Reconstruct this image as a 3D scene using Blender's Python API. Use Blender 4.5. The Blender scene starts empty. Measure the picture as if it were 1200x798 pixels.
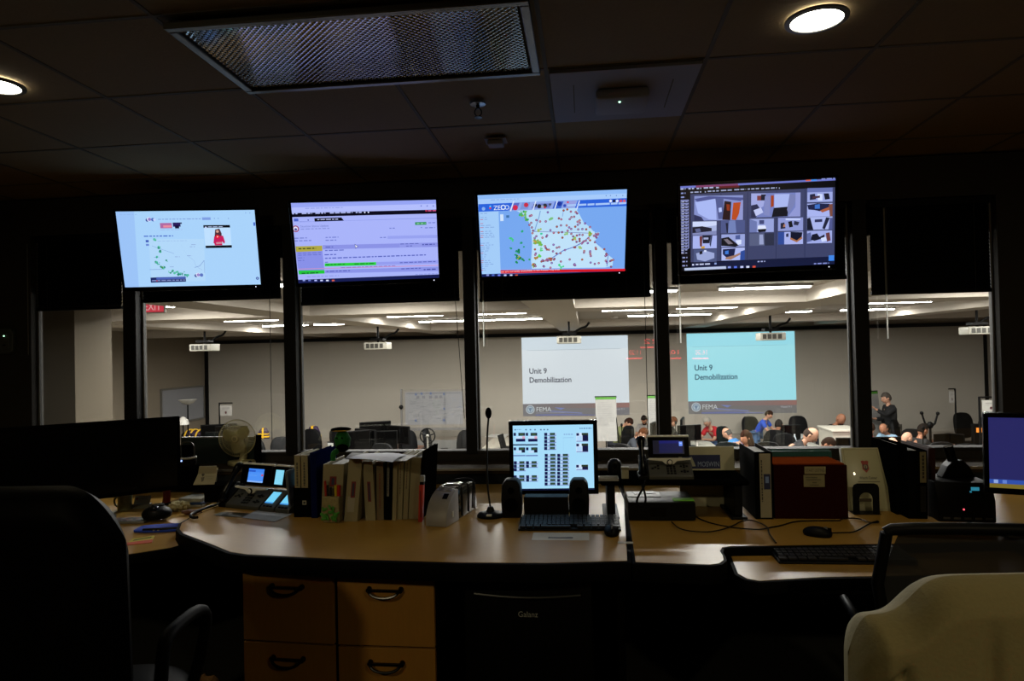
import bpy, bmesh, math, random
from mathutils import Vector, Matrix
random.seed(7)
PI = math.pi
R = math.radians
sc = bpy.context.scene
COL = sc.collection

# ------------------------------------------------------------------ camera
CAMZ = 1.5
FPX = 800.0
YAW, PITCH, ROLL = 0.1053, 0.015, -0.02235
_fw = Vector((-math.sin(YAW)*math.cos(PITCH), math.cos(YAW)*math.cos(PITCH), math.sin(PITCH)))
_rt = Vector((math.cos(YAW), math.sin(YAW), 0))
_up = _rt.cross(_fw)
RT = _rt*math.cos(ROLL) + _up*math.sin(ROLL)
UP = _up*math.cos(ROLL) - _rt*math.sin(ROLL)
cam = bpy.data.cameras.new('camera')
cam.sensor_width = 36.0
cam.lens = 24.0
cam.clip_start = 0.05
camo = bpy.data.objects.new('camera', cam)
COL.objects.link(camo)
camo.matrix_world = Matrix(((RT.x, UP.x, -_fw.x, 0), (RT.y, UP.y, -_fw.y, 0), (RT.z, UP.z, -_fw.z, CAMZ), (0, 0, 0, 1)))
sc.camera = camo

def ray(px, py):
    return _fw + RT*((px-600)/FPX) - UP*((py-399)/FPX)
def at_y(px, py, Y):
    d = ray(px, py)
    return Vector((0, 0, CAMZ)) + d*(Y/d.y)
def at_z(px, py, z):
    d = ray(px, py)
    return Vector((0, 0, CAMZ)) + d*((z-CAMZ)/d.z)

# ------------------------------------------------------------------ colour and materials
def lin(c):
    if isinstance(c, str):
        c = tuple(int(c[i:i+2], 16) for i in (0, 2, 4))
    return tuple(((v/255)/12.92 if v/255 <= .04045 else ((v/255+.055)/1.055)**2.4) for v in c)

MATS = {}
def mat(name, c, rough=.5, metal=0., noise=0., scale=20., bump=0., emit=0., coat=0., spec=None, stretch=None):
    if name in MATS: return MATS[name]
    m = bpy.data.materials.new(name); m.use_nodes = True
    nt = m.node_tree; b = nt.nodes['Principled BSDF']
    col = (*lin(c), 1)
    b.inputs['Base Color'].default_value = col
    b.inputs['Roughness'].default_value = rough
    b.inputs['Metallic'].default_value = metal
    if spec is not None: b.inputs['Specular IOR Level'].default_value = spec
    if coat: b.inputs['Coat Weight'].default_value = coat
    if emit:
        b.inputs['Emission Color'].default_value = col
        b.inputs['Emission Strength'].default_value = emit
        if emit < 30: m.cycles.emission_sampling = 'NONE'
    if noise or bump:
        tc = nt.nodes.new('ShaderNodeTexCoord'); nz = nt.nodes.new('ShaderNodeTexNoise')
        nz.inputs['Scale'].default_value = scale; nz.inputs['Detail'].default_value = 4
        src = tc.outputs['Object']
        if stretch:
            mp = nt.nodes.new('ShaderNodeMapping'); mp.inputs['Scale'].default_value = stretch
            nt.links.new(src, mp.inputs['Vector']); src = mp.outputs['Vector']
        nt.links.new(src, nz.inputs['Vector'])
        if noise:
            mx = nt.nodes.new('ShaderNodeMixRGB'); mx.blend_type = 'MIX'
            mx.inputs['Color1'].default_value = tuple(v*(1-noise) for v in col[:3])+(1,)
            mx.inputs['Color2'].default_value = tuple(min(1, v*(1+noise)) for v in col[:3])+(1,)
            nt.links.new(nz.outputs['Fac'], mx.inputs['Fac'])
            nt.links.new(mx.outputs['Color'], b.inputs['Base Color'])
        if bump:
            bp = nt.nodes.new('ShaderNodeBump'); bp.inputs['Strength'].default_value = bump
            bp.inputs['Distance'].default_value = .003
            nt.links.new(nz.outputs['Fac'], bp.inputs['Height']); nt.links.new(bp.outputs['Normal'], b.inputs['Normal'])
    MATS[name] = m
    return m

def attr_mat(name, emit, strength=1., rough=.5):
    m = bpy.data.materials.new(name); m.use_nodes = True
    nt = m.node_tree; b = nt.nodes['Principled BSDF']
    a = nt.nodes.new('ShaderNodeAttribute'); a.attribute_name = 'ink'
    b.inputs['Roughness'].default_value = rough
    if emit:
        nt.links.new(a.outputs['Color'], b.inputs['Emission Color'])
        b.inputs['Emission Strength'].default_value = strength
        b.inputs['Base Color'].default_value = (.01, .01, .01, 1)
        m.cycles.emission_sampling = 'NONE'
    else:
        nt.links.new(a.outputs['Color'], b.inputs['Base Color'])
    return m
GLOW = attr_mat('glowing_picture', True, 1.0, .3)
LED = attr_mat('led_digits', True, 7.0, .3)
PRINT = attr_mat('printed_ink', False, rough=.55)

BLK = mat('black_plastic', '080808', .5, noise=.2, scale=60, spec=.12)
BLKG = mat('black_gloss', '040404', .2, spec=.15)
BLKM = mat('black_matte', '060606', .9, noise=.3, scale=90, spec=.0)
DGREY = mat('dark_grey_plastic', '3c3c36', .5, noise=.15, scale=50, spec=.3)
SILV = mat('silver_plastic', 'cfcdbf', .35)
CREAM = mat('cream_card', '8f8a72', .7, noise=.06, scale=15)
PAPER = mat('white_paper', 'b8b8b4', .75, noise=.03, scale=30)
METAL = mat('brushed_metal', '9a9a98', .3, .9)
BRONZE = mat('dark_bronze_frame', '161412', .6, noise=.1, spec=.15)
BLIND = mat('black_blind', '050505', .6, spec=.12)
LAMI = mat('maple_laminate', '96722f', .36, noise=.12, scale=14, stretch=(1, 6, 6), spec=.27)
LAMF = mat('maple_front', '93661f', .55, noise=.12, scale=12, stretch=(6, 6, 1))
EDGE = mat('black_edge_band', '040404', .7, spec=.06)
LEATH = mat('black_leather', '040404', .5, bump=.1, scale=120, spec=.02)
KHAKI = mat('khaki_fabric', '8a7f54', .85, noise=.1, scale=160, bump=.25)
CARPET = mat('dark_carpet', '15140f', .95, noise=.4, scale=220, bump=.5)

# ------------------------------------------------------------------ mesh builder
class MB:
    def __init__(s):
        s.v = []; s.f = []; s.M = Matrix.Identity(4)
    def add(s, vs, fs):
        n = len(s.v)
        s.v += [tuple(s.M @ Vector(v)) for v in vs]
        s.f += [tuple(i+n for i in f) for f in fs]
        return s
    def box(s, c, d, rz=0, rx=0, ry=0):
        x, y, z = d[0]/2, d[1]/2, d[2]/2
        m = Matrix.Rotation(rz, 4, 'Z') @ Matrix.Rotation(rx, 4, 'X') @ Matrix.Rotation(ry, 4, 'Y')
        vs = [Vector(c) + m @ Vector(p) for p in ((-x,-y,-z),(x,-y,-z),(x,y,-z),(-x,y,-z),(-x,-y,z),(x,-y,z),(x,y,z),(-x,y,z))]
        return s.add(vs, [(0,3,2,1),(4,5,6,7),(0,1,5,4),(1,2,6,5),(2,3,7,6),(3,0,4,7)])
    def bb(s, x0, x1, y0, y1, z0, z1):
        return s.box(((x0+x1)/2, (y0+y1)/2, (z0+z1)/2), (abs(x1-x0), abs(y1-y0), abs(z1-z0)))
    def cyl(s, p0, p1, r0, r1=None, n=16):
        if r1 is None: r1 = r0
        p0 = Vector(p0); p1 = Vector(p1); d = (p1-p0).normalized()
        a = d.orthogonal().normalized(); b = d.cross(a)
        vs = []
        for p, r in ((p0, r0), (p1, r1)):
            for i in range(n):
                t = 2*PI*i/n
                vs.append(p + (a*math.cos(t)+b*math.sin(t))*r)
        fs = [(i, (i+1) % n, n+(i+1) % n, n+i) for i in range(n)]
        fs += [tuple(range(n-1, -1, -1)), tuple(range(n, 2*n))]
        return s.add(vs, fs)
    def tube(s, pts, r, n=8, smooth=0):
        pts = [Vector(p) for p in pts]
        for _ in range(smooth):
            q = [pts[0]]
            for i in range(len(pts)-1):
                q += [pts[i]*.75+pts[i+1]*.25, pts[i]*.25+pts[i+1]*.75]
            pts = q+[pts[-1]]
        vs = []; L = len(pts); a = None
        for i, p in enumerate(pts):
            d = (pts[min(i+1, L-1)]-pts[max(i-1, 0)]).normalized()
            if a is None: a = d.orthogonal().normalized()
            a = (a-d*a.dot(d)).normalized(); b = d.cross(a)
            rr = r[i] if isinstance(r, (list, tuple)) and len(r) == L else (r if not isinstance(r, (list, tuple)) else r[0])
            for k in range(n):
                t = 2*PI*k/n
                vs.append(p+(a*math.cos(t)+b*math.sin(t))*rr)
        fs = []
        for i in range(L-1):
            for k in range(n):
                fs.append((i*n+k, i*n+(k+1) % n, (i+1)*n+(k+1) % n, (i+1)*n+k))
        fs += [tuple(range(n-1, -1, -1)), tuple(range((L-1)*n, L*n))]
        return s.add(vs, fs)
    def lathe(s, prof, c=(0, 0, 0), n=24, axis='Z'):
        vs = []; L = len(prof)
        for r, z in prof:
            for k in range(n):
                t = 2*PI*k/n
                p = (r*math.cos(t), r*math.sin(t), z)
                if axis == 'Y': p = (p[0], p[2], p[1])
                vs.append(Vector(c)+Vector(p))
        fs = []
        for i in range(L-1):
            for k in range(n):
                fs.append((i*n+k, i*n+(k+1) % n, (i+1)*n+(k+1) % n, (i+1)*n+k))
        if prof[0][0] > .002 and prof[-1][0] > .002:
            for k in range(n): fs.append(((L-1)*n+k, (L-1)*n+(k+1) % n, (k+1) % n, k))
        else:
            if prof[0][0] <= .002: fs.append(tuple(range(n-1, -1, -1)))
            if prof[-1][0] <= .002: fs.append(tuple(range((L-1)*n, L*n)))
        return s.add(vs, fs)
    def prism(s, pts, a0, a1, axis='Z'):
        n = len(pts); vs = []
        for a in (a0, a1):
            for (u, w) in pts:
                vs.append({'Z': (u, w, a), 'Y': (u, a, w), 'X': (a, u, w)}[axis])
        fs = [tuple(range(n-1, -1, -1)), tuple(range(n, 2*n))]
        fs += [(i, (i+1) % n, n+(i+1) % n, n+i) for i in range(n)]
        return s.add(vs, fs)
    def ball(s, c, r, nu=16, nv=10, f=None):
        if not isinstance(r, (tuple, list)): r = (r, r, r)
        vs = []
        for j in range(nv+1):
            ph = PI*(j+.0)/nv
            ph = min(max(ph, .03), PI-.03)
            for i in range(nu):
                t = 2*PI*i/nu
                d = Vector((math.sin(ph)*math.cos(t), math.sin(ph)*math.sin(t), math.cos(ph)))
                p = Vector((d.x*r[0], d.y*r[1], d.z*r[2]))
                if f: p = f(d, p)
                vs.append(Vector(c)+p)
        fs = []
        for j in range(nv):
            for i in range(nu):
                fs.append((j*nu+i, (j+1)*nu+i, (j+1)*nu+(i+1) % nu, j*nu+(i+1) % nu))
        fs += [tuple(range(nu)), tuple(range((nv+1)*nu-1, nv*nu-1, -1))]
        return s.add(vs, fs)
    def build(s, name, m, parent=None, bevel=0., smooth=False, seg=2, loc=None, rz=0.):
        me = bpy.data.meshes.new(name)
        me.from_pydata(s.v, [], s.f)
        bm = bmesh.new(); bm.from_mesh(me)
        bmesh.ops.recalc_face_normals(bm, faces=bm.faces)
        if bevel:
            es = [e for e in bm.edges if len(e.link_faces) == 2 and e.calc_face_angle(0) > .5]
            bmesh.ops.bevel(bm, geom=es, offset=bevel, segments=seg, affect='EDGES', profile=.5, clamp_overlap=True)
        for f in bm.faces: f.smooth = smooth
        bm.to_mesh(me); bm.free()
        me.materials.append(m)
        if smooth:
            try: me.set_sharp_from_angle(angle=R(42))
            except Exception: pass
        o = bpy.data.objects.new(name, me); COL.objects.link(o)
        if parent is not None: o.parent = parent
        if loc is not None: o.location = loc
        if rz: o.rotation_euler = (0, 0, rz)
        return o

def tag(o, label, cat, group=None, kind=None):
    o['label'] = label; o['category'] = cat
    if group: o['group'] = group
    if kind: o['kind'] = kind
    return o
def thing(name, label, cat, loc=(0, 0, 0), rz=0., group=None, rot=None):
    o = bpy.data.objects.new(name, None); COL.objects.link(o)
    o.empty_display_size = .05
    o.location = loc
    if rot is not None: o.rotation_euler = rot
    else: o.rotation_euler = (0, 0, rz)
    return tag(o, label, cat, group)
def struct(o):
    o['kind'] = 'structure'; return o
def dup(root, loc, rz, label, group=None):
    r = root.copy(); COL.objects.link(r); r.location = loc; r.rotation_euler = (0, 0, rz)
    r['label'] = label
    if group: r['group'] = group
    for ch in list(root.children):
        c = ch.copy(); COL.objects.link(c); c.parent = r
        for g in list(ch.children):
            d = g.copy(); COL.objects.link(d); d.parent = c
    return r

# text turned into mesh polygons
_tc = {}
def text_geo(s, font_bold=False):
    if (s, font_bold) in _tc: return _tc[(s, font_bold)]
    cu = bpy.data.curves.new('t', 'FONT'); cu.body = s; cu.size = 1.0; cu.resolution_u = 3
    if font_bold: cu.offset = .02
    ob = bpy.data.objects.new('t', cu); COL.objects.link(ob)
    bpy.context.view_layer.update()
    me = bpy.data.meshes.new_from_object(ob.evaluated_get(bpy.context.evaluated_depsgraph_get()))
    vs = [(v.co.x, v.co.y) for v in me.vertices]; fs = [tuple(p.vertices) for p in me.polygons]
    bpy.data.objects.remove(ob); bpy.data.curves.remove(cu); bpy.data.meshes.remove(me)
    w = max([v[0] for v in vs] or [1])
    _tc[(s, font_bold)] = (vs, fs, w)
    return vs, fs, w

# flat picture: x right, z up, facing -Y; unit coordinates measured from top left
class Pic:
    def __init__(s, W, H, quad=None, lift=.00012):
        s.W, s.H, s.q, s.lift = W, H, quad, lift
        s.v = []; s.f = []; s.c = []; s.k = 0
    def uv(s, x, y):
        if s.q is None: return x, y
        a, b, c, d = [Vector(p) for p in s.q]
        u = v = .5; P = Vector((x, y))
        for _ in range(8):
            F = a*(1-u)*(1-v)+b*u*(1-v)+c*u*v+d*(1-u)*v-P
            Fu = (b-a)*(1-v)+(c-d)*v; Fv = (d-a)*(1-u)+(c-b)*u
            det = Fu.x*Fv.y-Fu.y*Fv.x
            u -= (F.x*Fv.y-F.y*Fv.x)/det; v -= (Fu.x*F.y-Fu.y*F.x)/det
        return u, v
    def pt(s, u, v):
        return ((u-.5)*s.W, -s.k*s.lift, (.5-v)*s.H)
    def poly(s, pts, c, raw=False):
        s.k += 1
        n = len(s.v)
        for p in pts:
            u, v = p if raw else s.uv(*p)
            s.v.append(s.pt(min(max(u, 0), 1), min(max(v, 0), 1)))
        s.f.append(tuple(range(n, n+len(pts)))); s.c.append(lin(c))
        return s
    def rect(s, x0, y0, x1, y1, c, raw=False):
        if raw: return s.poly([(x0, y0), (x1, y0), (x1, y1), (x0, y1)], c, True)
        u0, v0 = s.uv(x0, y0); u1, v1 = s.uv(x1, y1)
        return s.poly([(u0, v0), (u1, v0), (u1, v1), (u0, v1)], c, True)
    def urect(s, x, y, w, h, c):
        # centre-left anchored rectangle measured in unit space around a quad point
        u, v = s.uv(x, y)
        return s.poly([(u, v-h/2), (u+w, v-h/2), (u+w, v+h/2), (u, v+h/2)], c, True)
    def disc(s, x, y, r, c, n=8):
        u, v = s.uv(x, y)
        return s.poly([(u+r/s.W*math.cos(2*PI*i/n), v+r/s.H*math.sin(2*PI*i/n)) for i in range(n)], c, True)
    def text(s, t, x, y, h, c, width=None, bold=False):
        # baseline-left at (x, y); h = letter size in metres
        u, v = s.uv(x, y); s.k += 1
        vs, fs, w = text_geo(t, bold)
        kx = (width/w) if width else h
        n = len(s.v)
        X0, _, Z0 = s.pt(u, v)
        for a, b in vs: s.v.append((X0+a*kx, -s.k*s.lift, Z0+b*h))
        for f in fs: s.f.append(tuple(i+n for i in f)); s.c.append(lin(c))
        return s
    def build(s, name, m, parent, loc=(0, 0, 0), rot=(0, 0, 0)):
        me = bpy.data.meshes.new(name); me.from_pydata(s.v, [], s.f)
        at = me.color_attributes.new('ink', 'FLOAT_COLOR', 'CORNER')
        for p, c in zip(me.polygons, s.c):
            for li in p.loop_indices: at.data[li].color = (*c, 1)
        me.materials.append(m)
        o = bpy.data.objects.new(name, me); COL.objects.link(o); o.parent = parent
        o.location = loc; o.rotation_euler = rot
        return o

def lamp(name, kind, loc, energy, color, size=.1, rot=(0, 0, 0), **k):
    l = bpy.data.lights.new(name, kind); l.energy = energy; l.color = color
    for a, v in k.items(): setattr(l, a, v)
    if kind == 'AREA': l.size = size
    elif kind in ('SPOT', 'POINT'): l.shadow_soft_size = size
    o = bpy.data.objects.new(name, l); COL.objects.link(o); o.location = loc; o.rotation_euler = rot
    return o
# ================================================================== ROOM SHELL (near room)
WY0, WY1 = 4.20, 4.275           # window wall
CZ = CAMZ + 1.08                # ceiling
XL, XR, YB = -4.3, 3.7, -2.6
SILL, HEAD = .885, 2.34
FZ = -1.35                      # floor of the sunken hall
HY, HXL, HXR, HC = 18.0, -10.5, 11.0, 2.14
NW = mat('near_wall_paint', '3a342b', .9, noise=.08, scale=6)
CT = mat('ceiling_tile', '85714f', .95, noise=.1, scale=90, bump=.3)
TB = mat('ceiling_tbar', '57503f', .8)

def sbox(name, m, *b, bevel=0.):
    return struct(MB().bb(*b).build(name, m, None, bevel))
sbox('floor', CARPET, XL-.1, XR+.1, YB-.1, WY0, -.1, 0)
sbox('wall_left', NW, XL-.1, XL, YB, WY0, 0, CZ)
sbox('wall_right', NW, XR, XR+.1, YB, WY0, 0, CZ)
sbox('wall_back', NW, XL-.1, XR+.1, YB-.1, YB, 0, CZ)
# ceiling tiles with grid
gx0, gy0, gs = -1.952, 2.029, .6096
ce = MB(); ce.bb(XL-.1, XR+.1, YB-.1, WY1, CZ+.012, CZ+.1)
cobj = struct(ce.build('ceiling', CT))
g = MB()
xs = [gx0+gs*k for k in range(-4, 10) if XL < gx0+gs*k < XR]
ys = [gy0+gs*k for k in range(-8, 4) if YB < gy0+gs*k < WY0]
for x in xs: g.bb(x-.0075, x+.0075, YB, WY0, CZ+.009, CZ+.013)
for y in ys: g.bb(XL, XR, y-.0075, y+.0075, CZ+.0092, CZ+.013)
g.build('grid_bars', TB, cobj)
# window wall: below and above openings, both ends
wpx = [(37, 146), (161, 334), (348, 545), (558, 771), (785, 1003), (1020, 1174)]
wx = [(at_y(a, 440, WY0).x, at_y(b, 440, WY0).x) for a, b in wpx]
w = MB()
w.bb(XL-.1, XR+.1, WY0, WY1, 0, SILL-.02)
w.bb(XL-.1, XR+.1, WY0, WY1, HEAD, CZ)
w.bb(XL-.1, wx[0][0], WY0, WY1, SILL-.02, HEAD)
w.bb(wx[-1][1], XR+.1, WY0, WY1, SILL-.02, HEAD)
WF = mat('window_wall_paint', '241f17', .85, noise=.1, scale=5)
struct(w.build('wall_front', WF))
sbox('wall_hall_near', WF, HXL, HXR, WY0+.02, WY1, FZ-.02, -.001)
for i in range(5):
    a, b = wx[i][1], wx[i+1][0]
    struct(MB().bb(a, b, WY0-.012, WY1, SILL-.02, HEAD).build('trim_%d' % (i+1), BRONZE, None, .004))
# glass: thin clear panes with a little mirror reflection
gm = bpy.data.materials.new('window_glass'); gm.use_nodes = True
nt = gm.node_tree; nt.nodes.clear()
o_ = nt.nodes.new('ShaderNodeOutputMaterial'); mx = nt.nodes.new('ShaderNodeMixShader')
tr = nt.nodes.new('ShaderNodeBsdfTransparent'); tr.inputs[0].default_value = (.93, .94, .93, 1)
gl = nt.nodes.new('ShaderNodeBsdfGlossy'); gl.inputs['Roughness'].default_value = 0.0
fr = nt.nodes.new('ShaderNodeFresnel'); fr.inputs[0].default_value = 1.5
ml = nt.nodes.new('ShaderNodeMath'); ml.operation = 'MULTIPLY'; ml.inputs[1].default_value = 1.6
nt.links.new(fr.outputs[0], ml.inputs[0]); nt.links.new(ml.outputs[0], mx.inputs[0])
nt.links.new(tr.outputs[0], mx.inputs[1]); nt.links.new(gl.outputs[0], mx.inputs[2]); nt.links.new(mx.outputs[0], o_.inputs[0])
SILLM = mat('window_sill_paint', '2c2925', .6, spec=.15)
FR2 = mat('window_frame_grey', '5a5854', .5, spec=.2)
for i, (a, b) in enumerate(wx):
    f = MB()
    t = .01
    f.bb(a, a+t, WY1-.02, WY1+.01, SILL, HEAD); f.bb(b-t, b, WY1-.02, WY1+.01, SILL, HEAD)
    f.bb(a, b, WY1-.02, WY1+.01, HEAD-t, HEAD)
    wo = struct(f.build('window_%d' % (i+1), FR2))
    MB().bb(a+t*.5, b-t*.5, WY1-.007, WY1-.003, SILL+.002, HEAD-.01).build('glass_pane', gm, wo)
    MB().bb(a, b, WY0-.005, WY1+.02, SILL-.02, SILL).build('window_sill', SILLM, wo, .004)

# blinds, half lowered
ORD = ['first', 'second', 'third', 'fourth', 'fifth', 'sixth']
bz = [1.836, 1.87, 1.82, 1.81, 1.88, 1.78]
WAND = mat('clear_wand', 'e4e2da', .3); WAND.node_tree.nodes['Principled BSDF'].inputs['Transmission Weight'].default_value = .9
wand = {0: (37.5, 416), 1: (163, 413), 2: None, 3: (568, 406), 4: (797, 402), 5: (1038, 397)}
cord = {1: (321, 527), 2: (545, 490), 3: (759, 500), 4: (996, 500)}
CORD = mat('blind_cord', '141210', .7)
for i, (a, b) in enumerate(wx):
    c = (a+b)/2; L = (b-a)-.05
    r = thing('venetian_blind', 'half-lowered black venetian blind in the %s window from the left' % ORD[i], 'blind', (c, WY0+.026, 0), group='black blinds across the control room windows')
    MB().bb(-L/2, L/2, -.018, .018, HEAD-.045, HEAD-.005).build('headrail', BLIND, r, .003)
    s = MB(); z = HEAD-.06
    while z > bz[i]+.016:
        s.box((0, 0, z), (L-.01, .025, .0012), rx=R(62)); z -= .0205
    s.build('slats', BLIND, r)
    MB().bb(-L/2+.004, L/2-.004, -.014, .014, bz[i], bz[i]+.022).build('bottom_rail', BLIND, r, .003)
    for t in (-.36, .36): MB().tube([(t*L, -.016, HEAD-.04), (t*L, -.016, bz[i]+.01)], .0016, 6).build('ladder_cord', CORD, r)
    if wand.get(i):
        p = at_y(wand[i][0], wand[i][1], WY0+.03); t = p.x-c
        MB().tube([(t, -.022, HEAD-.05), (t, -.022, p.z)], .0055, 8).build('tilt_wand', WAND, r)
    if i in cord:
        p = at_y(cord[i][0], cord[i][1], WY0+.03); t = p.x-c
        t0 = t-.07 if i == 2 else t
        MB().tube([(t0, -.02, HEAD-.05), ((t0+t)/2, -.02, (HEAD+p.z)/2), (t, -.02, p.z)], .0022, 6).build('pull_cord', CORD, r)

# ------------------------------------------------------------------ ceiling things
# prismatic troffer
x0, x1 = gx0+gs+.02, gx0+3*gs-.02; y0, y1 = gy0+.02, gy0+gs-.02
t = thing('ceiling_light', 'unlit rectangular ceiling light with a prismatic lens above the left screens', 'light fixture', ((x0+x1)/2, (y0+y1)/2, CZ))
hw, hd = (x1-x0)/2, (y1-y0)/2
f = MB()
for (a, b, c, d) in ((-hw, hw, -hd, -hd+.03), (-hw, hw, hd-.03, hd), (-hw, -hw+.03, -hd+.03, hd-.03), (hw-.03, hw, -hd+.03, hd-.03)):
    f.bb(a, b, c, d, -.022, .0)
f.build('frame', mat('fixture_frame', '55524a', .35, .5), t, .004)
LENS = mat('prismatic_lens', 'b5b0a6', .1, .9)
l = MB(); n = 0
px_, py_ = .0115, .0115
nx = int((2*hw-.07)/px_); ny = int((2*hd-.07)/py_)
vs = []; fs = []
for i in range(nx+1):
    for j in range(ny+1):
        z = -.012 + (-.0011 if (i+j) % 2 else .0011)
        vs.append((-hw+.035+i*px_, -hd+.035+j*py_, z))
for i in range(nx):
    for j in range(ny):
        a = i*(ny+1)+j; b = a+1; c2 = a+ny+2; d = a+ny+1
        fs += [(a, b, c2), (a, c2, d)] if (i+j) % 2 else [(a, b, d), (b, c2, d)]
l.add(vs, fs); l.build('prismatic_lens', LENS, t)
# downlights
LEDW = mat('downlight_glow', 'fffbe6', .5, emit=12.)
def downlight(px, py, label):
    p = at_z(px, py, CZ)
    t = thing('downlight', label, 'downlight', (p.x, p.y, CZ), group='recessed ceiling downlights')
    MB().lathe([(.083, .003), (.1, .003), (.1, -.004), (.083, -.006)], n=32).build('trim_ring', mat('ring', '3a3833', .4), t, smooth=True)
    MB().lathe([(.001, -.002), (.083, -.002), (.083, .002), (.001, .002)], n=32).build('lens', LEDW, t)
    return p
p1 = downlight(957, 23, 'bright round recessed downlight above the camera monitor screen')
p2 = downlight(-5, 100, 'bright round recessed downlight at the left edge of the ceiling')
WARM = (1, .84, .52)
for (x, y, e, a) in ((p1.x, p1.y, 16., 130), (p2.x, p2.y, 16., 130), (2.0, -.9, 66., 172), (-1.9, -.9, 62., 172)):  # last two are unseen fill spots added behind the camera to brighten the desks
    lamp('downlight_and_fill_lamp', 'SPOT', (x, y, CZ-.03), e, WARM, .07, rot=(R(42 if a > 150 else 0), 0, 0), spot_size=R(118 if a > 150 else a), spot_blend=.8)
# access point on a white tile
ap0 = (gx0+3*gs, gy0+gs)
TW = mat('white_tile', '8f8c93', .8)
t = thing('access_point', 'white wireless access point with a green light on a pale ceiling panel', 'access point', (ap0[0]+gs/2, ap0[1]+gs/2, CZ))
MB().bb(-gs/2+.012, gs/2-.012, -gs/2+.012, gs/2-.012, -.003, .011).build('mounting_panel', TW, t, .002)
for sx in (-.2, .2): MB().bb(sx-.002, sx+.002, -.16, .16, -.005, -.002).build('panel_seam', TB, t)
MB().bb(-.11, .11, -.11, .11, -.045, -.003).build('housing', TW, t, .014, True, 3)
MB().ball((-.01, -.06, -.046), .005, 8, 6).build('status_light', mat('green_led', 'b8ffd0', .5, emit=3.), t)
MB().bb(-.02, .0, .085, .112, -.03, -.004).build('latch', BLK, t)
# sprinkler
p = at_z(560, 121, CZ)
t = thing('sprinkler', 'small metal sprinkler head hanging from the ceiling', 'sprinkler', (p.x, p.y, CZ))
MB().lathe([(.001, 0), (.036, 0), (.034, -.006), (.012, -.01), (.001, -.01)]).build('escutcheon', METAL, t, smooth=True)
s = MB().cyl((0, 0, -.008), (0, 0, -.025), .009, .006)
for a in (0, PI):
    s.tube([(.006*math.cos(a), 0, -.022), (.016*math.cos(a), 0, -.035), (.014*math.cos(a), 0, -.05), (0, 0, -.06)], .003, 6, 1)
s.lathe([(.001, -.06), (.018, -.061), (.018, -.063), (.001, -.064)], n=12)
s.build('deflector', mat('dark_brass', '2a2620', .35, .8), t, smooth=True)
p = at_z(581, 164, CZ)
t = thing('ceiling_sensor', 'small pale box sensor on the ceiling behind the sprinkler', 'sensor', (p.x, p.y, CZ))
MB().bb(-.055, .055, -.05, .05, -.008, 0).build('base', TW, t, .003)
MB().bb(-.04, .04, -.04, .035, -.034, -.008).build('housing', TW, t, .008, True)

# wall device
p = at_y(11, 400, WY0)
t = thing('wall_transmitter', 'grey wall box with cut corners and a green light beside the first window', 'wall box', (p.x, WY0, p.z))
GP = mat('grey_box_plastic', '3f413a', .5)
q = [(-.06, -.07), (-.045, -.085), (.03, -.085), (.055, -.065), (.058, .05), (.035, .085), (-.045, .085), (-.06, .07)]
MB().prism(q, -.035, 0, 'Y').build('housing', GP, t, .006)
MB().prism([(u*.62, v*.62) for u, v in q], -.042, -.034, 'Y').build('cover', GP, t, .003)
MB().ball((.0, -.043, .035), .0045, 8, 6).build('status_light', MATS['green_led'], t)
MB().bb(-.012, .012, -.044, -.04, -.03, -.022).build('button', BLK, t)

# LED clocks on the back wall (seen mirrored in the glass)
def clock(pxc, pyc, txt, label, Wd=.25):
    Yv = 2*WY1-.01-YB
    p = at_y(pxc, pyc, Yv)
    t = thing('led_clock', label, 'clock', (p.x, YB, p.z), PI, group='red led clocks on the rear wall')
    MB().bb(-Wd/2-.03, Wd/2+.03, -.05, 0, -.13, .085).build('case', BLK, t, .005)
    pc = Pic(Wd, .17)
    pc.text(txt, .02, .5, .105, 'ff2030', width=Wd*.8)
    pc.rect(.0, .8, 1, .93, 'ff2838', True)
    pc.build('lit_digits', LED, t, (0, -.051, -.02))
clock(743, 414, '11:20', 'red digital wall clock reading 11:20, mirrored left of the window post')
clock(782, 414, '10:20', 'wide red digital wall clock mirrored behind the window post', .42)
clock(820, 414, '16:20', 'red digital wall clock mirrored over the blue slide')
clock(761, 401, '22', 'narrow red display mirrored above the wall clocks', .3)
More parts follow.
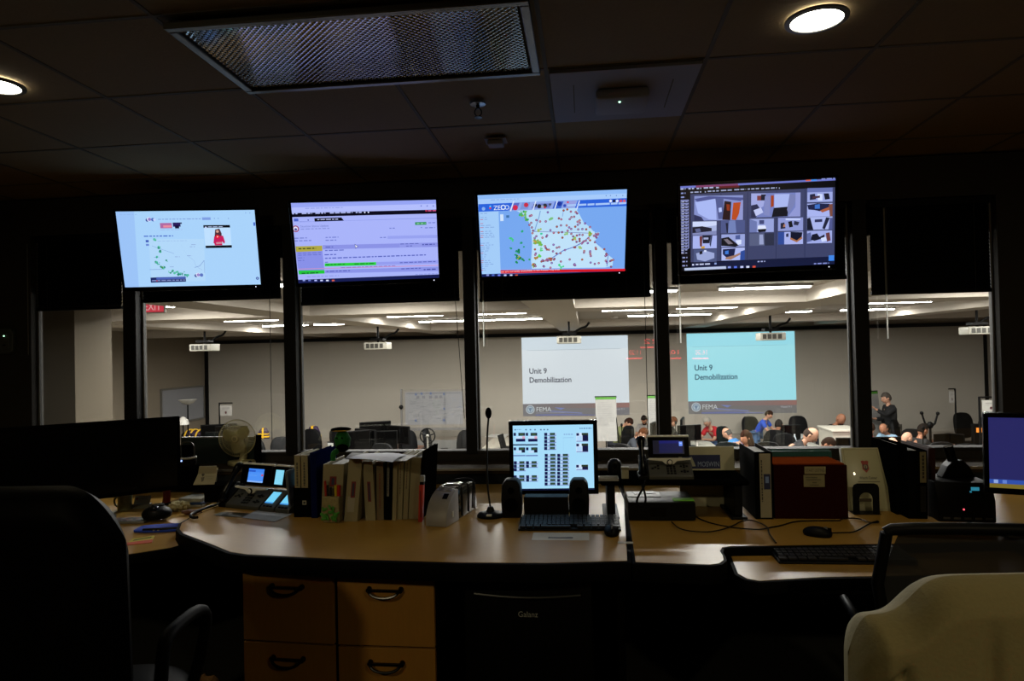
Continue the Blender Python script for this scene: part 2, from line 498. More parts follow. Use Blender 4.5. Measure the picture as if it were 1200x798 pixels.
# ================================================================== SCREENS ON THE WALL
TVW, TVH = .81, .456
k_ = TVW/.885
def tv(label, v, pic):
    X, Y, Z, ya, ti, ro = v
    c = (X*k_, Y*k_, CAMZ+Z*k_)
    M = Matrix.Rotation(ya, 4, 'Z') @ Matrix.Rotation(ti, 4, 'X') @ Matrix.Rotation(ro, 4, 'Y')
    t = thing('wall_television', label, 'television', c, rot=M.to_euler(), group='flat screens hung above the windows')
    b = .014
    cs = MB()
    cs.bb(-TVW/2-b, TVW/2+b, .002, .035, -TVH/2-b-.012, TVH/2+b)
    cs.build('casing', BLKG, t, .004)
    f = MB()
    for q in ((-TVW/2-b, TVW/2+b, -TVH/2-b-.012, -TVH/2), (-TVW/2-b, TVW/2+b, TVH/2, TVH/2+b), (-TVW/2-b, -TVW/2, -TVH/2, TVH/2), (TVW/2, TVW/2+b, -TVH/2, TVH/2)):
        f.bb(q[0], q[1], -.006, .003, q[2], q[3])
    f.build('bezel', BLKG, t, .002)
    inv = M.inverted()
    back = WY0 - c[1]
    e = inv @ Vector((0, back, .17))
    MB().bb(-.12, .12, .035, .05, -.1, .12).tube([(0, .05, .05), tuple(e)], .018, 10).build('mount_arm', BLK, t)
    MB().ball((TVW/2-.03, -.007, -TVH/2-.013), .0035, 6, 4).build('power_light', mat('white_led', 'dfe6ff', .5, emit=1.2), t)
    pn = MB().add([(-TVW/2, .0015, -TVH/2), (TVW/2, .0015, -TVH/2), (TVW/2, .0015, TVH/2), (-TVW/2, .0015, TVH/2)], [(0, 1, 2, 3)])
    pm = bpy.data.materials.new('backlit_panel'); pm.use_nodes = True
    bb = pm.node_tree.nodes['Principled BSDF']; bb.inputs['Base Color'].default_value = (.01, .01, .01, 1)
    bb.inputs['Emission Color'].default_value = (*lin(pic.base), 1); bb.inputs['Emission Strength'].default_value = 1.0
    pm.cycles.emission_sampling = 'AUTO'
    po = pn.build('display_panel', pm, t)
    pic.lift = .00003
    pic2 = pic.build('screen_picture', GLOW, po, (0, 0, 0))
    return t

def greek(p, x0, y, x1, c, h=.006):
    """a line of small illegible print as word blocks"""
    u0, v0 = p.uv(x0, y); u1, v1 = p.uv(x1, y); u = u0
    while u < u1:
        wd = random.uniform(.012, .035); e = min(u+wd, u1)
        p.poly([(u, v0-h), (e, v0-h), (e, v0+h), (u, v0+h)], c, True); u = e+.008

# --- TV 1: weather page
W1 = 'a9d3fb'
p = Pic(TVW, TVH, [(92, 110), (1072, 98), (1115, 630), (163, 637)]); p.base = W1
p.lift = .00003
p.rect(0, 0, 1, 1, W1, True)
p.poly([(0, 0), (.13, 0), (.1, 1), (0, 1)], '9cc4f8', True)
greek(p, 120, 131, 240, '93b8ee', .004)
for x in (1008, 1038): p.disc(x, 119, .003, '6f93d8')
p.disc(312, 168, .010, '3a4a9c'); p.disc(325, 163, .013, 'e6ecff'); p.disc(328, 163, .010, '8d78c8'); p.disc(352, 165, .011, '4a66b8'); p.disc(362, 166, .008, 'c9d6ff')
greek(p, 388, 163, 690, '7e9ad8', .005)
p.urect(698, 159, .062, .035, '7f9ee4')
for x in (785, 812, 885): p.disc(x, 157, .003, '6f8bd0')
p.urect(403, 207, .085, .07, 'b06aa4'); p.urect(425, 212, .06, .03, 'e88aa0'); p.urect(492, 200, .055, .055, '2b1c5c'); p.urect(507, 216, .03, .04, '150c34'); p.urect(545, 190, .01, .02, '1a1a40')
greek(p, 405, 236, 560, '9fb8ea', .004)
greek(p, 290, 280, 495, '3f62c8', .007)
p.urect(303, 314, .022, .03, '3c58b8'); p.urect(305, 340, .022, .025, '6a86d6')
p.poly([(325, 300), (712, 300), (722, 600), (345, 600)], 'b2d8fa')
greek(p, 385, 314, 590, '98b8e8', .003)
for pts in ([(545, 335), (560, 360), (600, 420), (640, 450), (655, 490), (700, 520)], [(645, 500), (680, 490), (712, 450), (716, 540)], [(330, 512), (420, 510)], [(345, 345), (500, 400)]):
    for a, b in zip(pts, pts[1:]):
        p.poly([a, b, (b[0]+3, b[1]+4), (a[0]+3, a[1]+4)], '86a8dc')
for (x, y) in ((630, 355), (525, 425), (490, 496), (610, 418), (380, 427), (640, 340)): greek(p, x-18, y, x+18, '8ea8da', .004)
G1 = ['2f9c8c', '3fae86', '2a8a70', '58c0a4']
random.seed(3)
for (x, y, r_, n) in ((372, 308, 16, 5), (398, 360, 10, 6), (402, 385, 8, 5), (386, 427, 6, 3), (386, 468, 15, 8), (422, 500, 16, 9), (445, 455, 12, 3), (487, 530, 22, 9), (530, 540, 22, 8), (560, 545, 24, 10), (590, 560, 20, 7)):
    for _ in range(n):
        p.disc(x+random.uniform(-r_, r_), y+random.uniform(-r_*.6, r_*.6), random.uniform(.002, .008), random.choice(G1))
p.disc(422, 497, .005, '5d8f2a')
p.poly([(340, 570), (585, 565), (588, 602), (343, 606)], '1e2a66')
p.poly([(380, 568), (585, 566), (586, 582), (382, 586)], '4c62b4')
greek(p, 350, 592, 580, '8c9ad0', .006); p.disc(385, 594, .004, 'c83a4a')
p.disc(658, 560, .01, '3f4a98'); p.disc(672, 555, .013, 'e6ecff'); p.disc(674, 555, .010, '9a86cc'); p.disc(696, 556, .011, '5b74c2')
p.poly([(708, 204), (896, 203), (898, 221), (709, 222)], '070a14'); p.poly([(724, 348), (910, 345), (911, 363), (725, 365)], '070a14')
p.poly([(712, 222), (898, 221), (908, 345), (722, 348)], 'bfe0ff'); p.disc(726, 220, .006, 'c6d2ff'); greek(p, 742, 216, 850, 'c8d8ff', .004)
p.poly([(792, 235), (822, 228), (838, 262), (838, 285), (788, 285)], '55303c')
p.disc(808, 248, .0085, 'd9a28e', 12)
p.poly([(785, 283), (848, 278), (862, 322), (856, 336), (842, 318), (843, 345), (790, 346), (786, 332), (780, 330)], 'c81f5c')
p.poly([(798, 324), (840, 322), (842, 334), (800, 338)], 'd08a98')
p.disc(809, 285, .012, 'e8202c', 14); p.poly([(805, 280), (816, 285), (805, 291)], 'ffd8e0')
p.urect(1064, 197, .014, .045, '3c62d0'); p.disc(1092, 585, .009, '1f3a94', 14); p.disc(1092, 585, .004, 'a8c8f8')
tv('leftmost wall screen, pale blue weather page with a presenter in pink', (-2.607, 4.303, .73, .197, .217, -.009), p)

# --- TV 2: status report page
W2 = 'a9b4fa'
p = Pic(TVW, TVH, [(68, 80), (1085, 55), (1105, 600), (122, 645)]); p.base = W2; p.lift = .00003
p.rect(0, 0, 1, 1, W2, True)
p.poly([(0, 0), (1, 0), (1, .05), (0, .06)], '97a5f4', True)
p.poly([(0, .055), (1, .05), (1, .12), (0, .12)], 'b3befd', True)
greek(p, 165, 117, 430, '8a98e0', .004)
for x in (975, 1018, 1062): p.urect(x, 97, .008, .014, '5c6cc8')
p.rect(0, .123, 1, .172, '0a0a1c', True)
for a, b in ((76, 118), (142, 212), (235, 305), (335, 492), (515, 556)): greek(p, a, 153-(a-76)*.022, b, 'aab4e8', .008)
p.disc(578, 143, .0045, 'dfe6ff'); p.disc(604, 142, .0045, 'dfe6ff'); p.disc(1015, 130, .006, 'c02848'); greek(p, 1028, 130, 1085, 'd85a90', .007)
p.urect(88, 197, .03, .035, '4a62c8'); p.disc(186, 197, .004, '3f4ea8')
p.poly([(228, 184), (415, 178), (432, 200), (230, 208)], '07070f'); greek(p, 248, 194, 395, 'c0c8f4', .005)
p.poly([(125, 207), (228, 207), (1090, 178), (1090, 181), (125, 211)], '7080d8')
p.disc(100, 258, .019, '9c3060', 12); p.disc(100, 258, .013, 'e0e4fb', 12); p.disc(101, 262, .008, '5048a0')
p.text('Situation Status Update', 132, 248, .0165, '6874c0'); greek(p, 134, 260, 332, '828ed6', .005)
p.urect(935, 219, .08, .036, '1f8f4c'); greek(p, 945, 219, 1010, '8fd0a8', .006)
for (a, b, y) in ((1030, 1080, 213), (752, 790, 252), (975, 985, 246), (1005, 1078, 248), (92, 178, 324), (92, 208, 343), (305, 395, 318), (305, 380, 338), (685, 730, 317), (760, 790, 315), (845, 890, 313), (935, 965, 311)):
    greek(p, a, y, b, '707cd0', .006)
p.poly([(738, 306), (1095, 296), (1095, 318), (738, 326)], '97a2f0'); 
p.poly([(285, 372), (1098, 350), (1098, 380), (286, 402)], '8b93e6'); greek(p, 305, 386, 358, '5560b8', .006)
p.poly([(822, 356), (985, 352), (985, 382), (823, 386)], '929bea'); greek(p, 828, 362, 965, '5a64bc', .005); greek(p, 870, 376, 920, '5a64bc', .005); greek(p, 985, 365, 1075, '4e58b0', .007)
p.poly([(99, 381), (282, 375), (284, 412), (104, 421)], 'b0a844'); greek(p, 120, 398, 240, '4a5020', .008)
p.poly([(104, 421), (284, 412), (298, 552), (120, 556)], '8890e8')
for y in (430, 444, 463, 482): greek(p, 118, y, 160 if y > 450 else 275, '6872cc', .005)
greek(p, 302, 410, 432, '5c68c4', .006); greek(p, 298, 440, 384, '4c58bc', .006)
greek(p, 302, 465, 1012, '5662c0', .007); greek(p, 302, 493, 325, '5c68c4', .005)
p.poly([(300, 501), (657, 490), (658, 512), (300, 523)], '2ad23c'); greek(p, 308, 511, 440, '1c7a34', .006); greek(p, 505, 505, 645, '1c7a34', .006)
p.poly([(658, 490), (1098, 474), (1098, 498), (658, 512)], '949df0'); greek(p, 825, 494, 1085, '5c66c0', .006)
p.poly([(118, 540), (1100, 508), (1100, 514), (118, 546)], 'c494c8'); greek(p, 412, 531, 800, '8870c0', .004)
p.poly([(120, 553), (298, 549), (300, 574), (124, 581)], '22c83a'); greek(p, 142, 573, 256, '145c2c', .007)
p.poly([(300, 549), (1100, 520), (1100, 552), (300, 572)], '8b94e8'); greek(p, 312, 559, 475, '5660bc', .006); greek(p, 835, 538, 975, '5660bc', .006); greek(p, 995, 542, 1085, '4650a8', .008)
greek(p, 180, 598, 400, '8490dc', .004); greek(p, 935, 577, 1095, '8490dc', .004)
p.rect(0, .955, 1, 1, '151c50', True)
for x, c in ((158, '8c9ae0'), (196, '6a78c8'), (238, 'b0bcff'), (278, 'c8d0ff'), (318, 'd8e0ff'), (358, 'd8604c')): p.urect(x-8, 624, .018, .02, c)
p.poly([(507, 362), (536, 382), (522, 384), (514, 398)], '26307a'); p.poly([(511, 368), (530, 381), (521, 382), (515, 391)], 'eef2ff')
tv('second wall screen from the left, lilac status report with green and yellow cells', (-1.35, 4.192, .712, .265, .286, -.035), p)

# --- TV 3: outage map
p = Pic(TVW, TVH, [(60, 78), (1103, 50), (1097, 600), (85, 655)]); p.base = '92b9f4'; p.lift = .00003
p.rect(0, 0, 1, 1, '77a8f0', True)
p.rect(0, 0, 1, .13, 'a6cbfb', True); p.rect(0, 0, 1, .05, '8fbcf8', True); greek(p, 150, 112, 360, '86a8e4', .004)
for x in (958, 988, 1030, 1075): p.disc(x, 91, .003, '5577c0')
p.poly([(65, 140), (1102, 108), (1102, 160), (66, 192)], '2a62dc')
p.text('ZERO', 170, 181, .034, 'e6f0ff'); p.disc(238, 163, .014, 'e6f0ff', 12); p.disc(238, 163, .009, '2a62dc', 12)
p.disc(100, 172, .010, '88b0f0'); p.disc(147, 168, .006, 'd83858'); p.disc(147, 156, .005, '6ad0ff')
p.poly([(305, 133), (760, 120), (738, 172), (275, 190)], '8fa8e8')
for (a, b, c, d, col) in ((310, 135, 352, 184, '5a68c4'), (372, 132, 428, 178, '7896d8'), (452, 140, 580, 172, '6b7cc8'), (600, 128, 660, 175, '3c64cc'), (672, 124, 750, 165, '98a0e0')): p.poly([(a, b), (c, b-2), (c-18, d-3), (a-18, d)], col)
for (x, y, r_, c) in ((322, 166, .015, 'd02c50'), (398, 148, .013, 'c83048'), (462, 150, .009, '14141e'), (490, 158, .012, '20242e'), (530, 154, .012, '30343c'), (530, 166, .006, 'c83048'), (565, 146, .007, '404858'), (632, 142, .013, '2038a0'), (690, 132, .006, 'd04868'), (668, 155, .009, '3050c0'), (512, 160, .008, 'a0a8b8')): p.disc(x, y, r_, c)
for x in (285, 440, 590, 745): p.poly([(x, 190), (x+8, 190), (x+30, 122), (x+22, 122)], 'dce8ff')
for a, b in ((685, 748), (756, 820), (828, 876), (884, 984), (992, 1038), (1045, 1100)): p.poly([(a, 160-(a-685)*.03), (b, 159-(b-685)*.03), (b, 146-(b-685)*.03), (a, 147-(a-685)*.03)], 'a8c8f8')
for x, c in ((990, 'e8f0ff'), (1014, '181828'), (1036, 'dfe8ff'), (1062, 'd84a5c'), (1086, 'e0606c')): p.disc(x, 126, .008, c)
p.poly([(68, 194), (205, 190), (218, 632), (88, 640)], 'a4cdf9')
for y in range(205, 620, 14):
    if random.random() < .75: greek(p, 78, y, random.uniform(110, 190), '7b9cd8', .0035)
    if random.random() < .4: p.urect(76, y, .02, .007, 'c0506c')
# land
land = [(330, 186), (745, 170), (770, 210), (800, 265), (850, 305), (880, 340), (915, 335), (905, 370), (878, 400), (905, 425), (950, 460), (975, 490), (1015, 520), (1010, 570), (960, 582), (440, 596), (432, 540), (440, 430), (435, 350), (420, 270), (385, 215)]
p.poly(land, 'b6dcf8')
p.poly([(445, 325), (880, 330), (878, 400), (970, 490), (960, 580), (445, 592)], 'bfe2fa')
for pts, c in (([(495, 185), (485, 230), (465, 290), (455, 325)], '7aa0d8'), ([(445, 328), (650, 332), (860, 340)], '8494c8'), ([(860, 345), (800, 400), (735, 435), (660, 460), (600, 500), (570, 520)], '6a84d0'), ([(880, 400), (930, 430), (975, 490), (968, 570)], '6a84d0'), ([(655, 195), (650, 225)], '8fb0e0')):
    for a, b in zip(pts, pts[1:]): p.poly([a, b, (b[0]+5, b[1]+5), (a[0]+5, a[1]+5)], c)
for (x, y, r_, n, cs) in ((375, 210, 24, 22, ['28a060', '40b470', '6cc05c', '98b83c']), (400, 245, 14, 8, ['28a060', '98b83c']), (292, 386, 14, 7, ['38c078', '48cc84']), (372, 330, 6, 3, ['2ca878']), (335, 470, 12, 7, ['2a9c74', '187c50']), (340, 510, 20, 18, ['1f8c58', '2a9c60', 'c8b030', '187048']), (375, 530, 8, 4, ['1f8c58']), (330, 548, 8, 4, ['1f8c58']), (288, 446, 5, 2, ['2a9c74']), (360, 412, 5, 3, ['2a9c74']), (385, 435, 4, 2, ['2a9c74']), (468, 400, 20, 22, ['98a838', 'b8a040', '70b048', 'c09040']), (505, 415, 18, 14, ['58b860', '80b848']), (510, 455, 10, 5, ['60d080']), (500, 350, 8, 3, ['3cc8a0']), (488, 500, 12, 6, ['60d060', '80c848']), (465, 520, 12, 7, ['a09838', 'b87038']), (420, 530, 6, 3, ['38a060']), (455, 570, 14, 9, ['a09838', '2a9c60', 'c07838']), (640, 578, 24, 6, ['58d8a0', '3cd088']), (575, 245, 14, 6, ['7ac07c']), (490, 320, 12, 6, ['a0bc60']), (845, 345, 14, 9, ['8cb03c', 'c8b040', '50a848']), (680, 345, 12, 5, ['8cc060']), (775, 440, 12, 5, ['9cc070']), (740, 380, 14, 7, ['90c068', 'c0b060']), (568, 525, 10, 5, ['b87830'])):
    for _ in range(n): p.disc(x+random.uniform(-r_, r_), y+random.uniform(-r_*.8, r_*.8), random.uniform(.003, .0075), random.choice(cs), 7)
pins = [(435, 218), (425, 222), (420, 285), (430, 270), (436, 300), (445, 325), (440, 340), (470, 250), (494, 260), (535, 258), (550, 195), (625, 240), (645, 245), (640, 285), (612, 292), (568, 320), (590, 335), (545, 355), (540, 362), (510, 372), (625, 338), (662, 185), (683, 178), (710, 193), (745, 195), (735, 225), (715, 230), (757, 207), (770, 250), (760, 260), (775, 270), (810, 272), (702, 245), (683, 288), (697, 298), (712, 313), (740, 293), (758, 285), (760, 312), (790, 312), (820, 315), (845, 300), (652, 330), (690, 320), (712, 345), (728, 360), (752, 357), (772, 353), (793, 353), (885, 345), (897, 350), (903, 342), (890, 360), (875, 355), (893, 370), (850, 388), (835, 375), (880, 403), (830, 410), (805, 395), (815, 388), (797, 402), (790, 410), (735, 435), (745, 435), (673, 455), (638, 482), (610, 484), (588, 465), (628, 435), (612, 440), (588, 420), (530, 430), (535, 440), (545, 455), (555, 455), (465, 480), (462, 490), (460, 455), (470, 360), (455, 370), (505, 540), (512, 530), (520, 535), (545, 520), (540, 530), (550, 535), (565, 525), (580, 520), (590, 525), (598, 518), (580, 550), (520, 570), (525, 575), (570, 580), (465, 575), (455, 565), (645, 540), (702, 522), (735, 560), (742, 566), (738, 555), (792, 525), (805, 465), (802, 472), (845, 465), (850, 475), (848, 485), (852, 495), (850, 545), (880, 550), (907, 548), (885, 440), (890, 447), (950, 450), (960, 478), (965, 488), (955, 492), (962, 530), (965, 540), (1000, 525), (990, 532), (1000, 568), (1010, 524), (650, 367), (750, 398), (725, 385), (775, 392), (770, 378)]
for (x, y) in pins:
    x += random.uniform(-3, 3); y += random.uniform(-3, 3)
    p.disc(x, y, .0068, random.choice(['7c2450', '8a3440', '5a2c8c', '9c4430', '6c2868']), 7); p.disc(x, y, .003, random.choice(['d8a8c0', 'c8a0e0', 'c87848']), 6)
p.urect(216, 230, .022, .08, 'd0e4fc'); p.urect(258, 222, .02, .03, '3f70a8')
p.poly([(216, 604), (1097, 583), (1098, 603), (218, 628)], 'd81828')
p.text('we are currently unavailable in the Kansas City area', 220, 621, .0135, 'ffd8e0', width=.33)
p.poly([(84, 634), (1098, 604), (1098, 640), (84, 662)], '121c50')
for x, c in ((125, '8c9ae0'), (163, '5068c8'), (205, '7080f0'), (248, 'c0ccff'), (290, 'd8e0ff'), (328, 'e0603c')): p.urect(x-8, 641, .018, .022, c)
p.poly([(1070, 608), (1092, 607), (1092, 612), (1070, 613)], '5a7ad0')
tv('third wall screen from the left, blue map covered in red pins', (-.173, 4.129, .704, .13, .408, -.023), p)

# --- TV 4: security cameras
p = Pic(TVW, TVH, [(40, 108), (1132, 45), (1128, 655), (55, 700)]); p.base = '30365c'; p.lift = .00003
p.rect(0, 0, 1, 1, '05060f', True)
p.poly([(40, 112), (1132, 52), (1132, 64), (40, 126)], '6a74c8'); p.poly([(150, 106), (450, 90), (452, 104), (152, 120)], '7c3c68'); p.poly([(300, 110), (460, 102), (460, 116), (300, 124)], '5c1420')
p.poly([(925, 62), (962, 60), (962, 69), (925, 71)], 'd8604c'); p.poly([(962, 60), (1002, 58), (1002, 67), (962, 69)], '3c90f0'); greek(p, 1035, 56, 1128, '8894d8', .007)
for a, b, y in ((42, 78, 131), (98, 138, 128), (157, 190, 126), (207, 276, 122), (295, 317, 119)): greek(p, a, y, b, 'b0b8dc', .008)
for a, b, y in ((113, 190, 153), (215, 223, 149), (236, 315, 145), (330, 410, 139), (424, 506, 133), (519, 600, 128), (614, 724, 124), (738, 744, 120)): greek(p, a, y, b, 'a0aad0', .007)
p.poly([(112, 165), (1128, 112), (1128, 600), (120, 640)], '3d4368')
for x in (330, 520, 722, 922): p.poly([(x-3, 160-(x-112)*.05), (x+3, 160-(x-112)*.05), (x+3, 620), (x-3, 622)], '30365a')
for y, t_ in ((160, 0), (187, 1)): greek(p, 45, y, 78, '8c98d0', .008)
p.poly([(44, 205), (102, 203), (108, 540), (50, 580)], '8088c0')
y = 215
while y < 575:
    p.poly([(47, y), (100, y-2), (100, y+11), (47, y+13)], '0a0c1c')
    p.urect(50, y+5, .018, .008, 'c8d0f0'); p.urect(78, y+3, .014, .008, 'a8b0e0'); y += 21
for y in (608, 636, 665): greek(p, 60, y, 95, '9098c8', .008)
p.poly([(122, 645), (1128, 600), (1128, 655), (122, 700)], '131a3c')
p.poly([(75, 682), (370, 668), (372, 690), (76, 702)], 'b8c4e4'); greek(p, 155, 656, 265, 'c8d0f0', .008); p.urect(130, 658, .012, .018, 'd8e0ff'); p.urect(288, 650, .014, .022, '8aa0d8')
greek(p, 592, 636, 646, 'a0a8d8', .007); p.poly([(1087, 593), (1125, 591), (1125, 630), (1087, 632)], '3f86e8')
for x, c in ((392, '8898e0'), (435, '5874e8'), (480, 'c8d0ff'), (522, 'd8e0ff'), (566, 'd8503c')): p.urect(x-9, 676-(x-392)*.02, .02, .022, c)
greek(p, 985, 652, 1090, '8894d8', .007)
def camv(x0, y0, x1, y1, sk, base, items):
    q = [(x0, y0), (x1, y0-sk), (x1, y1-sk), (x0, y1)]
    p.poly(q, base)
    for pts, c in items:
        p.poly([(x0+(x1-x0)*a, y0-sk*a+(y1-y0)*b) for a, b in pts], c)
camv(140, 178, 486, 350, 8, '8490cc', [([(0, .12), (.3, .02), (1, .1), (1, .25), (.5, .1), (.1, .3)], '4c5490'), ([(.02, .25), (.44, .12), (.46, .98), (.3, .95), (.08, .7)], 'a8b8f4'), ([(.43, .1), (.6, .1), (.6, .95), (.5, .95)], '505a90'), ([(.5, .5), (.56, .48), (.57, .65), (.51, .68)], 'b8c8ff'), ([(.62, .22), (.76, .26), (.74, 1), (.58, .98)], '241018'), ([(.66, .35), (.73, .37), (.73, .62), (.67, .6)], '8a3018'), ([(.8, .3), (.96, .28), (.93, .7), (.86, 1), (.77, .98)], 'b84a1c'), ([(.96, .2), (1, .2), (1, 1), (.9, 1)], '9098d0'), ([(0, .75), (.15, .85), (.2, 1), (0, 1)], '2c3158')])
camv(543, 158, 888, 325, 8, '7480c0', [([(0, .0), (.3, .02), (.25, .55), (0, .8)], 'a0a8e0'), ([(.12, .1), (.2, .1), (.2, .3), (.12, .3)], '7c3c40'), ([(.2, .05), (.3, .05), (.28, .3), (.2, .3)], '181a30'), ([(.28, .12), (.38, .12), (.38, .95), (.26, .9)], '8088c0'), ([(.4, .1), (.46, .1), (.46, .55), (.4, .6)], 'a0401c'), ([(.47, .05), (.78, .05), (.74, .65), (.47, .7)], 'aab8f0'), ([(.46, .62), (.76, .58), (.74, .98), (.42, 1)], '10121f'), ([(.78, .05), (.92, .1), (.88, .5), (.76, .9), (.73, .7)], '7880b4'), ([(.9, 0), (1, 0), (1, 1), (.75, 1), (.9, .6)], '9098d4'), ([(0, .5), (.12, .45), (.2, .7), (.1, 1), (0, 1)], '2a2e50'), ([(.05, .7), (.2, .6), (.25, .8), (.1, .95)], 'c0c8f4')])
camv(130, 356, 300, 450, 4, 'a8b4e0', [([(0, .0), (1, 0), (1, .3), (.5, .4), (0, .35)], 'cdd8fb'), ([(0, .4), (.4, .35), (.8, .5), (.8, .75), (.4, .8), (0, .9)], '1c1e30'), ([(.1, .55), (.3, .5), (.35, .75), (.15, .8)], '5c6490'), ([(0, .85), (1, .7), (1, 1), (0, 1)], '8088b8')])
camv(330, 348, 500, 435, 4, '4c5688', [([(.35, 0), (.6, 0), (.65, 1), (.3, 1)], '7080b8'), ([(.2, .2), (.3, .2), (.3, 1), (.25, 1)], '1c2038')])
camv(533, 336, 703, 430, 4, '98a4dc', [([(0, 0), (.3, .2), (.3, 1), (0, 1)], '6c78b0'), ([(.35, .5), (.65, .5), (.7, .75), (.33, .78)], 'dfe6ff'), ([(.33, .78), (.7, .75), (.66, .98), (.38, 1)], '10121c'), ([(.4, .1), (.6, .1), (.6, .4), (.4, .4)], '404878')])
camv(733, 328, 907, 420, 4, '8e98d4', [([(.1, .4), (.25, .35), (.3, .8), (.1, .85)], '24263c'), ([(.4, .3), (.55, .25), (.6, .7), (.45, .75)], '14161f'), ([(.65, .25), (.85, .35), (.8, .6), (.62, .55)], '2a2c48'), ([(.3, .05), (.9, .1), (.9, .2), (.3, .18)], 'c8d4ff'), ([(.22, .5), (.3, .5), (.28, .7), (.2, .7)], 'b07860')])
camv(935, 120, 1110, 218, 5, '9ca8e4', [([(0, 0), (1, 0), (1, .3), (0, .3)], '6874b4'), ([(.1, .45), (.3, .4), (.35, .8), (.1, .85)], '202440'), ([(.4, .4), (.6, .45), (.6, .9), (.42, .9)], 'd0dcff'), ([(.65, .4), (.85, .4), (.9, .8), (.7, .85)], '181c30'), ([(.2, .6), (.5, .55), (.5, .7), (.2, .75)], '4a3040')])
camv(935, 228, 1110, 320, 5, 'a8b4f0', [([(0, .1), (.4, 0), (.9, .05), (.85, .4), (.5, .6), (.3, .5), (.05, .45)], '1c2248'), ([(.3, .1), (.5, .05), (.5, .4), (.3, .4)], '3c70c8'), ([(.5, .55), (.85, .3), (.9, .5), (.6, .7)], 'a85c40'), ([(.85, .1), (1, .05), (1, 1), (.9, 1)], '7a4a40')])
camv(935, 322, 1110, 412, 5, 'aab6ee', [([(0, .1), (.12, .05), (.25, 1), (0, 1)], '14182c'), ([(.75, .05), (.9, .1), (.7, 1), (.6, .9)], '20243c'), ([(.3, .2), (.6, .18), (.6, .4), (.3, .42)], '30345c'), ([(.9, .1), (1, .1), (1, 1), (.85, 1)], '505890')])
camv(935, 420, 1108, 508, 5, 'a0ace8', [([(.0, .2), (.15, .1), (.2, .8), (0, .9)], '5c68a0'), ([(.2, .3), (.4, .2), (.5, .5), (.7, .3), (.7, .6), (.3, .8), (.15, .7)], '14182c'), ([(.75, .2), (.9, .15), (.95, .8), (.8, .9)], '6a3c40'), ([(.55, .6), (.75, .5), (.8, .8), (.6, .9)], 'd0dcff')])
camv(132, 455, 302, 545, 4, 'a8b4f0', [([(.28, .05), (.4, .02), (.38, .9), (.3, .8)], '6a2c28'), ([(.4, 0), (.75, 0), (.7, .6), (.42, .6)], '181c30'), ([(.45, .15), (.65, .15), (.65, .3), (.45, .3)], 'a0a8d0'), ([(.35, .85), (.5, .8), (.5, 1), (.35, 1)], 'c89c40'), ([(.75, 0), (.82, 0), (.75, .9), (.7, .7)], '303858')])
camv(335, 445, 500, 533, 4, '98a4dc', [([(0, .3), (.3, .2), (.75, .9), (.6, 1), (0, .9)], '10121c'), ([(.1, .4), (.25, .35), (.5, .75), (.3, .8)], '78707c'), ([(.6, .1), (.8, .05), (.8, .4), (.6, .4)], '4c5c98'), ([(.6, .5), (.85, .45), (.85, .8), (.7, .85)], 'd8e2ff')])
camv(533, 438, 705, 525, 4, '565e80', [([(.4, .1), (.55, .1), (.58, .9), (.4, .9)], '98a2cc'), ([(.6, .0), (1, 0), (1, 1), (.62, 1)], '2c3148')])
camv(733, 428, 907, 515, 4, 'a8b2ec', [([(0, 0), (.25, 0), (.25, 1), (0, 1)], '2f4a98'), ([(.5, .0), (.98, .05), (.95, .4), (.75, .7), (.5, .45)], '10142c'), ([(.5, .45), (.75, .7), (.95, .4), (.98, .55), (.75, .85), (.48, .6)], 'a86c48'), ([(.32, .15), (.42, .1), (.42, .4), (.32, .4)], '2c3050')])
camv(140, 552, 302, 640, 4, '4c5680', [([(.1, .3), (.5, .1), (.9, .3), (.9, .7), (.5, .95), (.15, .8)], '9ca8d8'), ([(.25, .15), (.38, .1), (.38, .35), (.25, .4)], '14161f'), ([(.45, .05), (.55, .05), (.55, .2), (.45, .2)], 'd8e0ff')])
camv(337, 540, 500, 628, 4, 'b0bcf4', [([(.05, .1), (.6, .05), (.55, .6), (.2, .75), (.05, .5)], '182048'), ([(.2, .75), (.55, .6), (.8, .4), (.82, .55), (.4, .95), (.15, .9)], 'a07868'), ([(.82, .3), (1, .2), (1, 1), (.8, 1)], '2c4a98'), ([(.15, .25), (.3, .2), (.3, .5), (.15, .5)], '3c78d8')])
tv('rightmost wall screen, dark grid of security camera views', (1.029, 4.139, .708, .03, .144, -.013), p)
# ================================================================== DESKS
TZ = .74
YBK = 3.9
def Z(px, py, z=TZ):
    return at_z(px, py, z)
def xy(p): return (p.x, p.y)
def offset_poly(pts, d):
    n = len(pts); A = sum(pts[i][0]*pts[(i+1) % n][1]-pts[(i+1) % n][0]*pts[i][1] for i in range(n))
    sgn = 1 if A > 0 else -1
    out = []
    for i in range(n):
        a = Vector(pts[i-1]); b = Vector(pts[i]); c = Vector(pts[(i+1) % n])
        e1 = (b-a).normalized(); e2 = (c-b).normalized()
        n1 = Vector((e1.y, -e1.x))*sgn; n2 = Vector((e2.y, -e2.x))*sgn
        m = (n1+n2); m = m.normalized() if m.length > 1e-6 else n1
        k = max(.5, m.dot(n1))
        q = b+m*(d/k); out.append((q.x, q.y))
    return out
def worktop(name, label, pts, z, th, off, lam=LAMI):
    t = thing(name, label, 'desk')
    MB().prism(pts, z-.003, z).build('top_surface', lam, t)
    MB().prism(offset_poly(pts, off), z-th, z-.0012).build('edge_band', EDGE, t, .006, True)
    return t
mp = [(735, 657), (640, 659.5), (540, 659), (391, 654.5), (290, 649.5), (270, 646.5), (248, 637.5), (227, 629.5), (215, 625), (210.5, 620), (213, 613), (224, 606.5), (238, 600)]
main = [xy(Z(*p)) for p in mp]
lb = at_y(262, 570, YBK-.02).x
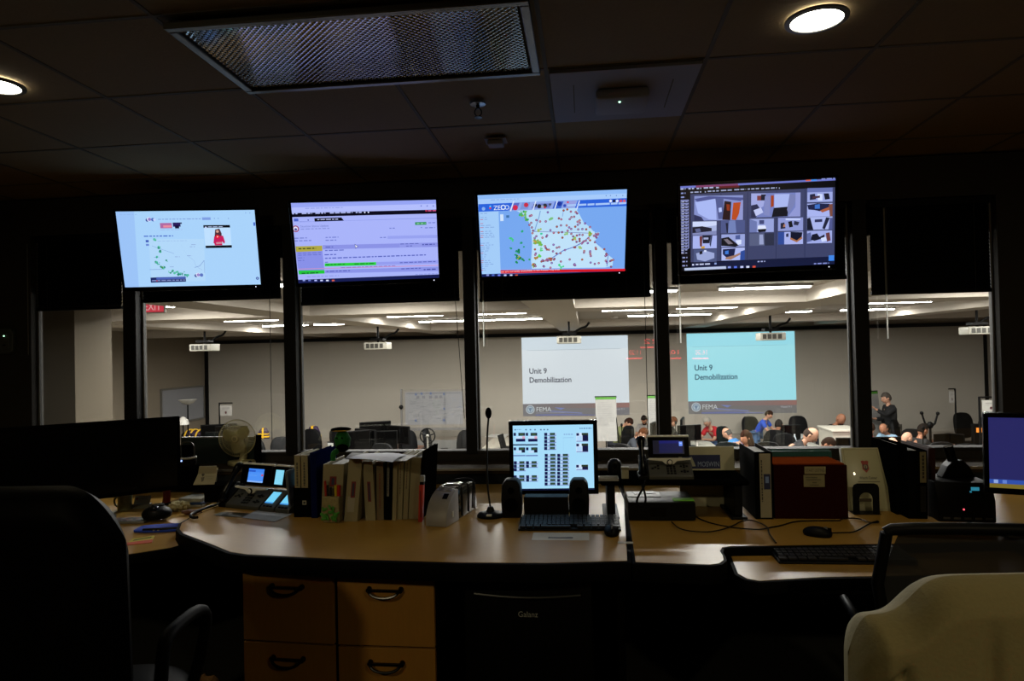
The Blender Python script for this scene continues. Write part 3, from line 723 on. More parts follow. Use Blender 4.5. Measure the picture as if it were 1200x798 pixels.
main += [(main[-1][0]+.02, 3.55), (lb, YBK-.02), (.165, YBK-.02), xy(Z(731, 585))]
wt = worktop('console_desk', 'long curved maple-topped desk with a black edge across the middle', main, TZ, .068, .016)
MB().bb(-1.9, 3.3, YBK-.06, YBK-.035, 0, TZ-.07).build('modesty_panel', BLKM, wt)
MB().bb(.1, .13, 2.62, YBK-.07, 0, TZ-.07).build('gable_panel', BLKM, wt)
rp = [(745, 658.5), (790, 660), (832, 661.5), (843, 660), (848, 656), (847, 651), (843.5, 645.5), (846, 641.5), (856, 639.8), (1040, 637), (1185, 633.5)]
right = [xy(Z(*p)) for p in rp]+[xy(Z(1098, 597)), (at_y(1070, 575, YBK-.02).x, YBK-.02), (.2, YBK-.02)]
rt_ = worktop('corner_desk', 'maple-topped desk right of the seam holding the two phones and boxes', right, TZ, .068, .012)
sd = [xy(Z(1192, 632)), xy(Z(1104, 597.5)), (at_y(1076, 575, YBK-.02).x, YBK-.02), (XR-.02, YBK-.02), (XR-.02, 2.2), (right[10][0]+.35, 2.25)]
s3 = worktop('side_desk', 'maple-topped desk at the far right behind the diagonal seam', sd, TZ, .06, -.004)
MB().bb(3.3, 3.33, 2.3, YBK-.07, 0, TZ-.065).build('gable_panel', BLKM, s3)
tp = [(855, 645), (857, 652), (865, 672), (876, 678), (890, 680.5), (915, 679), (965, 676), (1030, 675), (1215, 672)]
KZ = .705
tray = [xy(Z(*p, KZ)) for p in tp]
tray += [(tray[-1][0]+.1, Z(1040, 642, KZ).y), xy(Z(900, 642, KZ)), xy(Z(862, 642.5, KZ))]
kt = worktop('keyboard_platform', 'pull-out maple keyboard platform with a thick black rim in front of the right desk', tray, KZ, .045, .014)
MB().bb(tray[4][0]+.1, tray[4][0]+.5, 2.4, 2.9, KZ-.085, KZ-.044).build('slide_bracket', BLKM, kt)
LZ = .715
lp = [(60, 660), (110, 650), (147, 644), (165, 641.5), (200, 636), (209, 633.5)]
left = [xy(Z(*p, LZ)) for p in lp]+[(x-.022, y) for x, y in main[9:13]]+[(main[13][0]-.03, 3.55), (lb-.03, YBK-.02), (XL+.05, YBK-.02), (XL+.05, 2.9)]
ld = worktop('return_desk', 'lower maple return desk at the left under the black monitor', left, LZ-.02, .045, .006)
LZ -= .02
MB().bb(XL+.1, -1.7, YBK-.06, YBK-.035, 0, LZ-.05).build('modesty_panel', BLKM, ld)

# rear shelf behind the desks and the dark panel under it
SZ = .825
SH = mat('shelf_top', '352a18', .8, spec=.1)
sh = thing('rear_shelf', 'narrow raised shelf with a bright metal front edge running under the windows', 'shelf')
MB().bb(XL+.01, XR-.01, YBK, WY0-.012, SZ-.03, SZ).build('shelf_board', SH, sh)
MB().bb(XL+.01, XR-.01, YBK-.008, YBK, SZ-.012, SZ+.003).build('metal_edge', METAL, sh, .002)
MB().bb(XL+.01, XR-.01, YBK+.012, YBK+.03, 0, SZ-.03).build('front_panel', mat('navy_fabric_panel', '0b1218', .9, noise=.3, scale=200), sh)

# drawer pedestals
def pedestal(pa, pb, label, hw_):
    a = Z(*pa, .668); b = Z(*pb, .668)
    Wd = (b-a).length; rz = math.atan2(b.y-a.y, b.x-a.x)
    t = thing('drawer_pedestal', label, 'drawers', ((a.x+b.x)/2, (a.y+b.y)/2, 0), rz, group='drawer pedestals under the console desk')
    MB().bb(-Wd/2-.006, Wd/2+.006, .02, .52, .03, .668).bb(-Wd/2+.02, Wd/2-.02, .05, .5, 0, .03).build('carcass', BLKM, t)
    z = .663
    for h in (hw_, hw_, .663-2*hw_-.045):
        d = MB().bb(-Wd/2+.003, Wd/2-.003, 0, .02, z-h+.004, z).build('drawer', LAMF, t, .0015)
        hd = MB(); L = .062; zz = z-(.058 if h > .2 else .03)
        hd.tube([(-L, .0, zz+.006), (-L, -.02, zz+.004), (-L*.75, -.028, zz-.012), (-L*.3, -.032, zz-.02), (L*.3, -.032, zz-.02), (L*.75, -.028, zz-.012), (L, -.02, zz+.004), (L, 0, zz+.006)], .0055, 8, 1)
        hd.cyl((-L, .001, zz+.004), (-L, -.016, zz+.002), .011, .009, 12).cyl((L, .001, zz+.004), (L, -.016, zz+.002), .011, .009, 12)
        hd.box((0, -.01, zz+.002), (2*L, .012, .006))
        hd.build('handle', BLKG, d, smooth=True)
        z -= h+.004
    return t
pedestal((283.5, 667), (390.5, 671), 'maple drawer pedestal left of its twin, front partly in shade', .272)
pedestal((394, 671), (509, 673), 'maple drawer pedestal beside the black mini fridge', .272)

# mini fridge
a = Z(542, 672, .66); b = Z(694, 674, .66)
cx, cy = (a.x+b.x)/2, (a.y+b.y)/2; hwid = (b-a).length/2
t = thing('mini_fridge', 'black mini fridge under the desk with a pale maker name on its door', 'mini fridge', (cx, cy, 0), math.atan2(b.y-a.y, b.x-a.x))
MB().bb(-hwid, hwid, .05, .5, .02, .66).build('cabinet_body', BLK, t, .01)
dr = MB().bb(-hwid, hwid, .0, .046, .03, .655).build('door', mat('fridge_door', '050505', .4, spec=.12), t, .012, True, 3)
h = MB(); pts = [(-.2+.4*i/10, -.006-.012*math.sin(PI*i/10), .587-.008*math.sin(PI*i/10)) for i in range(11)]
h.tube(pts, .006, 8).build('handle', mat('handle_black', '16160f', .4), dr, smooth=True)
for sx in (-1, 1):
    for yy in (.08, .45): MB().cyl((sx*(hwid-.04), yy, 0), (sx*(hwid-.04), yy, .022), .015).build('foot', BLK, t)
lg = Pic(.11, .04); lg.text('Galanz', 0, 1, .03, '8f8f88', width=.075)
q = at_y(607, 722, cy)
lg.build('maker_name', PRINT, dr, (q.x-cx+.055, -.0015, q.z+.018))

# privacy panel behind the left phone
a = at_y(213, 513, 4.13); b = at_y(305, 511, 4.13)
TEAL = mat('dark_teal_fabric', '12211f', .85, noise=.25, scale=150)
t = thing('privacy_panel', 'dark teal desk panel standing behind the small fan', 'panel', ((a.x+b.x)/2, 4.13, 0))
hw_ = (b.x-a.x)/2
MB().bb(-hw_, hw_, -.01, .01, SZ, a.z).build('board', TEAL, t)
MB().bb(-hw_, hw_, -.012, .012, a.z-.002, a.z+.005).build('top_trim', mat('trim_grey', '4d4f4b', .5), t)
MB().bb(hw_-.035, hw_, -.016, .016, SZ, b.z+.008).build('end_post', BLKM, t)

# ================================================================== ELECTRONICS
def keypad(mb, cx, cz0, nx, nz, dx, dz, sz, f):
    for i in range(nx):
        for j in range(nz):
            x = cx+(i-(nx-1)/2)*dx; z = cz0-j*dz
            mb.add(*f(x, z, sz))
    return mb
def phone(loc, rz, label, scr, modules=0, s=1.):
    t = thing('desk_phone', label, 'phone', loc, rz)
    # profile of the body: keypad slope then a steeper display
    th = R(33)          # slope of the keypad face
    prof = [(0, .0), (0, .018), (.10, .018+.10*math.tan(th)), (.105, .2), (.125, .2), (.135, .05), (.135, 0)]
    body = MB().prism([(y, z) for y, z in [(0, 0), (0, .018), (.10, .083), (.118, .083), (.13, 0)]], -.105, .105, 'X')
    body.build('base_body', DGREY, t, .004)
    a = math.atan2(.065, .10)
    def onface(x, d, w, l, h=.003):   # rectangle on the keypad slope, d = distance up the slope
        c = Vector((x, d*math.cos(a)-h*.5*math.sin(a)*0, .018+d*math.sin(a)+h*.5))
        mb = MB().box(c, (w, l, h), rx=a); return mb
    kp = MB()
    for i in range(3):
        for j in range(4):
            q = onface(-.012+.016*i, .018+.0155*j, .011, .009, .004); kp.add(q.v, q.f)
    for (x, d) in ((-.07, .06), (-.056, .052), (-.083, .052), (-.056, .07), (.052, .066), (.066, .06), (.08, .066), (.066, .072), (.052, .03), (.066, .026), (.08, .03), (.066, .038)):
        q = onface(x, d, .011, .008, .004); kp.add(q.v, q.f)
    kp.build('keypad', BLK, t, .001)
    # display housing
    H = MB().box((0, .105, .142), (.198, .024, .098), rx=-R(14))
    hs = H.build('display_housing', BLKG, t, .005)
    MB().box((0, .118, .192), (.2, .016, .012), rx=-R(14)).build('top_rim', SILV, t, .004)
    scr.build('display_screen', GLOW, hs, (.0, .0915, .143), (-R(14), 0, 0))
    band = [(-.1, .094), (-.1, .086), (-.035, .08), (-.02, .066), (0, .061), (.02, .066), (.035, .08), (.1, .086), (.1, .094)]
    MB().prism(band, .056, .07, 'Y').build('silver_band', SILV, t, .002)
    MB().cyl((0, .05, .0755), (0, .06, .0755), .0135, n=20).build('button_ring', BLKG, t)
    MB().ball((0, .048, .0755), (.0105, .004, .0105)).build('round_button', mat('white_button', 'c9c9c2', .3), t, smooth=True)
    # handset on the left
    hs = MB()
    pts = [(-.132, .005+.0115*i, .03+.0155*i+(.012*math.sin(PI*i/10))) for i in range(11)]
    hs.tube(pts, [.018, .02, .018, .014, .0125, .012, .0125, .014, .018, .02, .016], 12)
    hs.ball((-.132, .012, .034), (.024, .02, .016)).ball((-.132, .118, .18), (.024, .02, .016))
    hs.build('handset', BLKG, t, smooth=True)
    MB().bb(-.152, -.106, .0, .13, 0, .02).prism([(.0, .02), (.11, .1), (.13, .1), (.13, .02)], -.145, -.108, 'X').build('cradle', BLK, t, .004)
    for k in range(modules):
        x = .155+k*.092
        m = MB().prism([(0, 0), (0, .018), (.10, .083), (.118, .083), (.13, 0)], x-.043, x+.043, 'X').build('key_module', DGREY, t, .004)
        MB().box((x, .105, .142), (.086, .022, .098), rx=-R(14)).build('module_housing', BLKG, m, .004)
        MB().box((x, .118, .192), (.084, .015, .011), rx=-R(14)).build('module_rim', SILV, m, .004)
        p1 = Pic(.05, .068); p1.rect(0, 0, 1, 1, '84d6f2', True)
        for q in range(5): p1.rect(.05, .12+.18*q, .8, .13+.18*q, '9ee2f6', True)
        p1.build('module_screen', GLOW, m, (x-.008, .0925, .143), (-R(14), 0, 0))
        p2 = Pic(.05, .072); p2.rect(0, 0, 1, 1, '6fcdf0', True); p2.rect(0, .9, 1, 1, '3a8ad8', True)
        for q in range(5): p2.rect(.05, .1+.16*q, .75, .11+.16*q, '92dcf4', True)
        p2.build('module_screen', GLOW, m, (x-.008, .052, .0555), (a-PI/2, 0, 0))
        kk = MB()
        for i in range(3): kk.box((x-.022+.02*i, .008, .026), (.013, .007, .004), rx=a)
        kk.build('module_keys', BLK, m, .001)
    if s != 1: t.scale = (s, s, s)
    return t
sc1 = Pic(.098, .064); sc1.rect(0, 0, 1, 1, '3f86f2', True); sc1.rect(.0, .1, .45, .24, '2456c8', True); sc1.rect(0, .24, 1, .9, '4c90f4', True); sc1.rect(0, .9, 1, 1, '8fb8f4', True); sc1.rect(.86, .38, .98, .52, 'd04868', True)
greek(sc1, .05, .5, .6, '6aa6f6', .02)
p = Z(283, 597)
phone((p.x, p.y, TZ), -.33, 'desk phone with a bright blue screen and two lit side modules', sc1, 2, 1.06)
RZ_ = .913
sc2 = Pic(.15, .066); sc2.rect(0, 0, 1, 1, '04071c', True); sc2.rect(.2, .02, .85, .22, '0a1260', True); sc2.rect(.2, .22, .95, .92, '081040', True); sc2.rect(.84, .1, .95, .42, '6a90f4', True); sc2.rect(.86, .2, .93, .24, 'c8d8ff', True)
p = at_z(787, 562.5, RZ_)
phone((p.x, p.y, RZ_), 0, 'desk phone with a dim navy screen standing on the black riser', sc2, 0, .93)
ph2 = p
# riser
a = at_z(704, 565, RZ_); b = at_z(876, 561, RZ_)
cx = (a.x+b.x)/2; L = (b.x-a.x)
t = thing('monitor_riser', 'black plastic riser shelf on two legs carrying the navy-screened phone', 'riser', (cx, ph2.y-.02, TZ))
H = RZ_-TZ
MB().bb(-L/2, L/2, 0, .27, H-.022, H).build('shelf_top', BLKM, t, .01, True, 3)
for sx in (-1, 1):
    MB().bb(sx*(L/2-.045)-.018, sx*(L/2-.045)+.018, .03, .26, .012, H-.02).bb(sx*(L/2-.045)-.035, sx*(L/2-.045)+.035, .01, .28, 0, .012).build('leg', BLK, t, .004)
riser = t
# box under riser
a = Z(736.5, 610); b = Z(815, 610); cx = (a.x+b.x)/2; w_ = b.x-a.x
t = thing('black_device_box', 'low black equipment box on the desk under the riser', 'box', (cx, a.y-.01, TZ))
MB().bb(-w_/2, w_/2, 0, .24, .004, .082).build('case', BLK, t, .004)
MB().bb(-.05, .02, -.002, .0, .02, .06).build('front_door', BLKG, t)
for sx in (-1, 1): MB().bb(sx*.1-.02, sx*.1+.02, .03, .2, 0, .005).build('foot', BLKM, t)
pp = tag(MB().bb(-.13, .02, -.05, .05, 0, .002).box((-.05, .03, .003), (.1, .05, .002), rz=.2).build('loose_papers', mat('grey_paper', '7c7c7c', .5), None, loc=(cx-.01, a.y+.15, TZ+.0825)), 'loose grey papers on the low black box', 'papers')  # plain grey paper, one even tone
tag(MB().bb(-.045, .045, -.03, .03, 0, .0015).build('sticky_note', mat('green_sticky', '6fbf1e', .7), None, loc=(cx+.1, a.y+.045, TZ+.0825)), 'bright green sticky note on the low black box', 'sticky note')
# coiled cord of phone on the riser
c = MB(); pts = []
o = at_y(757, 563, ph2.y+.0)
for px_, py_ in ((757, 562), (754, 572), (747, 583), (746, 590), (752, 594), (757, 588), (756, 578), (752, 568)):
    q = at_y(px_, py_, ph2.y-.035); pts.append(q)
tag(c.tube(pts, .0045, 8, 2).build('phone_cord', BLK, None, smooth=True), 'coiled black cord hanging in a loop from the riser phone', 'cord')

# things at the left end of the riser
q = at_z(723, 559, RZ_)
t = thing('desk_camera', 'small round-topped black camera on the left end of the riser', 'webcam', (q.x-.005, q.y+.12, RZ_))
MB().lathe([(.001, 0), (.033, 0), (.034, .03), (.03, .05), (.018, .062), (.001, .066)]).build('housing', BLK, t, smooth=True)
MB().cyl((0, -.028, .035), (0, -.035, .035), .012).build('lens', BLKG, t)
q = at_z(733, 562, RZ_)
t = thing('binder_clip_box', 'small tan box beside the round black camera on the riser', 'box', (q.x, q.y+.03, RZ_))
MB().bb(-.016, .016, -.012, .012, 0, .05).build('carton', CREAM, t, .002)
MB().bb(-.017, .017, -.013, .013, .04, .052).build('lid', mat('tan', '6b6550', .7), t, .001)
q = at_z(714, 564, RZ_)
t = thing('clear_tray', 'clear plastic tray with clips on the left end of the riser', 'tray', (q.x, q.y+.035, RZ_))
CLR = mat('clear_plastic', '8d8d8b', .12, 0, spec=.8)
MB().bb(-.045, .04, -.03, .03, 0, .003).build('tray_bottom', CLR, t)
m = MB()
for y in (-.03, .03): m.bb(-.045, .04, y-.0015, y+.0015, 0, .013)
for x in (-.045, .04): m.bb(x-.0015, x+.0015, -.03, .03, 0, .013)
m.build('rim', CLR, t)

# main monitor
def monitor(name, label, c, W, H, ya, ti, pic, base_col, stand=True, deskz=TZ, b=.018, grp=None, emissive=True, bm=BLKG):
    M = Matrix.Rotation(ya, 4, 'Z') @ Matrix.Rotation(ti, 4, 'X')
    t = thing(name, label, 'monitor', (c[0], c[1], deskz), ya, group=grp)
    z0 = c[2]-deskz
    pv = lambda mb: mb
    s = MB(); s.M = Matrix.Translation((0, 0, z0)) @ Matrix.Rotation(ti, 4, 'X')
    s.bb(-W/2-b, W/2+b, .002, .03, -H/2-b*1.4, H/2+b); s.bb(-W/2+.08, W/2-.08, .03, .05, -H/2+.05, H/2-.05)
    s.build('casing', bm, t, .005)
    s = MB(); s.M = Matrix.Translation((0, 0, z0)) @ Matrix.Rotation(ti, 4, 'X')
    for q in ((-W/2-b, W/2+b, -H/2-b*1.4, -H/2), (-W/2-b, W/2+b, H/2, H/2+b), (-W/2-b, -W/2, -H/2, H/2), (W/2, W/2+b, -H/2, H/2)):
        s.bb(q[0], q[1], -.004, .003, q[2], q[3])
    s.build('bezel', bm, t, .002)
    pn = MB(); pn.M = Matrix.Translation((0, 0, z0)) @ Matrix.Rotation(ti, 4, 'X')
    pn.add([(-W/2, .0015, -H/2), (W/2, .0015, -H/2), (W/2, .0015, H/2), (-W/2, .0015, H/2)], [(0, 1, 2, 3)])
    if base_col:
        pm = mat('panel_'+base_col, base_col, .3, emit=1.0); pm.cycles.emission_sampling = 'AUTO'
    else: pm = BLKG
    po = pn.build('display_panel', pm, t)
    if pic: pic.lift = .00003; pic.build('screen_picture', GLOW, po, (0, 0, z0), (ti, 0, 0))
    st = MB()
    st.bb(-.045, .045, .035, .07, .01, max(.08, z0)); st.build('stand_neck', BLK, t, .006)
    MB().prism([(.13*math.cos(a)*1.0, .06+.09*math.sin(a)) for a in [2*PI*i/24 for i in range(24)]], 0, .014).build('stand_base', BLK, t, .004, True)
    return t
p = Pic(.376, .30, [(8, 80), (843, 70), (862, 715), (25, 715)])
MC = 'a6dcfa'
p.rect(0, 0, 1, 1, MC, True)
for x in (26, 140, 186, 234, 295, 330, 365): p.urect(x, 122, .018, .02, '4a6a9c')
greek(p, 50, 120, 100, '7aa4d0', .006); greek(p, 705, 110, 832, '5a80b4', .008)
NV = '14184c'
def cell(x0, y0, x1, y1, right=True):
    p.rect(x0, y0, x0+32, y1-2, NV); p.rect(x0+36, y0+2, x0+56, y1-4, 'b8d0f4'); p.rect(x0+58, y0, x1-16, y1-10, '202c44')
    p.rect(x0+66, y0+8, x1-26, y1-12, '3c5a38'); p.rect(x1-14, y0+2, x1-2, y1-6, 'b4c8ec'); p.rect(x0+34, y1-9, x1-4, y1-3, '6878bc')
for (x, y) in ((12, 152), (140, 152)):
    p.rect(x+4, y, x+30, y+30, NV); p.rect(x+55, y, x+125, y+30, '1a2040'); p.rect(x+68, y+8, x+110, y+24, '3c5838'); p.rect(x+96, y+34, x+125, y+60, 'd8a8c0'); p.rect(x+30, y+36, x+95, y+56, 'c8e0fa'); p.rect(x+30, y+60, x+128, y+88, NV); p.rect(x, y+114, x+130, y+126, '1e2650')
for (x, y) in ((16, 298), (146, 298)):
    p.rect(x+2, y, x+28, y+28, NV); p.rect(x+55, y, x+122, y+28, '1a2040'); p.rect(x+66, y+8, x+110, y+22, '3c5838'); p.rect(x+86, y+28, x+122, y+52, '141838'); p.rect(x+28, y+34, x+84, y+54, 'c0dcfa'); p.rect(x, y+76, x+126, y+88, '6c84bc')
for (x, y) in ((20, 436), (148, 436), (20, 470), (148, 470), (20, 504), (20, 576), (150, 576), (20, 608), (150, 608)): cell(x, y, x+128, y+34)
for j in range(5): cell(338, 150+35*j, 466, 150+35*j+33)
for j in range(9):
    cell(344, 360+35.2*j, 472, 360+35.2*j+33); cell(474, 360+35.2*j, 602, 360+35.2*j+33)
p.poly([(530, 192), (640, 190), (640, 194), (534, 196)], '8cb8e4'); p.rect(534, 192, 539, 320, '90bce8'); greek(p, 540, 160, 635, '8cb4e0', .01)
for (y, h) in ((146, 88), (252, 88), (464, 56)):
    p.rect(668, y, 796, y+h, 'd0e4fc'); p.rect(670, y+2, 698, y+28, NV); p.rect(732, y, 794, y+h-4, '121640'); p.rect(725, y, 790, y+22, '283828'); p.rect(676, y+32, 728, y+h-10, 'b4d8fa'); p.rect(672, y+h-8, 794, y+h-2, '6c78b4')
p.rect(0, .985, 1, 1, '10183c', True)
monitor('desktop_monitor', 'square black-framed monitor showing a pale blue grid of radio channels', (-.157, 3.223, .997), .376, .30, .044, .042, p, MC, b=.02)
MB_ = None
for (px0, px1, lab) in ((588, 612, 'small black speaker at the left foot of the square monitor'), (667, 691, 'small black speaker at the right foot of the square monitor')):
    a = Z(px0, 606); b = Z(px1, 606)
    t = thing('desktop_speaker', lab, 'speaker', ((a.x+b.x)/2, a.y-.02, TZ), 0, 'pair of black desktop speakers')
    w_ = (b.x-a.x)
    m = MB()
    pr = [(-w_/2*k, 0) for k in (1,)]
    pts = [(-w_/2*.92, 0), (w_/2*.92, 0), (w_/2, .08), (w_/2*.9, .15), (w_/2*.55, .172), (-w_/2*.55, .172), (-w_/2*.9, .15), (-w_/2, .08)]
    m.prism(pts, 0, .08, 'Y').build('cabinet', BLK, t, .008, True)
    MB().lathe([(.001, 0), (.03, 0), (.032, -.003), (.027, -.004), (.015, .002), (.001, .001)], (0, -.001, .06), axis='Y').build('driver', BLKM, t, smooth=True)
    MB().lathe([(.001, 0), (.014, 0), (.015, -.003), (.001, -.002)], (0, -.001, .125), axis='Y').build('tweeter', BLKM, t, smooth=True)
# low docking unit under the monitor
a = Z(596, 603); b = Z(697, 603)
t = thing('docking_station', 'flat black docking unit between the monitor speakers and the keyboard', 'docking station', (at_y(640, 600, 3.08).x, 3.08, TZ))
MB().bb(-.1, .1, 0, .075, 0, .098).build('case', BLK, t, .004)
MB().bb(-.09, -.075, -.001, 0, .012, .018).build('port_plate', METAL, t)
MB().bb(.03, .08, -.001, 0, .012, .018).build('port_plate', METAL, t)

def keyboard(label, c, L, D, rz, group=None, z=TZ):
    t = thing('computer_keyboard', label, 'keyboard', (c.x, c.y, z), rz, group)
    MB().prism([(-D/2, 0), (-D/2, .008), (D/2, .024), (D/2, 0)], -L/2, L/2, 'X').build('case', BLK, t, .003)
    k = MB(); a = math.atan2(.016, D)
    for j in range(6):
        y = -D/2+.016+j*(D-.03)/5; n = 22 if j else 14
        for i in range(n):
            if j == 0 and 4 <= i <= 7: continue
            x = -L/2+.018+i*(L-.036)/(n-1)
            k.box((x, y, .012+.016*(y+D/2)/D+.004), ((L-.036)/(n-1)*.82, (D-.03)/5*.8, .006), rx=a)
        if j == 0: k.box((-.045, y, .0165), (.1, .016, .006), rx=a)
    k.build('keys', mat('key_black', '131313', .5), t)
    return t
a = Z(607, 622); b = Z(727, 620)
keyboard('black keyboard on the main desk in front of the square monitor', Vector(((a.x+b.x)/2, a.y+.075, 0)), (b-a).length, .15, .02)
def mouse(label, c, rz, z=TZ):
    t = thing('computer_mouse', label, 'mouse', (c.x, c.y, z), rz)
    MB().ball((0, 0, .012), (.031, .055, .026), 20, 12, lambda d, p: Vector((p.x, p.y, max(p.z, -.012)))).build('shell', BLK, t, smooth=True)
    MB().cyl((-.003, -.03, .032), (.003, -.03, .032), .008, n=12).build('scroll_wheel', mat('wheel_grey', '6a6a68', .3), t)
    MB().bb(-.0006, .0006, -.052, -.01, .012, .037).build('button_split', BLKG, t)
    return t
mouse('black mouse beside the right end of the main keyboard', Z(717, 626), 0)
t = thing('note_sheet', 'white sheet with a dark printed strip under the main keyboard', 'paper', (Z(657, 630).x, Z(657, 630).y, TZ))
MB().bb(-.115, .115, -.04, .07, 0, .001).build('sheet', PAPER, t)
q = Pic(.1, .018); q.rect(0, 0, 1, 1, '1c2026', True); greek(q, .08, .5, .95, '8c9098', .15)
q.build('printed_strip', PRINT, t, (0, -.005, .0012), (-PI/2, 0, 0))
tag(MB().bb(-.03, .03, -.012, .012, 0, .001).build('paper_slip', PAPER, None, loc=(Z(733, 636).x, Z(733, 636).y, TZ)), 'small white slip right of the main mouse at the desk seam', 'paper')

# microphone
p = Z(575, 605)
t = thing('gooseneck_microphone', 'black gooseneck microphone standing left of the square monitor', 'microphone', (p.x, p.y, TZ))
MB().lathe([(.001, 0), (.062, 0), (.063, .008), (.055, .016), (.02, .024), (.012, .045), (.001, .045)], n=32).build('base', BLK, t, smooth=True)
hz = at_y(575, 484, p.y).z-TZ; nx = at_y(571, 575, p.y).x-p.x
MB().tube([(0, 0, .04), (nx*.8, 0, .12), (nx, 0, .22), (nx*.6, 0, hz-.1), (0, 0, hz-.02)], .0045, 10, 2).build('gooseneck', mat('neck', '2a2a28', .35, .6), t, smooth=True)
MB().ball((0, 0, hz), (.015, .015, .026)).build('foam_windscreen', BLKM, t, smooth=True)
MB().bb(-.012, .012, -.058, -.04, .012, .02).build('talk_button', SILV, t, .002)

# grey cord-wrapped device
p = Z(511, 617.5)
GD = mat('pale_grey_plastic', '8a8784', .45, noise=.05)
t = thing('label_printer', 'pale grey arched desktop device wrapped with black cord', 'printer', (p.x, p.y, TZ), -.22)
prof = [(0, 0), (0, .04), (.012, .07), (.035, .1), (.07, .124), (.11, .138), (.135, .142), (.14, 0)]
MB().prism(prof, -.05, .05, 'X').build('shell', GD, t, .004, True)
MB().prism([(.139, 0), (.139, .138), (.3, .142), (.36, .13), (.38, 0)], -.046, .046, 'X').build('rear_body', mat('clear_bag', '34342f', .15, coat=.6), t, .008, True)
MB().box((.02, .062, .121), (.022, .03, .004), rx=R(33)).build('top_window', BLKG, t)
m = MB()
m.prism([(.1, .138), (.14, .148), (.22, .15), (.22, .143), (.14, .142), (.1, .134)], -.045, .03, 'X')
m.build('wrinkled_film', mat('shiny_film', 'b5b5ba', .12, .7, bump=1., scale=40), t)
for y, tl in ((.15, .03), (.21, .05), (.3, .03)):
    MB().tube([(-.048, y, 0.01), (-.05, y, .12), (-.044, y+tl*.4, .148), (0, y+tl*.7, .153), (.044, y+tl, .148), (.05, y+tl, .12), (.049, y+tl, .01)], .003, 8, 1).build('wrapped_cord', BLK, t, smooth=True)
MB().bb(.0501, .053, .06, .075, .03, .055).build('side_latch', SILV, t, .001)

# ================================================================== BINDERS
BT = mat('binder_cream', '8b8262', .6, noise=.05, scale=10)
BTAN = mat('binder_tan', '6c5d42', .6, noise=.06, scale=10)
NAVY = mat('binder_navy', '0c1440', .8, spec=.0)
BB_ = mat('binder_black', '080808', .8, spec=.0)
INSIDE = mat('page_edges', '7d7a70', .8, noise=.1, scale=80, stretch=(30, 1, 1))
def binder(name, label, xb, xt, yb, yt, m, depth=.27, deco=None, cat='binder', group='binders in the row on the main desk', lift=0., rzz=0.):
    a = Z(xb[0], yb); b = Z(xb[1], yb)
    y0 = (a.y+b.y)/2
    ta = at_y(xt[0], yt, y0); w_ = b.x-a.x; h = ta.z-TZ
    sh = ta.x-a.x
    t = thing(name, label, cat, ((a.x+b.x)/2, y0, TZ+lift), rzz, group)
    def skew(mb):
        mb.v = [(v[0]+sh*v[2]/h, v[1], v[2]) for v in mb.v]; return mb
    c = .003
    skew(MB().bb(-w_/2, w_/2, 0, c, 0, h)).build('spine', m, t)
    skew(MB().bb(-w_/2, -w_/2+c, c, depth, 0, h).bb(w_/2-c, w_/2, c, depth, 0, h)).build('cover', m, t)
    if w_ > .012: skew(MB().bb(-w_/2+c+.0005, w_/2-c-.0005, .01, depth-.012, .004, h-.012)).build('pages', INSIDE, t)
    if deco:
        q = Pic(w_, h); deco(q, w_, h)
        q.v = [(v[0]+sh*(v[2]+h/2)/h, v[1], v[2]+h/2) for v in q.v]
        q.build('spine_label', PRINT, t, (0, -.0004, 0))
    return t, h
def vtext(q, x0, x1, y0, y1, c):
    y = y0
    while y < y1:
        e = min(y+random.uniform(.02, .05), y1); q.rect(x0, y, x1, e, c, True); y = e+.012
# magazine holder with two binders in it
a = Z(344.5, 606); b = Z(364, 606)
t = thing('magazine_holder', 'black magazine holder with a square label at the left end of the binder row', 'magazine holder', ((a.x+b.x)/2, a.y, TZ))
w_ = b.x-a.x
m = MB(); m.bb(-w_/2, w_/2, 0, .003, 0, .137); m.bb(-w_/2, w_/2, 0, .25, 0, .003)
m.prism([(0, 0), (0, .137), (.12, .22), (.25, .24), (.25, 0)], -w_/2, -w_/2+.003, 'X'); m.prism([(0, 0), (0, .137), (.12, .22), (.25, .24), (.25, 0)], w_/2-.003, w_/2, 'X')
m.bb(-w_/2, w_/2, .247, .25, 0, .24); m.build('shell', BB_, t)
q = Pic(.02, .02); q.rect(0, 0, 1, 1, '8d8d84', True); q.rect(.25, .25, .75, .75, '1a1a1a', True)
q.build('square_label', PRINT, t, (.012, -.0005, .068))
hy = a.y
def dk(c):
    def f(q, w, h): vtext(q, .35, .6, .25, .8, c)
    return f
for (x0, x1, lab) in ((346, 352.5, 'cream binder standing leftmost in the black magazine holder'), (353.8, 361.5, 'cream binder with a printed spine, second in the black magazine holder')):
    aa = at_y(x0, 600, hy+.008); bb2 = at_y(x1, 600, hy+.008); hz = at_y(x0, 533.5, hy+.008).z
    t = thing('ring_binder', lab, 'binder', ((aa.x+bb2.x)/2, hy+.008, TZ+.0035), group='binders in the row on the main desk')
    w2 = bb2.x-aa.x; h = hz-TZ-.004
    MB().bb(-w2/2, w2/2, 0, .003, 0, h).build('spine', BT, t)
    MB().bb(-w2/2, -w2/2+.002, .003, .22, 0, h).bb(w2/2-.002, w2/2, .003, .22, 0, h).build('cover', BT, t)
    MB().bb(-w2/2+.003, w2/2-.003, .008, .21, .004, h-.01).build('pages', INSIDE, t)
    q = Pic(w2, h); vtext(q, .35, .6, .12, .5, '3c3a34'); q.build('spine_label', PRINT, t, (0, -.0004, h/2))
binder('ring_binder', 'thick navy binder right of the black magazine holder', (365, 372), (363, 370), 607, 531, NAVY)
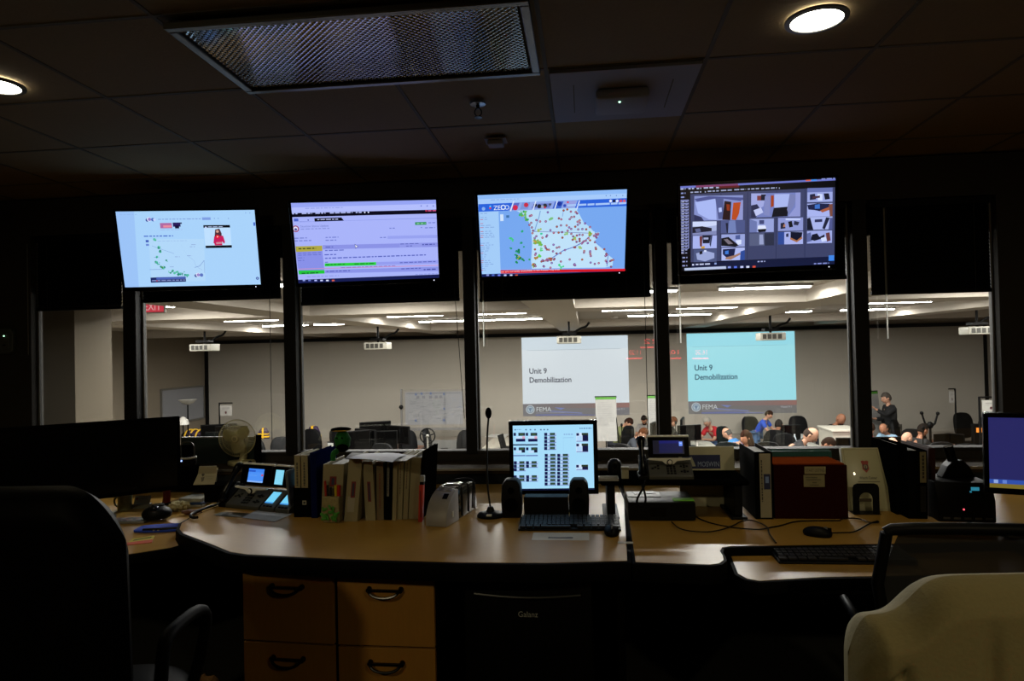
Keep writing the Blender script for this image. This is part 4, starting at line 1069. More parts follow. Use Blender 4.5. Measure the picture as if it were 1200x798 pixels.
def lab_red(y0, y1, paper=False):
    def f(q, w, h):
        if paper: q.rect(.15, .6, .7, .85, '9a9482', True)
        q.rect(.35, y0, .68, y1, '6c1a1e', True); q.rect(.44, y0+.03, .58, y1-.03, '2a2c44', True)
    return f
binder('ring_binder', 'cream binder behind the pen cup', (376, 400), (379, 403), 609, 544, BT, deco=lab_red(.22, .4))
binder('ring_binder', 'wide leaning cream binder with a red label just right of the pen cup', (403, 418.5), (409, 424.5), 611, 538, BT, deco=lab_red(.36, .62, True))
binder('ring_binder', 'wide cream binder with a tall red label before the dark gap', (428.5, 440), (425, 437), 610, 541, BT, deco=lab_red(.34, .68))
binder('ring_binder', 'narrow tan binder with red print down its spine', (441.5, 449.5), (441, 449.5), 609.5, 541, BTAN, deco=lambda q, w, h: vtext(q, .42, .56, .2, .8, '6c2420'))
binder('ring_binder', 'black binder with a white strip label between the tan and cream ones', (451, 458.5), (452, 459.5), 609.5, 540, BB_, deco=lambda q, w, h: (q.rect(.25, .03, .6, .6, '75756e', True), vtext(q, .38, .48, .06, .56, '202020')))
binder('ring_binder', 'thin cream binder directly right of the black one', (459.5, 464), (461, 465), 610, 538, BT)
binder('ring_binder', 'thin cream binder with brown spine print, third from the red box', (465, 471), (467, 473), 609, 537, BT, deco=lambda q, w, h: vtext(q, .4, .55, .1, .6, '4c3428'))
binder('ring_binder', 'thin cream binder with long brown spine print, second from the red box', (472, 477.5), (475, 480.5), 608.5, 537, BT, deco=lambda q, w, h: vtext(q, .4, .55, .08, .5, '4c3428'))
binder('ring_binder', 'blank cream binder at the right end of the cream ones', (478.5, 490), (482, 493), 608, 536, BT)
binder('ring_binder', 'black binder at the right end of the row behind the red box', (491.5, 495), (495, 499), 608, 529, BB_)
a = Z(492, 609); 
t = thing('marker_box', 'slim red-orange box standing at the right end of the binder row', 'box', (Z(494.8, 609).x, a.y-.04, TZ), 0)
sk = .008
m = MB().bb(-.009, .009, 0, .03, 0, .165); m.v = [(v[0]+sk*v[2]/.165, v[1], v[2]) for v in m.v]
m.build('carton', mat('red_orange', 'b02a16', .5), t)
m = MB().bb(-.007, .011, .004, .026, .165, .178); m.v = [(v[0]+sk, v[1], v[2]) for v in m.v]
m.build('neck', BLK, t)
m = MB().bb(-.006, .013, .003, .027, .178, .206); m.v = [(v[0]+sk, v[1], v[2]) for v in m.v]
m.build('white_cap', mat('cap_white', '8f8f8c', .5), t, .002)
q = Pic(.006, .12); q.rect(0, 0, 1, 1, '6a0c0c', True); q.build('stripe', PRINT, t, (.004, -.0006, .08))
# grey folder leaning on the magazine holder
a = Z(337, 602); 
t = thing('paper_folder', 'pale grey folder standing between the left phone and the magazine holder', 'folder', (a.x+.01, a.y+.0, TZ), .0)
m = MB().bb(0, .003, 0, .22, 0, .2).bb(.006, .009, .0, .22, 0, .205).bb(0, .009, .217, .22, 0, .2); m.v = [(v[0]-.02*v[2]/.2*(1-v[1]*2), v[1], v[2]) for v in m.v]
m.build('cover', mat('folder_grey', '6a6c70', .7), t)
# papers on top of the binders
zt = TZ+.295
def sheet(label, corners, z, bow=.01, m=PAPER):
    P = [at_z(x, y, z) for x, y in corners]; c = sum(P, Vector())/4
    mb = MB(); n = 8; vs = []
    for k in (0, -.0012):
        for i in range(n+1):
            for j in range(n+1):
                u, v = i/n, j/n
                q = P[0]*(1-u)*(1-v)+P[1]*u*(1-v)+P[2]*u*v+P[3]*(1-u)*v-c
                vs.append((q.x, q.y, k+bow*(math.sin(PI*u*1.3)*.6+math.sin(PI*v)*.3)))
    fs = []; N = (n+1)**2
    for k in (0, N):
        for i in range(n):
            for j in range(n):
                a = k+i*(n+1)+j; fs.append((a, a+1, a+n+2, a+n+1))
    mb.add(vs, fs)
    return tag(mb.build('paper_sheet', m, None, smooth=True, loc=c), label, 'paper', 'papers lying on the binders')
sheet('wide white sheet bowed over the binder tops', [(406, 537), (452, 529), (479, 532), (460, 541.5)], zt+.004, .012, mat('cool_paper', '9a9ca8', .7))
sheet('white sheet under the wide one, towards the right end of the binders', [(455, 541), (472, 533), (489, 533), (476, 540)], zt+.001, .003)
sheet('grey printed sheet at the left of the papers on the binders', [(404, 538), (412, 530), (440, 531), (430, 538)], zt+.001, .003, mat('grey_sheet', '5c5c5a', .8, noise=.3, scale=40))

# green plush with black cap
p = at_y(396, 541, 3.14)
t = thing('plush_toy', 'dark green plush pickle wearing a black cap on top of the binders', 'plush toy', (p.x, 3.2, TZ+.298))
FZG = mat('green_plush', '0f5c1c', .95, noise=.35, scale=90, bump=.8)
MB().ball((.002, 0, .062), (.036, .034, .068), 20, 16, lambda d, q: Vector((q.x*(1+.06*math.sin(9*d.z)), q.y, q.z))).build('body', FZG, t, smooth=True)
MB().ball((-.004, 0, .136), (.046, .042, .014)).build('cap', BLKM, t, smooth=True)
MB().lathe([(.041, -.004), (.043, .0), (.041, .004), (.039, 0)], (-.002, 0, .132), 28).build('gold_braid', mat('gold_braid', 'b08a1c', .6), t, smooth=True)
MB().ball((-.01, -.05, .0), (.012, .018, .02)).tube([(-.012, -.03, .01), (-.014, -.072, .0), (-.014, -.078, -.05)], [.012, .011, .006], 10, 1).build('hanging_leg', FZG, t, smooth=True)
MB().ball((.012, -.03, .02), (.028, .016, .026)).build('dark_arm', BLKM, t, smooth=True)
for sx in (-1, 1): MB().ball((sx*.012, -.0335, .085), (.004, .003, .006)).build('eye', BLKG, t, smooth=True)
t.scale = (1.08, 1.08, .74)

# pen cup with green ribbon
p = Z(388, 612.5)
t = thing('pen_cup', 'patterned cream pen cup tied with green leaves in front of the binders', 'pen cup', (p.x, p.y+.03, TZ))
CUP = mat('patterned_cup', '8a7f55', .7, noise=.6, scale=60)
MB().prism([(-.038, -.03), (.038, -.03), (.036, .03), (-.036, .03)], 0, .115).build('cup', CUP, t, .004)
lv = MB(); random.seed(5)
for i in range(16):
    x = random.uniform(-.045, .045); z = random.uniform(.015, .075); a = random.uniform(0, PI*2)
    lv.box((x, -.036+random.uniform(-.006, .002), z), (random.uniform(.02, .036), .004, random.uniform(.008, .014)), ry=a, rz=random.uniform(-.6, .6))
lv.build('green_leaves', mat('ribbon_green', '3f8a2a', .7, noise=.3, scale=50), t, .002, True)
for i, (x, c, h, r_) in enumerate(((-.03, 'a02c20', .185, .006), (-.02, '141414', .165, .005), (-.008, '101018', .155, .005), (.004, '141414', .15, .006), (.014, 'b8a020', .165, .008), (.026, 'a01818', .165, .009), (.008, '101424', .16, .005))):
    tag(MB().cyl((x, 0, .01), (x*1.15, -.005, h), r_*.8, r_, 10).build('pen', mat('pen_'+c, c, .4), None, loc=(p.x, p.y+.03, TZ)), ['tall pen with a red top, leftmost in the patterned cup', 'black pen second from the left in the patterned cup', 'dark pen in the middle of the patterned cup', 'black marker in the middle of the patterned cup', 'yellow pen towards the right in the patterned cup', 'thick red pen rightmost in the patterned cup', 'navy pen beside the yellow one in the patterned cup'][i], 'pen', 'pens in the patterned cup')
# ================================================================== RIGHT END OF THE DESK
# lever file
a = Z(886, 608.5); b = Z(907, 608.5); y0 = a.y
h = at_y(893, 529.5, y0).z-TZ; w_ = b.x-a.x
t = thing('lever_arch_file', 'thick black lever file with a cream spine label left of the maroon box', 'binder', ((a.x+b.x)/2, y0, TZ))
MB().bb(-w_/2, w_/2, 0, .004, 0, h).build('spine', BB_, t, .002)
MB().bb(-w_/2, -w_/2+.004, .004, .29, 0, h).bb(w_/2-.004, w_/2, .004, .29, 0, h).build('cover', mat('dark_cloth_cover', '0b0d0b', .7, spec=.02), t)
MB().bb(-w_/2+.006, w_/2-.006, .012, .27, .004, h-.015).build('pages', INSIDE, t)
q = Pic(w_*.62, h*.95); q.rect(0, 0, 1, 1, '8d8670', True); q.rect(.35, .32, .95, .56, '141c44', True); q.rect(.5, .36, .8, .46, '6f86b8', True); vtext(q, .12, .24, .1, .75, '3c382c')
q.build('spine_label', PRINT, t, (.006, -.0006, h/2))
# maroon box
a = Z(908, 608); b = Z(994, 608); cx = (a.x+b.x)/2; w_ = (b.x-a.x); y0 = a.y
ht = at_y(950, 545, y0).z-TZ
MAR = mat('maroon_board', '260805', .8, noise=.1, spec=.02); MART = mat('rust_board', '6b2d10', .9, noise=.15, scale=12, spec=.0)
t = thing('file_box', 'large maroon file box with two cream labels on its front', 'box', (cx, y0, TZ))
MB().bb(-w_/2, w_/2, 0, .2, 0, ht).build('box_body', MAR, t, .003)
MB().bb(-w_/2, w_/2-.01, .002, .2, ht, ht+.006).build('lid_flap', MART, t, .002)
q = Pic(.088, .032); q.rect(0, 0, 1, 1, '857d5c', True); q.text('START LISTING', .06, .72, .019, '3c3626', width=.078)
q.build('title_label', PRINT, t, (-cx+at_y(955, 551, y0).x, -.0008, at_y(955, 551, y0).z-TZ))
q = Pic(.088, .052); q.rect(0, 0, 1, 1, '7d7554', True); greek(q, .1, .2, .65, '4a4430', .04); greek(q, .12, .38, .8, '4a4430', .04); greek(q, .4, .62, .6, '4a4430', .05); greek(q, .28, .82, .7, '4a4430', .04)
q.build('detail_label', PRINT, t, (-cx+at_y(954, 563.5, y0).x, -.0008, at_y(954, 563.5, y0).z-TZ))
# teal folder behind/above
a = at_y(904, 540, y0+.24); b = at_y(974, 540, y0+.24); zt_ = at_y(940, 526.5, y0+.24).z
t = thing('teal_folder', 'dark teal folder standing behind the maroon box', 'folder', ((a.x+b.x)/2, y0+.23, TZ))
w_ = b.x-a.x
MB().bb(-w_/2, w_/2, 0, .004, 0, zt_-TZ-.006).bb(-w_/2, w_/2, .03, .034, 0, zt_-TZ).bb(-w_/2, w_/2, .004, .03, 0, .004).build('cover', mat('teal_board', '0b4440', .5, noise=.2, scale=9), t, .001)
MB().bb(-w_/2+.004, w_/2-.004, .006, .028, .004, zt_-TZ-.012).build('papers', mat('teal_inner', '0e3b38', .6), t)
# badge cover
a = Z(994, 599); b = Z(1050, 600); cx = (a.x+b.x)/2; w_ = (b.x-a.x)*.98
t = thing('presentation_binder', 'cream binder with a red shield badge leaning beside the maroon box', 'binder', (cx, a.y+.0, TZ), 0)
BC = mat('badge_cream', 'aaa684', .35, coat=.5, bump=.15, noise=.04)
Hc = .285; th = R(14)
def tilt(mb):
    M = Matrix.Rotation(-th, 4, 'X')
    mb.v = [tuple(M @ Vector((v[0]-(v[2]/Hc)*v[0]*.16-v[2]*.06, v[1], v[2]))) for v in mb.v]; return mb
tilt(MB().bb(-w_/2, w_/2, 0, .03, 0, Hc)).build('cover', BC, t, .003, True)
q = Pic(w_, Hc)
cxp = .56
q.poly([(cxp-.1, .22), (cxp-.05, .205), (cxp, .215), (cxp+.05, .205), (cxp+.1, .22), (cxp+.075, .27), (cxp+.085, .34), (cxp, .4), (cxp-.085, .34), (cxp-.075, .27)], '8f3024', True)
q.poly([(cxp-.06, .27), (cxp+.06, .27), (cxp+.06, .33), (cxp, .365), (cxp-.06, .33)], '2c2826', True); q.disc(cxp, .305, .009, '8a8468', 10); q.rect(cxp-.012, .285, cxp+.012, .34, '3c3a34', True)
q.text('Watch Center', cxp-.2, .5, .017, '2e2b24', width=.085); q.rect(cxp-.25, .535, cxp+.28, .548, '6a664e', True)
for v, x0, x1 in ((.03, 0, 1), (.97, 0, 1)): q.rect(.03, v-.002, .97, v+.002, '75714f', True)
q.rect(.05, .03, .058, .97, '7a7655', True); q.rect(.94, .03, .948, .97, '7a7655', True)
M = Matrix.Rotation(-th, 4, 'X')
q.v = [tuple(M @ Vector((v[0]-((v[2]+Hc/2)/Hc)*v[0]*.16-(v[2]+Hc/2)*.06, v[1], v[2]+Hc/2))) for v in q.v]
q.build('badge_print', PRINT, t, (0, -.0008, 0))
# bookend
a = Z(1000, 602.5); b = Z(1031, 602.5); w_ = b.x-a.x; y0 = a.y
h = at_y(1015, 566.5, y0).z-TZ
t = thing('bookend', 'black steel bookend with an arched cut-out in front of the badge binder', 'bookend', ((a.x+b.x)/2, y0, TZ))
o = w_/2; i_ = o*.5
arc = [(i_*math.cos(x), h*.5+i_*math.sin(x)) for x in [PI*k/10 for k in range(11)]]
outer = [(o, 0), (o, h-.02), (o-.006, h-.006), (o-.02, h), (-o+.02, h), (-o+.006, h-.006), (-o, h-.02), (-o, 0)]
pts = outer+[(-i_, 0)]+list(reversed(arc))+[(i_, 0)]
MB().prism(pts, 0, .003, 'Y').build('upright', BLK, t)
MB().bb(-o, o, -.012, .1, 0, .002).build('foot_plate', BLK, t)
MB().bb(-i_*.9, i_*.9, .004, .006, h*.4, h*.5).build('label_tape', mat('tape_dark', '3a3222', .5), t)

# black binders cluster on right
def rbinder(label, x0, x1, yb, yt, m, depth=.26, deco=None, rz=0.):
    return binder('ring_binder', label, (x0, x1), (x0-1, x1-1), yb, yt, m, depth, deco, group='dark binders at the right of the desk', rzz=rz)
rbinder('wide black binder leftmost of the dark binders at the right', 1051, 1064, 603, 521, BB_)
rbinder('black binder with a thin cream spine label in the middle of the dark ones', 1065, 1087, 608, 528, BB_, deco=lambda q, w, h: (q.rect(.62, .02, .95, .47, '8a8464', True), vtext(q, .74, .84, .07, .42, '2c2a20'), q.rect(.62, .52, .92, .9, '161613', True)))
rbinder('dark red binder rightmost of the dark binders', 1089, 1097, 605, 525, mat('dark_red', '34100f', .6))

# radio console
a = Z(1101, 612); b = Z(1166, 612); 
t = thing('radio_console', 'black radio console with a cyan readout and a red light near the right monitor', 'radio', ((a.x+b.x)/2, a.y+.0, TZ), -.1)
w_ = (b.x-a.x); h = at_y(1133, 567, a.y).z-TZ
MB().prism([(0, 0), (0, h*.55), (.03, h), (.24, h), (.24, 0)], -w_/2, w_/2, 'X').build('case', BLK, t, .006, True)
dx = lambda px, py: at_y(px, py, a.y)
for px, py, s_, c, em in ((1144, 573.5, (.03, .004, .014), '2f7f9a', .6), (1139, 577, (.006, .004, .006), '2f7f9a', .6)):
    q = dx(px, py); MB().bb(q.x-(a.x+b.x)/2-s_[0]/2, q.x-(a.x+b.x)/2+s_[0]/2, .012, .016, q.z-TZ-s_[2]/2, q.z-TZ+s_[2]/2).build('cyan_readout', mat('cyan_led', '3aa0c0', .4, emit=.5), t)
q = dx(1129.5, 597); MB().ball((q.x-(a.x+b.x)/2, -.002, q.z-TZ), .004, 8, 6).build('red_light', mat('red_led', 'ff5a6a', .4, emit=1.5), t)
m = MB()
for i in range(5): m.bb(-w_/2+.02+.04*i, -w_/2+.045+.04*i, -.003, .004, .012, .02)
m.build('buttons', mat('btn', '2b2b28', .4), t)
q = at_z(1138, 566, TZ+h)
t = thing('radio_handset', 'black upright handset standing in its cradle behind the radio readout', 'handset', (q.x+.01, q.y+.14, TZ+h+.001))
hz = at_y(1137, 523, q.y+.14).z-TZ-h
MB().prism([(-.07, 0), (.07, 0), (.045, .05), (.02, .075), (-.02, .075), (-.045, .05)], -.03, .03, 'Y').build('cradle', BLK, t, .005)
MB().tube([(0, 0, .05), (-.012, .0, hz*.55), (-.028, .0, hz)], [.024, .019, .02], 12).build('grip', BLKG, t, smooth=True)
q = at_z(1112, 564, TZ+.02)
t = thing('paper_stack', 'loose papers leaning behind the radio console', 'papers', (q.x+.05, q.y+.42, TZ), .1)
MB().box((0, 0, .075), (.2, .2, .003), rx=R(20)).box((.03, 0, .082), (.2, .18, .002), rz=.2, rx=R(20)).build('sheets', mat('dim_paper', '787464', .8), t)
MB().bb(-.09, .12, -.06, .1, 0, .035).build('letter_tray', BLK, t, .004)
# right monitor
p = Pic(.44, .26); p.rect(0, 0, 1, 1, '26265e', True); p.rect(0, .88, 1, .94, '2f4fa8', True); p.rect(.03, .885, .06, .935, '90a8e0', True); p.rect(.09, .885, .12, .935, '6080d0', True); p.rect(0, .94, 1, 1, '7a6a28', True)
c = at_y(1263, 537, 2.55)
monitor('computer_monitor', 'black-framed monitor with a deep indigo desktop at the right edge', (c.x, 2.62, c.z), .44, .26, -.35, .06, p, '26265e', b=.016)
# cables
def cable(label, pts, z=TZ+.004, r=.0028):
    P = [Z(x, y, z) for x, y in pts]
    return tag(MB().tube(P, r, 6, 2).build('cable', BLK, None, smooth=True), label, 'cable', 'thin black cables on the right desk')
cable('black cable running from the device box along the front of the maroon box', [(812, 603), (825, 611), (855, 618), (890, 621), (902, 618), (915, 616), (930, 611), (950, 610), (985, 610)])
cable('black cable looping down from the device box towards the right keyboard', [(787, 611.5), (797, 621), (827, 624), (845, 621), (857, 617), (870, 610), (882, 609), (900, 617), (901, 625), (909.5, 636)], TZ+.009)
cable('black mouse cable curling under the bookend', [(964, 625), (985, 624), (1002, 624), (1017, 614), (1029, 610), (1030, 612.5), (1018, 612.5), (1008, 607.5), (990, 607), (985, 609)], TZ+.006)
mouse('black mouse on the right desk in front of the maroon box', Z(958, 628), 1.1)
a = Z(913, 661, KZ); b = Z(1050, 661, KZ)
keyboard('black keyboard on the pull-out keyboard platform', Vector((a.x+.24, a.y+.085, 0)), .48, .17, 0, z=KZ)

# map sheet card behind the riser
a = Z(800, 590); b = Z(862, 590); y0 = 3.33
a = at_y(797, 580, y0); b = at_y(862.5, 580, y0); w_ = b.x-a.x; zt_ = at_y(840, 522.5, y0+.03).z; h = zt_-TZ
t = thing('sign_card', 'cream upright card with a navy MOSWIN banner and a faint state map', 'sign', ((a.x+b.x)/2, y0, TZ))
CC = mat('sign_cream', 'b3af92', .6)
th = R(4); M = Matrix.Rotation(-th, 4, 'X')
m = MB(); m.M = M; m.bb(-w_/2, w_/2, 0, .008, 0, h); m.build('board', CC, t, .002)
m = MB(); m.add([(-.03, .01, .14), (.03, .01, .14), (.03, .07, .0), (-.03, .07, .0)], [(0, 1, 2, 3)]); m.bb(-.03, .03, .066, .07, 0, .01); m.build('easel_back', CC, t)
q = Pic(w_, h)
U = lambda px: (at_y(px, 550, y0).x-a.x)/w_
q.rect(U(800), .14, U(845), .37, '0e1c4c', True)
q.text('MOSWIN', U(818), .335, .034, '8c9ab8', width=at_y(843.5, 540, y0).x-at_y(818, 540, y0).x)
q.poly([(U(809), .18), (U(811.5), .17), (U(816), .33), (U(812), .335)], 'a0a088', True); q.poly([(U(805), .22), (U(808), .2), (U(810), .335), (U(806), .335)], '6a7898', True)
q.poly([(U(812), .41), (U(830), .41), (U(832), .48), (U(836), .58), (U(834), .64), (U(816), .62), (U(814), .5)], '827f6a', True)
random.seed(9)
for i in range(46):
    x = random.uniform(814, 832); y = random.uniform(.42, .61); q.rect(U(x), y, U(x)+.012, y+.008, random.choice(['4a4a40', '5c5a4c', '6a6856']), True)
q.text('MOSWIN Coverage Map', U(806), .83, .015, '4c4a3c', width=(at_y(840, 540, y0).x-at_y(808, 540, y0).x)); q.rect(U(812), .66, U(838), .67, '6a6856', True)
o = q.build('sign_print', PRINT, t); o.rotation_euler = (-th, 0, 0); o.location = (0, -.0008+h/2*math.sin(th), h/2*math.cos(th))

# ================================================================== LEFT END
# fan on the rear shelf
c = at_y(275, 514, 4.02)
t = thing('desk_fan', 'small cream desk fan with a wire cage on the rear shelf', 'fan', (c.x, 4.06, SZ), .12)
FB = mat('fan_cream', 'b3ab80', .45); FBL = mat('fan_blade', '9a9468', .4)
cz = c.z-SZ; Rf = .113
MB().prism([(.02+.085*math.cos(x), .0+.055*math.sin(x)) for x in [2*PI*i/24 for i in range(24)]], 0, .03).build('base', FB, t, .008, True)
MB().tube([(.02, .01, .02), (.025, .03, .06), (.01, .03, cz-.02), (0, .02, cz)], [.022, .016, .016, .02], 12, 1).build('neck', FB, t, smooth=True)
MB().lathe([(.001, .065), (.03, .06), (.036, .03), (.036, .0), (.001, -.0)], (0, 0, cz), axis='Y').build('motor', FB, t, smooth=True)
m = MB()
for k in range(56):
    a_ = 2*PI*k/56; d = Vector((math.cos(a_), 0, math.sin(a_)))
    m.tube([d*.028+Vector((0, -.052, cz)), d*.07+Vector((0, -.048, cz)), d*.1+Vector((0, -.036, cz)), d*Rf+Vector((0, -.012, cz))], .0011, 5)
    m.tube([d*Rf+Vector((0, -.012, cz)), d*.095+Vector((0, .014, cz)), d*.035+Vector((0, .026, cz))], .0011, 5)
for rr, yy, r_ in ((Rf, -.012, .0028), (.078, -.046, .0014), (.028, -.052, .0016)):
    m.tube([(rr*math.cos(2*PI*i/48), yy, cz+rr*math.sin(2*PI*i/48)) for i in range(49)], r_, 6)
m.build('wire_cage', FB, t, smooth=True)
bl = MB()
for k in range(3):
    M = Matrix.Translation((0, -.02, cz)) @ Matrix.Rotation(2*PI*k/3+.9, 4, 'Y')
    vs = []; 
    for side in (0, .002):
        for i in range(9):
            for j in range(7):
                u, v = i/8, j/6
                r_ = .02+.072*u; wd = .028+.045*math.sin(PI*min(u*.75+.12, 1))
                ang = (v-.5)*wd/r_*1.1 if r_ > .03 else (v-.5)*wd/.03
                vs.append(M @ Vector((r_*math.sin(ang), (v-.5)*-.024+side, r_*math.cos(ang))))
    fs = []
    for s_ in (0, 63):
        for i in range(8):
            for j in range(6):
                a_ = s_+i*7+j; fs.append((a_, a_+1, a_+8, a_+7))
    bl.add(vs, fs)
bl.build('blades', FBL, t, smooth=True)
MB().lathe([(.001, -.046), (.017, -.042), (.021, -.02), (.021, 0), (.001, 0)], (0, 0, cz), axis='Y').build('hub', FB, t, smooth=True)
MB().lathe([(.001, -.058), (.02, -.056), (.024, -.05), (.001, -.048)], (0, 0, cz), axis='Y').lathe([(.001, -.0605), (.007, -.0605), (.007, -.058), (.001, -.058)], (0, 0, cz), axis='Y').build('badge_cap', FB, t, smooth=True)
MB().lathe([(.006, -.0612), (.009, -.0612), (.009, -.059), (.006, -.059)], (0, 0, cz), axis='Y').build('badge_ring', BLK, t)
MB().lathe([(.001, -.062), (.012, -.062), (.012, -.05), (.001, -.05)], (.085, .02, .02), axis='Y').build('speed_knob', BLK, t)

# headset base with silver arc and blue light
c = at_y(229, 538, 3.8)
t = thing('headset_charger', 'black rounded charger with a silver arc and a blue light left of the fan', 'charger', (c.x, 3.72, TZ))
z1 = at_y(229, 545, 3.72).z-TZ; z2 = at_y(229, 517, 3.72).z-TZ; zm = at_y(229, 536, 3.72).z-TZ
MB().bb(-.05, .05, -.05, .05, 0, z1).build('stand', BLKM, t, .01)
MB().lathe([(.001, z1), (.045, z1), (.05, (z1+zm)/2), (.046, zm), (.001, zm)], n=28).build('base', BLK, t, smooth=True)
MB().lathe([(.046, zm-.006), (.05, zm-.004), (.05, zm+.004), (.044, zm+.006)], n=28).build('silver_arc', SILV, t, smooth=True)
MB().tube([(-.042, 0, zm), (-.042, 0, z2-.03), (-.03, 0, z2-.008), (0, 0, z2), (.03, 0, z2-.008), (.042, 0, z2-.03), (.042, 0, zm)], .0035, 8, 1).build('headband', mat('band_grey', '3c3d3c', .35), t, smooth=True)
MB().ball((-.006, -.05, zm-.012), .005, 8, 6).build('blue_light', mat('blue_led', '9ab8ff', .4, emit=2.), t)
MB().bb(-.034, .034, -.006, .006, zm, z2-.02).build('backing', BLKM, t, .01)

# card holder and cream card
p = Z(240, 592)
t = thing('letter_organizer', 'black desk organizer holding up the cream card', 'organizer', (p.x+.03, p.y+.06, TZ))
MB().bb(-.07, .08, 0, .12, 0, .09).build('tray_block', BLKM, t, .005)
q0 = at_y(239, 561.5, p.y+.06)
t = thing('greeting_card', 'cream card with a small dark drawing leaning above the book stack', 'card', (q0.x, p.y+.075, TZ+.091), .15)
m = MB(); m.M = Matrix.Rotation(R(-20), 4, 'X'); m.prism([(-.065, 0), (.045, -.0), (.055, .088), (-.035, .092)], 0, .002, 'Y'); m.build('front_leaf', mat('card_cream', 'a09a80', .7), t)
m = MB(); m.M = Matrix.Rotation(R(14), 4, 'X'); m.prism([(-.06, .0), (.045, .0), (.055, .09), (-.035, .09)], .032, .034, 'Y'); m.build('rear_leaf', MATS['card_cream'], t)
q = Pic(.09, .08); q.disc(.32, .35, .008, '4a463a'); q.poly([(.22, .55), (.42, .5), (.4, .75), (.28, .85)], '5c584a', True); q.poly([(.25, .3), (.38, .42), (.3, .5)], '3a362c', True); greek(q, .48, .5, .95, '8a8470', .02); greek(q, .5, .65, .9, '8a8470', .02)
q.build('drawing', PRINT, t, (-.003, -.0008+.042*math.sin(R(20)), .042*math.cos(R(20))), (R(-20), 0, 0))
p = at_z(229, 592, LZ)
for i, (w_, d_, h_, m_, rz, dx_, lab) in enumerate(((.16, .15, .012, mat('white_pad', '8a867a', .8), .1, .0, 'white-edged pad at the bottom of the small stack'), (.17, .14, .012, mat('blue_book', '16305c', .5), .02, .0, 'blue book in the middle of the small stack'), (.13, .12, .02, mat('pale_pad', '8f8d80', .8), -.05, .015, 'pale notepad on top of the blue book'))):
    bk = tag(MB().bb(-w_/2, w_/2, -d_/2, d_/2, 0, h_).build('notepad' if i != 1 else 'book', m_, None, .002, loc=(p.x+dx_-.02, p.y+.02, LZ+sum((.012, .012, .02)[:i])+i*.0005), rz=rz), lab, 'book' if i == 1 else 'notepad', 'small stack beside the left phone')
    if i == 0: base_z = 0
p = Z(253, 578)
tag(MB().lathe([(.001, 0), (.011, 0), (.012, .03), (.009, .036), (.001, .036)], n=16).build('white_bottle', mat('off_white', '8c8a78', .5), None, loc=(at_y(253.5, 577, 3.5).x, 3.42, TZ+.0), smooth=True), 'tiny off-white bottle beside the left phone handset', 'bottle')
# coiled cord of left phone
P = [Z(x, y, TZ+.012) for x, y in ((259, 588), (252, 592), (244, 594), (236, 597), (228, 600), (222, 604), (226, 607), (232, 606))]
tag(MB().tube(P, .007, 8, 2).build('phone_cord', BLK, None, smooth=True), 'thick black coiled cord running left from the bright phone', 'cord')
# papers in front of left phone
p = Z(283, 604)
t = thing('photo_card', 'dark printed picture card lying in front of the left phone', 'card', (p.x, p.y, TZ), -.2)
MB().bb(-.12, .1, -.035, .04, 0, .0012).build('card', mat('dark_photo', '2c2a16', .3, noise=.9, scale=18), t)
MB().bb(-.14, -.1, -.03, .03, .0012, .002).build('corner_tag', mat('corner_paper', '6a6a66', .8), t)
P = [Z(x, y, TZ+.002) for x, y in ((283, 606.5), (302, 597.5), (343, 602), (322, 611.5))]
tag(MB().prism([xy(q) for q in P], TZ+.0015, TZ+.0025).build('paper_sheet', mat('worn_paper', '8d9199', .7, noise=.1, scale=30), None), 'pale sheet lying in front of the side modules of the left phone', 'paper')

# --- left return desk things
def LP(px, py): return at_z(px, py, LZ)
P0 = at_z(-2, 500, 1.2); P1 = at_z(211.5, 486, 1.2)
d = (P1-P0).normalized(); ya = math.atan2(d.y, d.x); c = P1-d*.425
c.z = 1.2-.017-.18
t = monitor('ultrawide_monitor', 'very wide dark switched-off monitor at the left', (c.x, c.y, c.z), .815, .35, ya, .0, None, None, deskz=LZ, b=.014, bm=BLKM)
p = LP(141.5, 599)
t = thing('coffee_mug', 'olive patterned mug under the left monitor', 'mug', (p.x, p.y+.035, LZ))
MUG = mat('mug_glaze', '6a6a48', .35, noise=.5, scale=50)
MB().lathe([(.001, .003), (.034, .0), (.036, .01), (.034, .045), (.036, .078), (.033, .078), (.031, .045), (.032, .01), (.001, .008)], n=28).build('cup_body', MUG, t, smooth=True)
MB().tube([(-.033, 0, .065), (-.055, -.004, .062), (-.06, -.004, .04), (-.05, -.002, .02), (-.034, 0, .016)], .005, 8, 1).build('handle', MUG, t, smooth=True)
MB().lathe([(.0335, .0765), (.0365, .0765), (.0365, .0805), (.0335, .0805)], n=28).build('pale_rim', mat('rim_pale', '80806a', .4), t, smooth=True)
p = LP(160, 598)
t = thing('card_holder', 'white business card holder right of the olive mug', 'card holder', (p.x, p.y+.03, LZ), .08)
MB().bb(-.045, .045, 0, .04, 0, .025).build('holder', mat('holder_grey', '66665c', .4), t, .002)
m = MB(); m.M = Matrix.Translation((0, .01, .02)) @ Matrix.Rotation(R(-25), 4, 'X'); m.bb(-.043, .043, 0, .006, 0, .05); m.build('cards', mat('card_white', '8e8c82', .7), t)
q = Pic(.08, .04); q.rect(.1, .2, .28, .5, '7a3038', True); greek(q, .36, .35, .9, '5c5c60', .04); greek(q, .36, .55, .85, '77777a', .04)
q.build('card_print', PRINT, t, (0, .0125, .047), (R(-25), 0, 0))
p = LP(150, 612)
t = thing('tablet_keyboard', 'flat white-edged board covered in small colourful stickers', 'keyboard', (p.x, p.y, LZ), .12)
MB().bb(-.1, .1, -.04, .055, 0, .012).build('board', mat('board_edge', '6c6c66', .5), t, .003)
q = Pic(.19, .085); q.rect(0, 0, 1, 1, '141418', True); random.seed(12)
